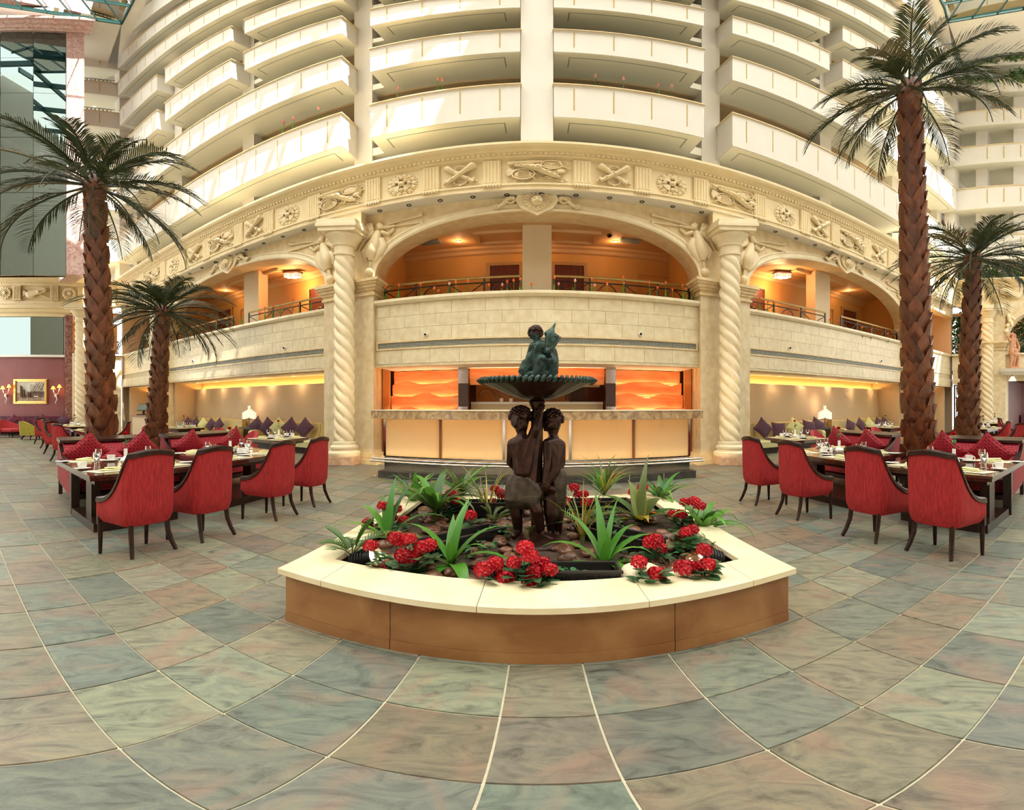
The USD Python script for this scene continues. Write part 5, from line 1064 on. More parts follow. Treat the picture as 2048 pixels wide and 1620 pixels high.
strap_plant('green strap-leaved plant at the back rim behind the left red flowers', 922, 1000, mixspec(9, 13, .40, .05, [bb, 'leaf_dark', 'leaf_olive'], (35, 80), (30, 80)), stem=.03)
strap_plant('small upright strap-leaved plant at the back left corner of the planter', 828, 1010, mixspec(12, 10, .34, .05, ['leaf_dark', bb], (50, 85), (10, 60)))
strap_plant('spiky grassy plant with yellow striped blades right of the statue', 1208, 995, mixspec(15, 26, .42, .022, [bb, 'leaf_yellow', 'leaf_olive', 'leaf_dark'], (40, 85), (20, 70)), name='grass_plant', stem=.02)
strap_plant('broad-leaved plant with yellowing leaves behind the right trough', 1280, 1045, [(100, 75, .30, .10, 20, 'leaf_yellow'), (150, 55, .34, .12, 50, 'leaf_dark'), (175, 40, .36, .13, 60, 'leaf_dark'), (200, 25, .28, .12, 50, 'leaf_dark'), (45, 45, .36, .10, 50, 'leaf_olive'), (10, 30, .38, .09, 40, 'leaf_dark'), (-25, 35, .3, .08, 60, 'leaf_olive'), (-90, 45, .2, .08, 60, 'leaf_yellow'), (70, 65, .34, .09, 30, 'leaf_yellow'), (-150, 30, .2, .09, 50, 'leaf_yellow'), (60, 80, .46, .06, 12, 'leaf_olive')], name='broad_leaf_plant')
strap_plant('bright green strap-leaved plant overhanging the right rim', 1408, 1062, mixspec(21, 13, .32, .05, [bb, bb, 'leaf_dark'], (25, 75), (40, 110)))
strap_plant('green strap-leaved plant at the back right rim behind red flowers', 1322, 1002, mixspec(23, 13, .34, .05, [bb, 'leaf_dark'], (30, 80), (30, 90)))
def fern(label, px, py, n, L, seed, mt='leaf_dark', name='fern'):
    x, y = pixp(px, py, .37); p, tr, s = put(x, y); s *= 1.25; t = T(name, label, 'plant', p, tr, (s, s, s)); r2 = np.random.default_rng(seed)
    for k in range(n):
        az, el, dr, LL = math.radians(k * 137.5), math.radians(r2.uniform(40, 80)), math.radians(r2.uniform(30, 80)), L * r2.uniform(.7, 1.1); m = MB(); pt, e = np.array([0, 0, 0.]), el; d = np.array([math.cos(az), math.sin(az), 0])
        for i in range(14):
            st = d * math.cos(e) + np.array([0, 0, math.sin(e)]); nx = pt + st * LL / 14; m.add(tube([pt, nx], .0025, 4, False)); e -= dr / 14
            if i > 2:
                for q_ in (-1, 1): m.add(blade(LL * .28 * (1 - abs(i - 7) / 14), .012, az + q_ * 1.0, e + .1, .3, 4, x=nx[0], y=nx[1], z=nx[2]))
            pt = nx
        t.part('frond', m, mt, smooth=True)
    return t
fern('dark spiny leaved fern at the left front corner of the planter', 705, 1112, 11, .26, 31)
fern('feathery olive fern at the feet of the statue', 1060, 1082, 4, .24, 33, 'leaf_olive'); fern('small feathery fern left of the statue', 985, 1040, 6, .22, 35, 'leaf_olive'); fern('thin wispy grass fern right of the statue', 1160, 1060, 6, .34, 36, 'leaf_olive')
strap_plant('tall thin reed grass left of the statue', 975, 1030, mixspec(40, 14, .5, .012, ['leaf_olive', 'leaf_yellow'], (55, 85), (10, 70)), name='grass_plant'); strap_plant('tall thin reed grass right of the statue near the front', 1165, 1085, mixspec(41, 12, .45, .010, ['leaf_olive', 'leaf_yellow'], (60, 85), (10, 50)), name='grass_plant')
def ivy(label, px, py, seed):
    x, y = pixp(px, py, .38); p, tr, s = put(x, y); t = T('ivy', label, 'plant', p, tr, (s, s, s)); r2 = np.random.default_rng(seed)
    for k in range(34): t.part('leaf', blade(.05, .045, r2.uniform(0, 6.28), r2.uniform(-.2, .9), .4, 4, x=r2.uniform(-.13, .13), y=r2.uniform(-.09, .09), z=r2.uniform(.0, .09)), 'geranium_leaf', smooth=True)
ivy('little creeping ivy left of the central geraniums', 955, 1105, 1); ivy('little creeping ivy right of the central geraniums', 1118, 1150, 2); ivy('little creeping ivy among the stones right of the front plant', 1230, 1120, 3); ivy('little ivy on the slanting trough at the right', 1205, 1035, 4)
for (px, py), w_ in zip(((1150, 1010), (860, 1110), (1250, 1085), (1340, 1110), (800, 1045), (930, 1070), (1010, 1075), (1225, 1060), (1390, 1090)), ('behind the right child', 'under the left rim geraniums', 'between the right front plant and the slanting trough', 'beside the right spotlight', 'along the left rim', 'left of the statue foot', 'in front of the left child', 'beside the broad-leaved plant', 'along the right rim')): ivy('low green groundcover ' + w_, px, py, px)

# a geranium: rounded leaves, upright stalks, ball-shaped heads of small petals
HEADS = []
for k in range(3):
    r2 = np.random.default_rng(60 + k); V, Fc, n = [], [], 0
    for i in range(46):
        z = 1 - (i + .5) / 46 * 1.55; th = i * 2.39996; s_ = math.sqrt(max(0, 1 - z * z)); c = np.array([s_ * math.cos(th), s_ * math.sin(th), z * .8]); u = np.cross(c, (0, 0, 1.)) if abs(c[2]) < .75 else np.array([1., 0, 0]); u /= np.linalg.norm(u); w = np.cross(c, u); c = c * .042 * r2.uniform(.85, 1.1); rr = .0135 * r2.uniform(.9, 1.2)
        ring = [c + (u * math.cos(q_) + w * math.sin(q_)) * rr * (1 if j % 2 == 0 else .72) + c * (.10 if j % 2 == 0 else .02) for j, q_ in enumerate(np.linspace(0, 2 * PI, 11)[:-1] + r2.uniform(0, 1))]
        V += [c * .88] + ring; Fc += [(n, n + 1 + j, n + 1 + (j + 1) % 10) for j in range(10)]; n += 11
    HEADS.append((np.array(V) * 1.12, np.array(Fc)))
def geranium(label, heads, seed, leaves=26, zz=.40):
    leaves = int(leaves * 1.7)
    c = np.mean(heads, 0); x, y = pixp(c[0], c[1] + 30, zz); p, tr, s = put(x, y); t = T('geranium', label, 'flowering plant', p, 0, (s, s, s)); r2 = np.random.default_rng(seed); D0 = p[1]
    for k, (px, py) in enumerate(heads):
        dy = r2.uniform(-.10, .06); X = (px - 1074) * (D0 + dy) / F - p[0]; Z = EYE + (810 - py) * (D0 + dy) / F - p[2]; h = np.array([X, dy, Z]) / s
        hv, hf = HEADS[k % 3]; k_ = r2.uniform(.85, 1.15); st = t.part('stalk', tube([(h[0] * .3, h[1] * .3, 0), (h[0] * .75, h[1] * .7, h[2] * .6), h - (0, 0, .012)], .0035, 5), 'geranium_leaf'); t.part('flower_head', (hv * k_ + h, hf), 'petal_red', smooth=False)
    R = max(.07, np.ptp([a for a, b in heads]) / 2 * D0 / F / s)
    for k in range(leaves):
        r0, az = R * math.sqrt(r2.uniform(0, 1)), r2.uniform(0, 2 * PI); t.part('leaf', blade(.085, .095, az, r2.uniform(.0, .7), .6, 5, .15, 6, x=r0 * math.cos(az), y=r0 * .6 * math.sin(az) - .02, z=r2.uniform(0, .13)), 'geranium_leaf', smooth=True)
geranium('red geranium clump at the centre of the front rim', [(1010, 1158), (1062, 1170), (1068, 1145), (1085, 1127), (1028, 1125), (990, 1128), (968, 1140), (1050, 1095), (1060, 1112), (1100, 1140)], 1, 40)
geranium('red geranium clump around the left ground spotlight', [(742, 1092), (762, 1140), (800, 1080), (820, 1078), (806, 1110), (830, 1112), (845, 1095), (815, 1122), (858, 1090), (790, 1075)], 2, 36)
geranium('red geranium clump along the left rim', [(766, 1012), (778, 1020), (792, 1018), (785, 1036), (808, 1040), (735, 1046)], 3, 24)
geranium('red geranium clump at the back left of the planter', [(866, 1000), (885, 995), (900, 987), (912, 1003), (880, 1005), (908, 990)], 4, 24)
geranium('single red geranium head left of the statue', [(941, 1031)], 5, 10)
geranium('red geranium clump just behind the left child of the statue', [(990, 978), (1000, 985), (988, 1005), (1003, 992)], 6, 16)
geranium('red geranium clump at the back right of the statue', [(1148, 976), (1156, 990), (1130, 1002), (1172, 1006), (1190, 1005), (1168, 988)], 7, 26)
geranium('red geranium clump at the back right rim beside the broad-leaved plant', [(1268, 985), (1285, 975), (1282, 982), (1258, 1005)], 8, 18)
geranium('red geranium clump along the right rim', [(1370, 1005), (1388, 1003), (1362, 1030), (1376, 1046), (1400, 1012), (1345, 1028)], 9, 26)
geranium('red geranium clump inside the right rim above the spotlight', [(1386, 1060), (1362, 1073), (1372, 1064)], 10, 18)
geranium('red geranium pair left of the right spotlight', [(1312, 1080), (1322, 1096), (1302, 1085)], 11, 14)
geranium('red geranium clump lit by the right ground spotlight', [(1368, 1136), (1415, 1128), (1408, 1100), (1395, 1135)], 12, 20)
geranium('two red geranium heads at the front rim right of the pale stone', [(1314, 1150), (1278, 1124)], 13, 10)
def gerbera(px, py, label):
    x, y = pixp(px, py + 22, .40); p, tr, s = put(x, y); t = T('gerbera', label, 'flower', p, tr, (s, s, s)); h = .10; m = MB()
    t.part('stalk', tube([(0, 0, 0), (0, 0, h)], .004, 5), 'leaf_bright')
    for k in range(18): t.part('petal', blade(.045, .013, 2 * PI * k / 18, .35, .5, 4, z=h), 'gerbera', smooth=True)
    t.part('disc', ball((0, 0, h + .004), .012, 1, (1, 1, .5)), 'leaf_yellow', smooth=True)
gerbera(1305, 1015, 'orange red daisy-like gerbera by the broad-leaved plant')

# ---------------------------------------------------------------- palms
def palm(label, px, r, crown_py, wpx, spread, n, seed, lean=0., base_py=None):
    D = F * EYE / (750 * math.atan(EYE / r)); k = D / F; x = (px - 1074) * k; al = math.atan(x / D); hgt = EYE + (810 - crown_py) * k; R = wpx * k * math.cos(al) / 2; r2 = np.random.default_rng(seed)
    t = T('palm', label, 'palm tree', (x, D, 0)); zs = np.linspace(0, hgt, 30); off = lambda z: lean * k * (z / hgt)
    rad = lambda z: R * (1.0 - .32 * (z / hgt)) * (1 + .18 * math.exp(-z / .5))
    t.part('trunk_core', tube([(off(z), 0, z) for z in zs], [rad(z) * .9 for z in zs], 14), 'palm_bark', smooth=True)
    # old leaf bases: broad pointed scales in a spiral
    nz = int(hgt / (R * .88)); cnt = 0
    for i in range(nz):
        z = .05 + (hgt - .1) * i / nz; m_ = 6
        for j in range(m_):
            if cnt >= 298: break
            az = 2 * PI * (j + .5 * (i % 2)) / m_ + r2.uniform(-.1, .1); q_ = rad(z); d = np.array([math.cos(az), math.sin(az), 0]); s_ = np.array([-d[1], d[0], 0]); hh = R * r2.uniform(1.25, 1.6); b = np.array([off(z), 0, z]); w = q_ * .66
            P = [b + d * q_ * .80 - s_ * w, b + d * q_ * .80 + s_ * w, b + d * q_ * 1.02 + s_ * w * .75 + (0, 0, hh * .55), b + d * q_ * 1.24 + s_ * w * .12 + (0, 0, hh), b + d * q_ * 1.24 - s_ * w * .12 + (0, 0, hh), b + d * q_ * 1.02 - s_ * w * .75 + (0, 0, hh * .55), b + d * q_ * 1.09 + (0, 0, hh * .5), b + d * q_ * .9 + (0, 0, hh * 1.0)]
            if d[1] > .35: continue
            t.part('leaf_base', (np.array(P), np.array([(0, 1, 6), (1, 2, 6), (2, 3, 6), (3, 4, 6), (4, 5, 6), (5, 0, 6), (2, 3, 7), (3, 4, 7), (4, 5, 7)])), 'palm_bark'); cnt += 1
    top = np.array([off(hgt), 0, hgt])
    for i in range(n):
        u = (i + .5) / n; az = i * 2.39996 + r2.uniform(-.2, .2); el = math.radians(74 - 100 * u ** .8 + r2.uniform(-8, 8)); L = spread * k * r2.uniform(.84, 1.08) * (.62 + .42 * math.sin(PI * min(.62, u + .04))); dr = math.radians(r2.uniform(55, 95)) * (1.1 - .3 * u)
        m = MB(); pt, e = top + (0, 0, .0), el; d = np.array([math.cos(az), math.sin(az), 0]); s_ = np.array([-d[1], d[0], 0]); N = 26; ps = [pt]; V, Fc, c = [], [], 0
        for a_ in range(N):
            st = d * math.cos(e) + np.array([0, 0, math.sin(e)]); pt = pt + st * L / N; ps.append(pt); e -= dr / N * (.3 + 1.5 * a_ / N); up = -d * math.sin(e) + np.array([0, 0, math.cos(e)]); tt = (a_ + 1) / N
            if tt < .16: continue
            ll = L * .235 * (math.sin(PI * min(1, tt * .8 + .2)) ** .7 + .05) * r2.uniform(.85, 1.15)
            for sg in (-1, 1):
                for h_ in (0, .5):
                    o = pt + st * L / N * h_; dv = s_ * sg * .62 + st * .72 + up * r2.uniform(.12, .42); dv /= np.linalg.norm(dv); w = np.cross(dv, up + s_ * sg * .5); w /= np.linalg.norm(w); w *= ll * .026; mid = o + dv * ll * .55; tip = o + dv * ll - np.array([0, 0, ll * .18])
                    V += [o - w * .5, o + w * .5, mid + w, mid - w, tip]; Fc += [(c, c + 1, c + 2), (c, c + 2, c + 3), (c + 3, c + 2, c + 4)]; c += 5
        m.add((np.array(V), np.array(Fc))); m.add(tube(ps, np.linspace(.018, .005, len(ps)) * (spread * k / 1.6), 5)); t.part('frond', m, 'frond_dry' if i % 13 == 12 else 'frond')
    t.part('crown_shaft', mv(lathe([(0, -.5 * R), (R * .75, -.5 * R), (R * .85, 0), (R * .5, R * .8), (0, R)], 14), top), 'palm_bark', smooth=True)
    return t
mat('palm_bark', (.075, .020, .007), .38, (.18, .055, .018), 5., detail=6, stretch=(2, 2, .7), bump=.25, bscale=24, rand=.25)
palm('tall palm on the left, in front of the left side column', 208, 7.65, 372, 62, 212, 35, 1, lean=-18)
palm('smaller palm on the left, in front of the left recess', 312, 11.0, 625, 42, 150, 38, 2, lean=14)
palm('tallest palm on the right, rising between two red sofas', 1838, 6.7, 182, 66, 212, 34, 3, lean=-20)
palm('shorter palm on the right, beside the iron gate', 1932, 9.4, 518, 48, 168, 37, 4, lean=14)
# ---------------------------------------------------------------- chairs
def seat_at(x, y, deg=0, z=0., k=.81):
    """Place of a loose thing: standing point, turn and size."""
    p = W(np.array([[x, y, z]]))[0]; s = sca(math.hypot(x, y)); return p, deg + turn(x, y)[0], (s * k, s * k, s * .95)
def chair_parts(t, fabric='red_fabric', inner='pink_red_fabric'):
    S = np.linspace(-1, 1, 45)
    def plan(s):                                      # a U in plan: side, rounded rear corner, back
        a = abs(s); sg = 1 if s > 0 else -1
        if a < .38: return np.array([sg * a / .38 * .17, -.315 + .02 * (a / .38) ** 2]), np.array([sg * .15 * a / .38, -1.])
        if a < .6: q_ = (a - .38) / .22 * PI / 2; return np.array([sg * (.17 + .115 * math.sin(q_)), -.18 - .115 * math.cos(q_)]), np.array([sg * math.sin(q_), -math.cos(q_)])
        u = (a - .6) / .4; return np.array([sg * (.285 + .0 * u), -.18 + .46 * u]), np.array([sg * 1., 0])
    def top(s):
        a = abs(s)
        if a < .5: return 1.03 - .03 * (a / .5) ** 2
        u = (a - .5) / .5; return .555 + .445 * (1 - u) ** 2.6 + .0 * u
    O, I, rail = [], [], []
    for s in S:
        p, n = plan(s); n = n / np.linalg.norm(n); zt = top(s); zb_ = .30 + .03 * max(0, (abs(s) - .5)) * 2; co, ci = [], []
        for z in np.linspace(zb_, zt, 9):
            lean = -.03 * ((z - .3) / .73) * max(0, -n[1]); w = .008 * math.sin((z - zb_) / (zt - zb_) * PI) - .035 * max(0, 1 - (z - zb_) / .09) ** 2
            co.append((p[0] + n[0] * w, p[1] + n[1] * w + lean, z)); ci.append((p[0] - n[0] * .05, p[1] - n[1] * .05 + lean, z))
        O.append(co); I.append(ci); rail.append(((co[-1][0] + ci[-1][0]) / 2, (co[-1][1] + ci[-1][1]) / 2, zt))
    O, I = np.array(O), np.array(I)
    t.part('outer_shell', MB().add(grid(O)).add(grid(np.stack([O[:, 0], I[:, 0]], 1))).add(grid(np.stack([O[0], I[0]], 1))).add(grid(np.stack([O[-1], I[-1]], 1))), fabric, smooth=40)
    t.part('inner_back', grid(I), inner, smooth=40)
    R = np.array(rail); m = MB(); prof = [(-.042, -.028), (.042, -.028), (.042, .012), (.024, .026), (-.024, .026), (-.042, .012)]
    G = []
    for i, s in enumerate(S):
        n = plan(s)[1]; n = n / np.linalg.norm(n); G.append([(R[i, 0] + n[0] * a, R[i, 1] + n[1] * a, R[i, 2] + b) for a, b in prof + prof[:1]])
    t.part('top_rail', grid(np.array(G)), 'dark_wood', smooth=30)
    t.part('seat', mv(rbox(.47, .50, .17, .05), (0, .03, .40)), inner, smooth=50)
    for s in (-1, 1):
        t.part('front_post', MB().add(rbox(.05, .05, .27, .008, (s * .262, .275, .43))), 'dark_wood')
        t.part('leg', tube([(s * .255, .27, .32), (s * .255, .275, 0)], [.028, .018], 8), 'dark_wood', smooth=40)
        t.part('leg', tube([(s * .20, -.23, .33), (s * .205, -.25, .2), (s * .225, -.30, .08), (s * .245, -.345, 0)], [.03, .027, .024, .02], 8), 'dark_wood', smooth=40)
C0 = None
def chair(x, y, deg, label, group=None, k=.81):
    global C0
    p, r, s = seat_at(x, y, deg, 0, k)
    if C0 is None: C0 = T('dining_chair', label, 'chair', p, r, s, group); chair_parts(C0); return C0
    return dup(C0, label, p, r, s, group=group)
for s, sd, Y in ((-1, 'left', (1.77, 2.55, 3.69, 4.52)), (1, 'right', (1.68, 2.50, 3.70, 4.62))):
    for y, w in zip(Y, ('nearest', 'second', 'third', 'farthest')):
        chair(s * 3.2, y, 90 * -s, f'{w} of the four red upholstered dining chairs along the {sd} front tables', f'red chairs at the {sd} front tables')
for x, y, d, lab in ((-9.6, 3.15, 10, 'red dining chair with its back to us at the far left round of tables, nearest'), (-11.0, 3.3, -75, 'red dining chair turned sideways behind the nearest far left chair'), (-12.5, 3.6, 10, 'red dining chair with its back to us at the far left, beside the olive armchair'), (-14.0, 3.7, -75, 'red dining chair turned sideways just right of the olive armchair'),
                     (-11.4, 4.9, 200, 'red dining chair facing us behind the far left table'), (-10.2, 5.0, 150, 'red dining chair behind the far left table, against the palm trunk'),
                     (11.4, 4.0, 10, 'red dining chair with its back to us at the far right table'), (9.9, 3.0, 60, 'large red dining chair at the right frame edge behind the sofa'), (12.6, 5.2, 170, 'red dining chair facing us at the far right table'), (11.2, 5.6, 20, 'red dining chair between the right palms and the iron gate'), (14.0, 4.6, 190, 'red dining chair facing us beside the far right column'), (10.2, 4.6, -60, 'red dining chair half hidden by the shorter right palm')):
    chair(x, y, d, lab)
def tub_chair(x, y, deg, label, fabric, k=1.0):
    p, r, s = seat_at(x, y, deg, 0, k); t = T('tub_chair', label, 'armchair', p, r, s); a = np.linspace(-.1, PI + .1, 25); O, I = [], []
    for q_ in a:
        h = .50 + .34 * math.sin(max(0, min(PI, q_))) ** 1.3; c, n = math.cos(q_), math.sin(q_); O.append([(.36 * c * (1 + .06 * (z - .25)), -.33 * n * (1 + .12 * (z - .25)), z) for z in np.linspace(.2, h, 6)]); I.append([(.30 * c, -.27 * n, z) for z in np.linspace(.2, h, 6)])
    O, I = np.array(O), np.array(I); t.part('shell', MB().add(grid(O)).add(grid(I)).add(grid(np.stack([O[:, -1], I[:, -1]], 1))).add(grid(np.stack([O[0], I[0]], 1))).add(grid(np.stack([O[-1], I[-1]], 1))), fabric, smooth=40)
    t.part('seat', mv(rbox(.58, .56, .2, .06), (0, .03, .34)), fabric, smooth=50); t.part('base_frame', rbox(.52, .46, .05, .01, (0, 0, .2)), 'dark_wood')
    for sx in (-1, 1):
        for sy in (-1, 1): t.part('leg', tube([(sx * .2, sy * .18, .2), (sx * .24, sy * .22, 0)], [.022, .014], 6), 'dark_wood')
tub_chair(-17.2, 2.9, -60, 'pink red tub armchair at the left frame edge', 'pink_red_fabric', 1.5)
tub_chair(-15.9, 3.75, 10, 'olive green low-backed tub armchair seen from behind', 'olive_fabric', 1.45)
tub_chair(-11.0, 6.6, 20, 'rosy tub armchair between the two left palms', 'pink_red_fabric'); tub_chair(-8.6, 7.1, 190, 'rosy tub armchair behind the left red sofas, by the smaller palm', 'pink_red_fabric'); tub_chair(-7.0, 6.9, 160, 'rosy tub armchair behind the left red sofas, below the table lamp', 'pink_red_fabric')
tub_chair(7.1, 7.2, -160, 'rosy tub armchair behind the right red sofas, below the table lamp', 'pink_red_fabric'); tub_chair(9.4, 6.9, -170, 'rosy tub armchair behind the right red sofas, left of the tall palm', 'pink_red_fabric'); tub_chair(11.3, 6.6, -40, 'rosy tub armchair just right of the tall palm', 'pink_red_fabric')

# ---------------------------------------------------------------- tables, sofas
def table(label, s, x0, x1, y0, y1, base=True):
    a, b = sorted((s * x0, s * x1)); t = T('dining_table', label, 'table', WP((a + b) / 2, (y0 + y1) / 2, 0))
    t.wpart('tabletop', MB().box(a, b, y0, y1, .715, .745, .2).box(a + .012, b - .012, y0 + .012, y1 - .012, .68, .715, .2), 'table_wood')
    t.wpart('apron', box(a + .1, b - .1, y0 + .1, y1 - .1, .62, .68, .3), 'dark_wood')
    for y in (y0 + .3, y1 - .3): t.wpart('pedestal', box((a + b) / 2 - .09, (a + b) / 2 + .09, y - .06, y + .06, .1, .63, .2), 'dark_wood')
    t.wpart('plinth_base', box((a + b) / 2 - .38, (a + b) / 2 + .38, y0 + .15, y1 - .2, 0, .11, .2), 'dark_wood'); return t
TB = {'near left': (-1, 1.45, 2.95), 'rear left': (-1, 3.25, 4.75), 'near right': (1, 1.36, 2.88), 'rear right': (1, 3.3, 4.9)}
for nme, (s, y0, y1) in TB.items(): table(f'dark wood dining table laid for four, {nme} of the front tables', s, 3.66, 4.92, y0, y1)
table('dark table laid before the left olive banquette, behind the front chairs', -1, 5.0, 5.9, 6.0, 7.1); table('dark table laid before the right olive banquette, behind the front chairs', 1, 5.0, 5.9, 6.0, 7.1)
table('dark table before the left banquette between lamp and smaller palm', -1, 9.6, 10.5, 6.6, 7.6); table('dark table before the right banquette just left of the tall palm', 1, 9.8, 10.7, 6.9, 7.9)
table('dark table among red chairs at the far left', -1, 9.5, 10.9, 3.7, 4.6); table('second dark table at the far left beside the purple sofa', -1, 12.2, 13.4, 4.1, 4.9)
table('dark table among red chairs at the far right', 1, 10.8, 12.2, 4.2, 5.0); table('second dark table at the far right beside the doorway', 1, 14.2, 15.4, 5.0, 5.8)

def huv(v, s): return np.stack([v[:, 1] + .7 * s * v[:, 0], v[:, 2] + .35 * s * v[:, 0]], -1)
def sofa(label, s, y0, y1):
    t = T('sofa', label, 'sofa', WP(s * 5.4, (y0 + y1) / 2, 0))
    ym = (y0 + y1) / 2
    def tp(m):
        v, f = vf(m); v = np.array(v); q_ = np.clip((np.abs(v[:, 0]) - 4.8) / 1.2, 0, 1) ** 1.2; v[:, 1] = ym + (v[:, 1] - ym) * (1 - .20 * q_); return v, f
    def hp(name, m, mt='honeycomb_red', sm=40):
        v, f = tp(m); t.wpart(name, (v, f), mt, smooth=False, uv=huv(v, s)) if mt == 'honeycomb_red' else t.wpart(name, (v, f), mt, smooth=sm)
    X = lambda a: s * a
    pr = lambda P: [(X(a), b) for a, b in P]
    hp('seat', sweep(pr([(4.78, .30), (4.78, .44), (4.81, .47), (5.5, .47), (5.5, .26), (4.82, .26)]), y0 + .1, y1 - .1, 'y', .2))
    hp('backrest', sweep(pr([(5.42, .44), (5.62, .86), (5.66, .9), (5.74, .9), (5.86, .3), (5.5, .26)]), y0 + .06, y1 - .06, 'y', .2))
    hp('outer_back', sweep(pr([(5.75, .9), (5.98, .92), (6.02, .5), (5.98, .28), (5.86, .28)]), y0, y1, 'y', .2))
    t.wpart('top_rail', tp(sweep(pr([(5.62, .9), (5.62, .94), (6.04, .96), (6.04, .9)]), y0 - .01, y1 + .01, 'y', .2)), 'dark_wood')
    t.wpart('seat_rail', tp(sweep(pr([(4.74, .2), (4.74, .27), (6.0, .27), (6.0, .2)]), y0 + .02, y1 - .02, 'y', .2)), 'dark_wood')
    xs_ = np.linspace(4.76, 6.0, 15); zt = .60 + .32 * np.clip((xs_ - 5.05) / .85, 0, 1) ** 1.7
    for y, o in ((y0, 1), (y1 - .1, -1)):
        A = np.array([[(X(x), y, .26), (X(x), y, z)] for x, z in zip(xs_, zt)]); B = A + np.array([0, .1, 0]); C = np.stack([A[:, 1], B[:, 1]], 1)
        hp('arm_panel', MB().add(grid(A)).add(grid(B)).add(grid(np.stack([A[0], B[0]], 1))).add(grid(np.stack([A[-1], B[-1]], 1))))
        G = np.array([[(X(x), y - .012, z - .005), (X(x), y - .012, z + .03), (X(x), y + .112, z + .03), (X(x), y + .112, z - .005)] for x, z in zip(xs_, zt)]); t.wpart('arm_rail', tp(grid(np.concatenate([G, G[:, :1]], 1))), 'dark_wood', smooth=30)
        t.wpart('arm_post', box(*sorted((X(4.72), X(4.78))), y - .01, y + .11, 0, .63), 'dark_wood')
        t.wpart('leg', tp(box(*sorted((X(5.92), X(6.0))), y + .01, y + .09, 0, .24)), 'dark_wood')
    return t
sofa('red honeycomb sofa along the near left table', -1, 1.62, 3.5); sofa('red honeycomb sofa along the rear left table', -1, 3.62, 5.55)
sofa('red honeycomb sofa along the near right table', 1, 1.5, 3.15); sofa('red honeycomb sofa along the rear right table, left of the palm', 1, 3.95, 5.65)
def pillow(n=13, w=.24, th=.085):
    u = np.linspace(-1, 1, n); U, V = np.meshgrid(u, u, indexing='ij'); pin = 1 - .10 * (1 - U ** 2) * 0; t_ = th * ((1 - U ** 2) * (1 - V ** 2)) ** .45; ex = 1 - .09 * (1 - V ** 2) ** 1; ez = 1 - .09 * (1 - U ** 2)
    a = np.stack([U * w * ex, -t_, V * w * ez], -1); b = a * np.array([1, -1, 1]); m = MB(); va, fa = grid(a); vb, fb = grid(b); m.add((va, fa)).add((vb, fb[:, ::-1])); return m.arrays()
PV, PF = pillow(); PRO = {}
def cushion(label, x, y, z, deg, roll, mt, size=1., lean=-18, group=None):
    p = W(np.array([[x, y, z]]))[0]; s = sca(math.hypot(x, y)) * size; c = math.cos(turn(x, y)[1]) ** .5; v, f = rot((PV, PF), (0, 1, 0), roll); v, f = rot((v, f), (1, 0, 0), lean)
    v = v - (0, 0, v[:, 2].min()); key = (mt, roll, lean); sc_ = (s * c, s, s)
    if key in PRO: return dup(PRO[key], label, p, deg + turn(x, y)[0], sc_, group=group)
    t = T('cushion', label, 'cushion', p, deg + turn(x, y)[0], sc_, group); PRO[key] = t
    t.part('cover', (v, f), mt, smooth=40 if mt != 'honeycomb_red' else False, **(dict(uv=PV[:, [0, 2]]) if mt == 'honeycomb_red' else {}))
for s, sd, L in ((-1, 'left', [(2.05, 0), (2.95, 1), (3.95, 2), (5.0, 3)]), (1, 'right', [(2.0, 0), (2.75, 1), (4.3, 2), (5.1, 3)])):
    for y, k in L: cushion(f'{["nearest", "second", "third", "farthest"][k]} red honeycomb cushion on the {sd} sofas, standing on its corner', s * 5.30, y, .44, 90 * -s, 45, 'honeycomb_red', 1.05, 22)
# olive banquettes in the recesses, lamps between them
def banquette(label, a, b):
    a, b = sorted((a, b)); t = T('banquette', label, 'sofa', WP((a + b) / 2, 9.6, 0)); n = 4
    t.wpart('seat', sweep([(9.1, .2), (9.08, .38), (9.12, .43), (9.75, .43), (9.75, .2)], a + .12, b - .12, seg=.3), 'banquette_pale'); t.wpart('plinth', box(a + .1, b - .1, 9.2, 9.9, 0, .2, .3), 'dark_wood')
    for k in range(n):
        w = (b - a) / n; t.wpart('back_panel', sweep([(9.68, .4), (9.74, .9), (9.78, .95), (9.9, .95), (9.94, .9), (9.94, .2), (9.7, .2)], a + w * k + .006, a + w * (k + 1) - .006, seg=.2), 'banquette_gold')
    for x in (a, b - .14): t.wpart('arm', sweep([(9.06, .2), (9.04, .56), (9.1, .62), (9.7, .66), (9.7, .2)], x, x + .14, seg=.2), 'banquette_pale')
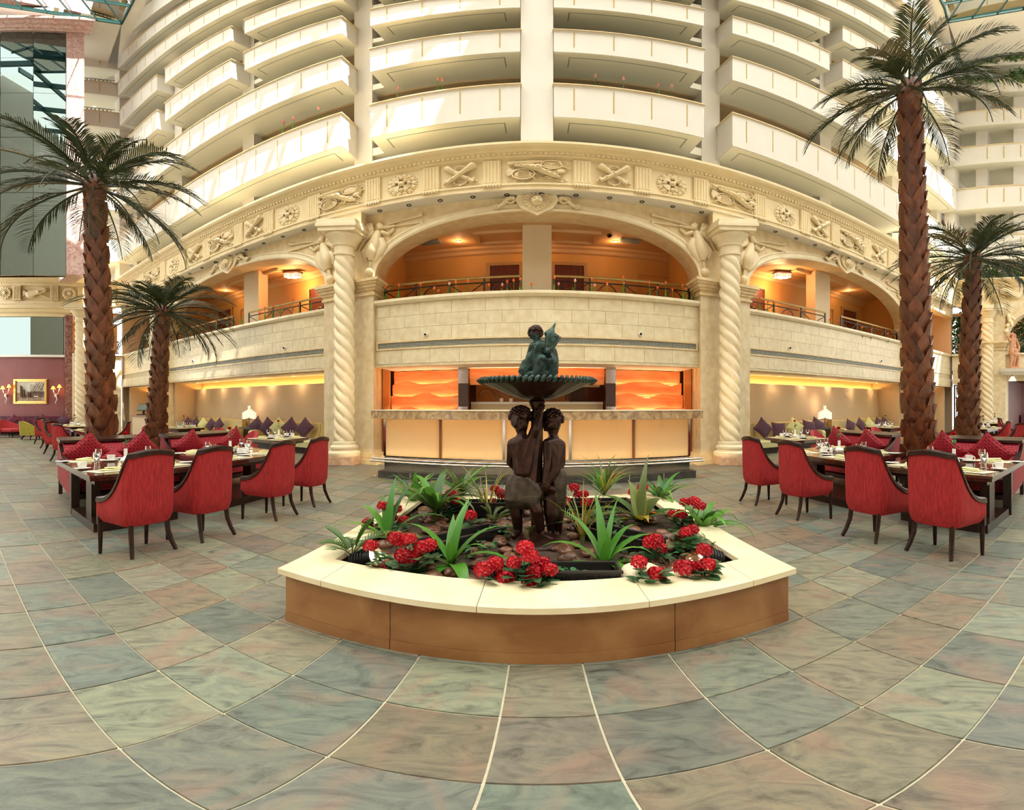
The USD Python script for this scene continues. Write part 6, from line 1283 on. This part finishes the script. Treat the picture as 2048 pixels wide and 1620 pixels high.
for s, sd in ((-1, 'left'), (1, 'right')):
    banquette(f'olive gold banquette in the {sd} recess, beside the column', s * 5.6, s * 9.0); banquette(f'olive gold banquette in the {sd} recess, on the far side of the lamp', s * 10.0, s * 13.2)
    t = T('side_table', f'small dark side table under the table lamp of the {sd} recess', 'table', WP(s * 9.5, 9.6, 0)); t.wpart('top', box(s * 9.5 - .3, s * 9.5 + .3, 9.35, 9.9, .66, .7), 'dark_wood'); t.wpart('leg', box(s * 9.5 - .2, s * 9.5 + .2, 9.5, 9.8, 0, .66), 'dark_wood')
    p, r, sz = seat_at(s * 9.5, 9.6, 0, .7, 1.2); t = T('table_lamp', f'glowing table lamp with stepped glass tubes in the {sd} recess', 'lamp', p, r, (sz[0], sz[1], sz[2] * 1.12))
    t.part('base', lathe([(0, 0), (.09, 0), (.09, .02), (.02, .03), (.012, .05), (.012, .36), (0, .36)], 16), 'brown_wood', smooth=40)
    t.part('bracket', MB().add(rbox(.5, .02, .02, .004, (0, 0, .25))).add(rbox(.36, .02, .02, .004, (0, 0, .29))).add(rbox(.2, .02, .02, .004, (0, 0, .33))).add(rbox(.02, .02, .1, .004, (-.24, 0, .23))).add(rbox(.02, .02, .1, .004, (.24, 0, .23))), 'brown_wood')
    for k, (z0, z1) in enumerate(((.26, .50), (.27, .54), (.29, .58), (.32, .72), (.29, .60), (.27, .55), (.26, .51))): t.part('glass_tube', mv(lathe([(0, z0), (.036, z0), (.036, z1), (0, z1)], 10), (-.216 + .072 * k, 0, 0)), 'lamp_white', smooth=40)
    l = UsdLux.SphereLight.Define(stage, t.path + '/lamp'); l.CreateRadiusAttr(.1); l.CreateIntensityAttr(LAMP); l.CreateColorAttr(Gf.Vec3f(1., .62, .36)); l.AddTranslateOp().Set(Gf.Vec3d(0, .0, .85))
def cx_at(px, y): return y * math.tan((px - 1074) / 750)
for sd, L in (('left', [(503, 'p', 45), (526, 'p', 30), (548, 'g', 40), (572, 'p', 45), (602, 'p', 38), (362, 'p', 30), (378, 'p', 40), (393, 'g', 35), (410, 'p', 30), (426, 'p', 40)]), ('right', [(1533, 'p', 45), (1565, 'p', 4), (1598, 'g', 40), (1627, 'p', 10), (1645, 'p', 30), (1712, 'p', 25), (1733, 'p', 45), (1752, 'g', 45), (1770, 'p', 38), (1782, 'p', 42)])):
    for i, (px, c, roll) in enumerate(L):
        g_ = [L[j][1] for j in range(len(L))]; far = i >= 5
        lab = f'pale green cushion on the {"far" if far else "near"} {sd} banquette' if c == 'g' else f'{["leftmost", "second", "third", "rightmost"][sum(L[k][1] == "p" for k in range(5 * far, i))]} purple cushion on the {"far" if far else "near"} {sd} banquette'
        cushion(lab, cx_at(px, 9.45), 9.45, .40, 0, roll, 'cushion_purple' if c == 'p' else 'cushion_green', 1.12 if not far else .95, -16)
# patterned sofas by the side walls
for s, sd, y0, y1 in ((-1, 'left', 2.2, 5.9), (1, 'right', 4.4, 6.0)):
    t = T('wall_sofa', f'long purple and crimson patterned sofa along the {sd} wall', 'sofa', SP(s, .5, (y0 + y1) / 2, 0)); q0 = .0 if s < 0 else -2.6
    spart(t, s, 'seat', box(q0 + .1, q0 + 1.0, y0, y1, .1, .45, .3), 'purple_pattern'); spart(t, s, 'backrest', box(q0 - .15, q0 + .2, y0, y1, .1, .92, .3), 'purple_pattern'); spart(t, s, 'plinth', box(q0 + .1, q0 + .9, y0, y1, 0, .1, .3), 'dark_wood')
for px, lab in ((24, 'crimson cushion on the wall sofa beside the pink armchair'), (80, 'purple cushion on the wall sofa right of the olive armchair'), (120, 'dark plum cushion at the right end of the purple wall sofa')):
    y = 19.64 / (math.tan((1074 - px) / 750) + .2); cushion(lab, -(LX(y) - .45), y, .45, 60, 40, 'cushion_purple' if px > 100 else 'purple_pattern', .95, -20)

# ---------------------------------------------------------------- what lies on the tables
WINE = [(0, 0), (.034, 0), (.034, .003), (.005, .008), (.005, .07), (.02, .085), (.034, .11), (.036, .14), (.031, .175), (.029, .175), (.033, .14), (.031, .112), (.0, .088)]
TUMB = [(0, 0), (.028, 0), (.034, .1), (.032, .1), (.027, .006), (0, .006)]
KIT = {}
def item(kind, label, x, y, deg=0, z=.745, k=1., group=None):
    p = W(np.array([[x, y, z]]))[0]; s = sca(math.hypot(x, y)) * k; c = math.cos(turn(x, y)[1]) ** .5; sc_ = (s * c, s, s); r = deg + turn(x, y)[0]; nm, cat = kind, ITEMS[kind][0]
    if kind in KIT: return dup(KIT[kind], label, p, r, sc_, cat, group)
    t = T(nm, label, cat, p, r, sc_, group); KIT[kind] = t; ITEMS[kind][1](t); return t
def i_mat(t): t.part('mat', MB().add(box(-.22, .22, -.16, .16, 0, .003)), 'placemat')
def i_nap(t):
    t.part('lower_fold', rot(mv(rbox(.17, .13, .014, .006, seg=6), (0, 0, .010)), (0, 0, 1), 8), 'napkin', smooth=40); t.part('upper_fold', rot(mv(rbox(.15, .09, .014, .006, seg=6), (.01, -.015, .026)), (0, 1, 0), 4), 'napkin', smooth=40)
def i_cup(t):
    t.part('saucer', lathe([(0, .004), (.035, .004), (.075, .016), (.078, .018), (.074, .012), (.035, 0), (0, 0)], 28), 'white_china', smooth=50)
    t.part('cup', lathe([(0, .008), (.028, .008), (.030, .014), (.040, .045), (.043, .078), (.040, .078), (.036, .045), (.025, .018), (0, .016)], 28), 'white_china', smooth=50)
    t.part('handle', tube([(-.038 - .026 * math.sin(a), 0, .045 + .024 * math.cos(a)) for a in np.linspace(.1, PI - .1, 11)], .005, 7), 'white_china', smooth=True)
def i_plate(t): t.part('plate', lathe([(0, .004), (.05, .004), (.085, .014), (.088, .016), (.084, .010), (.05, 0), (0, 0)], 28), 'white_china', smooth=50); t.part('butter_knife', rbox(.11, .012, .004, .002, (0.02, 0, .019), 4), 'cutlery')
def i_wine(t): t.part('bowl_and_stem', lathe(WINE, 20), 'clear_glass', smooth=40)
def i_tumb(t): t.part('tumbler', lathe(TUMB, 18), 'clear_glass', smooth=40)
def i_fork(t):
    t.part('handle', rbox(.012, .11, .004, .0018, (0, -.045, .005), 4), 'cutlery'); m = MB().add(rbox(.024, .025, .003, .0014, (0, .022, .006), 4))
    for k in range(4): m.add(box(-.011 + .0063 * k, -.0085 + .0063 * k, .034, .075, .005, .007))
    t.part('tines', m, 'cutlery')
def i_knife(t): t.part('handle', rbox(.013, .085, .006, .0025, (0, -.055, .006), 4), 'cutlery'); t.part('blade', rbox(.016, .10, .002, .0009, (0, .04, .006), 4), 'cutlery')
def i_vase(t):
    t.part('vase', lathe([(0, 0), (.03, 0), (.05, .025), (.048, .045), (.024, .068), (.016, .08), (.016, .155), (.012, .155), (.012, .085), (0, .07)], 24), 'white_china', smooth=50)
    t.part('stem', tube([(0, 0, .1), (.005, 0, .2), (-.012, 0, .30)], .003, 5), 'leaf_dark'); t.part('leaf', blade(.07, .045, .3, .6, .6, 5, z=.215), 'leaf_dark', smooth=True); t.part('leaf', blade(.06, .04, 3.3, .5, .6, 5, z=.20), 'leaf_dark', smooth=True)
    m = MB()
    for k in range(12): m.add(blade(.042 * (1 - .03 * k), .045, k * 2.4, 1.25 - .03 * k * 0 - .35 * (k < 6), -.5, 5, .6, 6, x=-.012, z=.295))
    t.part('rose_bloom', m, 'petal_red', smooth=True)
def i_salt(t): t.part('shaker', lathe([(0, 0), (.019, 0), (.02, .01), (.018, .05), (.012, .058), (0, .06)], 16), 'white_china', smooth=40)
def i_bowl(t):
    t.part('bowl', lathe([(0, .002), (.02, .002), (.042, .025), (.046, .052), (.043, .052), (.038, .026), (0, .012)], 24), 'white_china', smooth=50)
    for k in range(6): t.part('sugar_packet', rot(rot(mv(rbox(.03, .004, .05, .0015, seg=4), (0, -.014 + .006 * k, .055)), (0, 1, 0), -25 + 11 * k, (0, 0, .03)), (0, 0, 1), 12 * k), 'sugar_paper' if k % 2 else 'napkin')
def i_jug(t): t.part('body', lathe([(0, 0), (.026, 0), (.032, .02), (.03, .05), (.026, .07), (.023, .07), (.026, .05), (0, .01)], 20), 'white_china', smooth=50); t.part('handle', tube([(.03 + .018 * math.sin(a), 0, .04 + .02 * math.cos(a)) for a in np.linspace(.1, PI - .1, 9)], .004, 6), 'white_china', smooth=True)
ITEMS = dict(placemat=('placemat', i_mat), napkin=('napkin', i_nap), coffee_cup=('cup and saucer', i_cup), bread_plate=('plate', i_plate), wine_glass=('glass', i_wine), tumbler=('glass', i_tumb), fork=('fork', i_fork), knife=('knife', i_knife), bud_vase=('vase', i_vase), shaker=('shaker', i_salt), sugar_bowl=('bowl', i_bowl), milk_jug=('jug', i_jug))
def setting(tn, s, y, side, end):
    xe = 3.66 if side == 'chair' else 4.92; i = 1 if side == 'chair' else -1; X = lambda d: s * (xe + i * d); e = f'at the {end} {side}-side place of the {tn} table'; fd = 90 * -s if side == 'chair' else 90 * s; o = 1 if side == 'chair' else -1
    item('placemat', f'cream placemat {e}', X(.22), y, fd, .746, 1.06); item('napkin', f'folded pale green napkin {e}', X(.22), y, fd + 12, .749, 1.1); item('fork', f'steel fork {e}', X(.2), y + .17 * o, fd, .749, 1.15); item('knife', f'steel knife {e}', X(.2), y - .16 * o, fd, .749, 1.15)
    item('coffee_cup', f'white coffee cup on its saucer {e}', X(.40), y - .29 * o, fd + 40, .746, 1.1); item('bread_plate', f'white bread plate with butter knife {e}', X(.24), y + .33 * o, fd, .746, 1.0)
    item('wine_glass', f'stemmed wine glass {e}', X(.47), y - .08 * o, 0, .746, 1.05)
    if side == 'sofa': item('tumbler', f'clear tumbler {e}', X(.44), y + .07, 0, .746, 1.05)
for tn, (s, y0, y1) in TB.items():
    for y, end in ((y0 + .36, 'near'), (y1 - .40, 'far')):
        for side in ('chair', 'sofa'): setting(tn, s, y, side, end)
    xm, ym = s * 4.25, (y0 + y1) / 2
    item('bud_vase', f'white bud vase with a single red rose on the {tn} table', xm, ym - .02, 0, .746, 1.25); item('shaker', f'white salt shaker beside the vase on the {tn} table', xm - s * .1, ym + .06, 0, .746, 1.2); item('shaker', f'white pepper shaker behind the vase on the {tn} table', xm - s * .02, ym + .14, 0, .746, 1.2)
    item('sugar_bowl', f'white bowl of sugar packets on the {tn} table', xm + s * .06, ym + .18, 0, .746, 1.25); item('milk_jug', f'white milk jug on the {tn} table', xm - s * .16, ym + .18, 40, .746, 1.2)
    item('bread_plate', f'white dish with pastries by the sugar bowl on the {tn} table', xm + s * .12, ym + .34, 0, .746, 1.1)
for tn, x0, x1, y0, y1 in (('left banquette table', -5.9, -5.0, 6.0, 7.1), ('right banquette table', 5.0, 5.9, 6.0, 7.1), ('left lamp table', -10.5, -9.6, 6.6, 7.6), ('table by the tall right palm', 9.8, 10.7, 6.9, 7.9), ('far left table', -10.9, -9.5, 3.7, 4.6), ('far right table', 10.8, 12.2, 4.2, 5.0), ('second far left table', -13.4, -12.2, 4.1, 4.9), ('second far right table', 14.2, 15.4, 5.0, 5.8)):
    for i, (fx_, fy_) in enumerate(((.22, .25), (.78, .25), (.22, .75), (.78, .75))):
        x, y = x0 + (x1 - x0) * fx_, y0 + (y1 - y0) * fy_; e = f'at the {"near" if fy_ < .5 else "far"} {"left" if fx_ < .5 else "right"} place of the {tn}'
        item('placemat', f'cream placemat {e}', x, y, 0, .746, .9); item('napkin', f'folded napkin {e}', x, y, 20, .749, 1.1); item('coffee_cup', f'white coffee cup {e}', x + .17 * (1 if fx_ < .5 else -1), y + .1, 30 * i, .746, 1.1); item('wine_glass', f'wine glass {e}', x + .03, y + .17 * (1 if fy_ < .5 else -1), 0, .746, 1.05)
    item('bud_vase', f'white bud vase with a red rose on the {tn}', (x0 + x1) / 2, (y0 + y1) / 2, 0, .746, 1.25); item('sugar_bowl', f'white sugar bowl on the {tn}', (x0 + x1) / 2 + .12, (y0 + y1) / 2 - .1, 0, .746, 1.2)
# ---------------------------------------------------------------- tulips behind the parapets, flowers on the balconies
TU = {}
def tulip(px, py, yy, label, mt='tulip_orange', z0=None, k=1., group=None):
    r = yy / math.cos((px - 1074) / 750); zt = EYE + r * math.tan((810 - py) / 750); x = yy * math.tan((px - 1074) / 750); yy2 = yy - .026 * abs(x); zt0 = zt - .24 * k; p = W(np.array([[x, yy2, zt0]]))[0]; s = sca(r) * k
    if mt in TU: return dup(TU[mt], label, p, (px * 37) % 360, (s, s, s), group=group)
    t = T('tulip', label, 'flower', p, 0, (s, s, s), group); TU[mt] = t
    t.part('stem', tube([(0, 0, -.15), (.004, 0, .1), (.012, 0, .21)], .006, 5), 'leaf_bright'); t.part('leaf', blade(.24, .05, 2.5, 1.3, .5, 6, z=-.12), 'leaf_bright', smooth=True); t.part('leaf', blade(.2, .045, -.5, 1.25, .5, 6, z=-.12), 'leaf_bright', smooth=True)
    m = MB()
    for q_ in range(6): m.add(blade(.085, .062, q_ * PI / 3, 1.05 + .2 * (q_ % 2), -.95, 6, .5, 5, x=.012, z=.205))
    t.part('bloom', m, mt, smooth=True)
for i, px in enumerate((770, 797, 842, 868, 876, 898, 912, 935, 979, 1004, 1015, 1028, 1040)):
    py = (576, 572, 570, 578, 583, 569, 566, 564, 572, 571, 565, 563, 560)[i]; tulip(px, py, 8.85, f'orange tulip over the central parapet, left half, {["first", "second", "third", "fourth", "fifth", "sixth", "seventh", "eighth", "ninth", "tenth", "eleventh", "twelfth", "thirteenth"][i]} from the left', 'tulip_pink' if i in (5, 9) else 'tulip_orange')
for i, px in enumerate((1063, 1108, 1117, 1150, 1184, 1189, 1214, 1246, 1248, 1299, 1314, 1331, 1344, 1366, 1371, 1386)):
    py = (570, 557, 570, 563, 560, 572, 571, 557, 568, 567, 577, 568, 581, 573, 580, 575)[i]; tulip(px, py, 8.85, f'tulip over the central parapet, right half, {["first", "second", "third", "fourth", "fifth", "sixth", "seventh", "eighth", "ninth", "tenth", "eleventh", "twelfth", "thirteenth", "fourteenth", "fifteenth", "sixteenth"][i]} from the left', 'tulip_pink' if i in (2, 3, 5) else 'tulip_orange')
N_ = ["first", "second", "third", "fourth", "fifth", "sixth", "seventh", "eighth", "ninth", "tenth", "eleventh", "twelfth"]
for i, (px, py) in enumerate(((378, 652), (404, 645), (432, 640), (455, 634), (482, 628), (518, 626), (530, 617), (546, 614), (560, 607), (585, 601), (598, 610), (622, 596))): tulip(px, py, 8.85, f'{N_[i]} reddish tulip from the left over the left parapet', 'tulip_orange')
for i, (px, py) in enumerate(((1520, 598), (1535, 606), (1548, 607), (1600, 622), (1660, 640), (1677, 642), (1725, 655), (1742, 660), (1776, 668))): tulip(px, py, 8.85, f'{N_[i]} reddish tulip from the left over the right parapet', 'tulip_orange')
for i, (px, py) in enumerate(((796, 190), (875, 172), (884, 174))): tulip(px, py, 8.6, f'{N_[i]} pink flower on the lowest balcony front left of the axis', 'tulip_pink', k=1.2)
for i, (px, py) in enumerate(((1192, 166), (1246, 171), (1317, 183), (1342, 185))): tulip(px, py, 8.6, f'{N_[i]} pink flower on the lowest balcony front right of the axis', 'tulip_pink', k=1.2)
for i, (px, py) in enumerate(((567, 253), (587, 246), (638, 228))): tulip(px, py, 8.6, f'{N_[i]} pink flower on the lowest left balcony near the main pillar', 'tulip_pink', k=1.3)

# ---------------------------------------------------------------- left wall: painting and sconces
def wallY(px): return 19.64 / (math.tan((1074 - px) / 750) + .2)
y0, y1 = wallY(29), wallY(98); ya, yb = min(y0, y1), max(y0, y1); t = T('framed_painting', 'gilt framed harbour painting with robed figures on the purple wall', 'painting', SP(-1, -.38, (ya + yb) / 2, 2.2)); za, zb2 = 1.56, 2.86
m = MB()
for o, d in ((0, .05), (.05, .07), (.1, .04)): m.box(-.4, -.4 + d, ya + o, yb - o, za + o, za + o + .05).box(-.4, -.4 + d, ya + o, yb - o, zb2 - o - .05, zb2 - o).box(-.4, -.4 + d, ya + o, ya + o + .05, za + o, zb2 - o).box(-.4, -.4 + d, yb - o - .05, yb - o, za + o, zb2 - o)
spart(t, -1, 'gilt_frame', m, 'gold_frame'); a, b, c, d = ya + .14, yb - .14, za + .14, zb2 - .14
spart(t, -1, 'painted_sky', box(-.4, -.38, a, b, c + .42 * (d - c), d), 'paint_sky'); spart(t, -1, 'painted_ground', box(-.4, -.379, a, b, c, c + .43 * (d - c)), 'paint_ground')
m = MB()
for yy, hh in ((.16, .62), (.2, .55), (.28, .4), (.42, .3), (.46, .24)):
    y = a + (b - a) * yy; z = c + (d - c) * .2; m.add(tube([(-.377, y, z), (-.377, y, z + hh * (d - c) * .8), (-.377, y, z + hh * (d - c))], [.055, .04, .02], 6))
spart(t, -1, 'painted_figures', sc(mv(m, (.377, 0, 0)), (.1, 1, 1)) if False else m, 'paint_dark')
m = MB()
for k in range(9): y = a + (b - a) * (.5 + .055 * k); m.box(-.38, -.376, y, y + .012, c + .35 * (d - c), c + (.9 - .03 * (k % 4)) * (d - c))
for k in range(5): y = a + (b - a) * (.5 + .09 * k); m.add(tube([(-.377, y, c + .4 * (d - c)), (-.377, min(b, y + .35), d - .02)], .006, 4))
m.box(-.38, -.377, a + .5 * (b - a), b, c + .2 * (d - c), c + .5 * (d - c)); spart(t, -1, 'painted_boats', m, 'paint_dark')
spart(t, -1, 'painted_highlights', MB().box(-.38, -.3762, a + .34 * (b - a), a + .37 * (b - a), c + .3 * (d - c), c + .45 * (d - c)).box(-.38, -.3762, a + .62 * (b - a), a + .78 * (b - a), c + .22 * (d - c), c + .27 * (d - c)), 'paint_light')
for px, w in ((13, 'left of the painting'), (115, 'right of the painting')):
    y = wallY(px); t = T('wall_sconce', f'two armed white wall sconce with amber shades {w}', 'lamp', SP(-1, -.35, y, 2.2))
    spart(t, -1, 'back_plate', ball((-.38, y, 2.0), .07, 1, (.4, 1, 1.5)), 'white_china', smooth=True); spart(t, -1, 'tail', tube([(-.3, y, 2.0), (-.28, y + .05, 1.8), (-.3, y - .03, 1.62), (-.3, y + .02, 1.55)], [.035, .03, .02, .012], 6), 'white_china', smooth=True)
    for s_, z in ((-.16, 2.32), (.16, 2.40)):
        arm = spart(t, -1, 'arm', tube([(-.33, y, 2.0), (-.25, y + s_ * .7, 2.12), (-.22, y + s_, z - .02)], .02, 6), 'white_china', smooth=True)
        spart(t, -1, 'shade', mv(lathe([(.13, 0), (.05, .17), (.04, .17), (.12, 0)], 16), (-.22, y + s_, z)), 'sconce_shade')
        l = UsdLux.SphereLight.Define(stage, t.path + '/lamp' + ('_001' if s_ > 0 else '')); l.CreateRadiusAttr(.05); l.CreateIntensityAttr(SCON); l.CreateColorAttr(Gf.Vec3f(1., .5, .22)); l.AddTranslateOp().Set(Gf.Vec3d(*(SP(-1, -.2, y + s_, z - .1) - t.loc)))
# payment terminal on a cream stand at the left end
t = T('service_stand', 'cream service stand at the left end of the recess', 'cabinet', WP(-14.1, 8.0, 0)); t.wpart('cabinet', box(-14.9, -13.6, 7.6, 8.3, .0, 1.0, .3), 'niche_wall'); t.wpart('cabinet_top', box(-14.95, -13.55, 7.55, 8.35, 1.0, 1.05, .3), 'brown_wood')
p, r, s = seat_at(-14.5, 7.9, 20, 1.05, 1.2); t = T('till_terminal', 'black touch screen till on the cream service stand', 'till', p, r, s); t.part('foot', rbox(.3, .26, .05, .02, (0, 0, .025)), 'black_plastic'); t.part('neck', rbox(.07, .06, .22, .02, (0, .05, .13)), 'black_plastic'); t.part('screen', rot(mv(rbox(.4, .04, .32, .012), (0, 0, .36)), (1, 0, 0), -25, (0, 0, .3)), 'black_plastic'); t.part('screen_glass', rot(mv(box(-.18, .18, -.022, -.0205, .22, .5), (0, 0, 0)), (1, 0, 0), -25, (0, 0, .3)), 'dark_mirror')

# ---------------------------------------------------------------- right: statue on the door ledge, lamps of the dark red room
Ys = 5.72; base = SP(1, .12, Ys, 3.36); hs = 70 * base[1] / F; k = hs / 1.8
t = T('statue', 'terracotta classical statue with one arm raised over its head on the door ledge', 'statue', base, 8, (k, k, k))
t.part('base', rbox(.62, .46, .07, .01, (0, 0, .035)), 'terracotta')
J = dict(hd=(.02, -.03, 1.68, .095), nk=(.02, 0, 1.55, .05), ch=(.0, 0, 1.38, .145), wa=(-.02, 0, 1.14, .12), hp=(.0, 0, .95, .155), hl=(-.1, 0, .9, .11), hr=(.1, 0, .92, .11), kl=(-.1, -.06, .52, .07), al=(-.13, 0, .12, .045), fl=(-.15, -.14, .09, .035), kr=(.08, -.02, .52, .07), ar=(.07, .03, .12, .045), fr=(.08, -.12, .09, .035),
         sl=(-.2, 0, 1.46, .07), el=(-.33, -.02, 1.68, .055), wl=(-.1, -.06, 1.83, .04), sr=(.2, 0, 1.45, .07), er=(.34, .0, 1.22, .055), wr=(.28, -.08, .98, .042))
B = [('hd', 'nk'), ('nk', 'ch'), ('ch', 'wa'), ('wa', 'hp'), ('hp', 'hl'), ('hp', 'hr'), ('hl', 'kl'), ('kl', 'al'), ('al', 'fl'), ('hr', 'kr'), ('kr', 'ar'), ('ar', 'fr'), ('ch', 'sl'), ('ch', 'sr'), ('sl', 'el'), ('el', 'wl'), ('sr', 'er'), ('er', 'wr')] + face(J, J['hd'][:3], .095, .2, -1) + hand(J, J['wl'][:3], (1, 0, .1), (0, -1, 0), 'h', .012) + hand(J, J['wr'][:3], (-.2, -.2, -1), (0, -1, 0), 'g', .012)
bd = t.part('body', skin(J, B, .025, 8), 'terracotta', smooth=True); t.part('hair', hair_cap((.02, 0, 1.70), .10, 50, 2, .03), 'terracotta', smooth=True)
K = dict(a=(-.13, -.02, .98, .09), b=(.14, -.02, .98, .1), c=(-.12, -.06, .78, .1), d=(.1, -.06, .74, .11), e=(.3, 0, .9, .06), f=(.32, .02, .5, .06), g=(.3, .03, .1, .07)); t.part('loin_cloth', cloth(K, [('a', 'b'), ('a', 'c'), ('b', 'd'), ('c', 'd'), ('b', 'e'), ('e', 'f'), ('f', 'g')], 0, 5, .05, (20, 20, 5)), 'terracotta', smooth=True)
p = SP(1, .25, 5.7, 2.72); t = T('pendant_lamp', 'small white conical pendant lamp under the door ledge at far right', 'lamp', p + (0, 0, 0)); t.part('shade', lathe([(.16, 0), (.06, .24), (0, .24), (.05, .22), (.14, 0)], 18), 'lamp_white', smooth=40); t.part('rod', tube([(0, 0, .24), (0, 0, .5)], .012, 6), 'black_iron')
p = SP(1, -2.2, 4.6, 2.15); t = T('sculpture_lamp', 'dark bird-like sculpture with an orange glow in the dark red room', 'sculpture', p)
t.part('wing', blade(.9, .3, PI - .2, .3, .7, 8), 'bronze', smooth=True); t.part('wing', blade(.9, .3, .2, .3, .7, 8), 'bronze', smooth=True); t.part('body', ball((0, 0, 0), .16, 2, (1.4, 1, .8)), 'bronze', smooth=True); t.part('glow', ball((.0, -.15, -.05), .07, 1), 'sconce_shade')
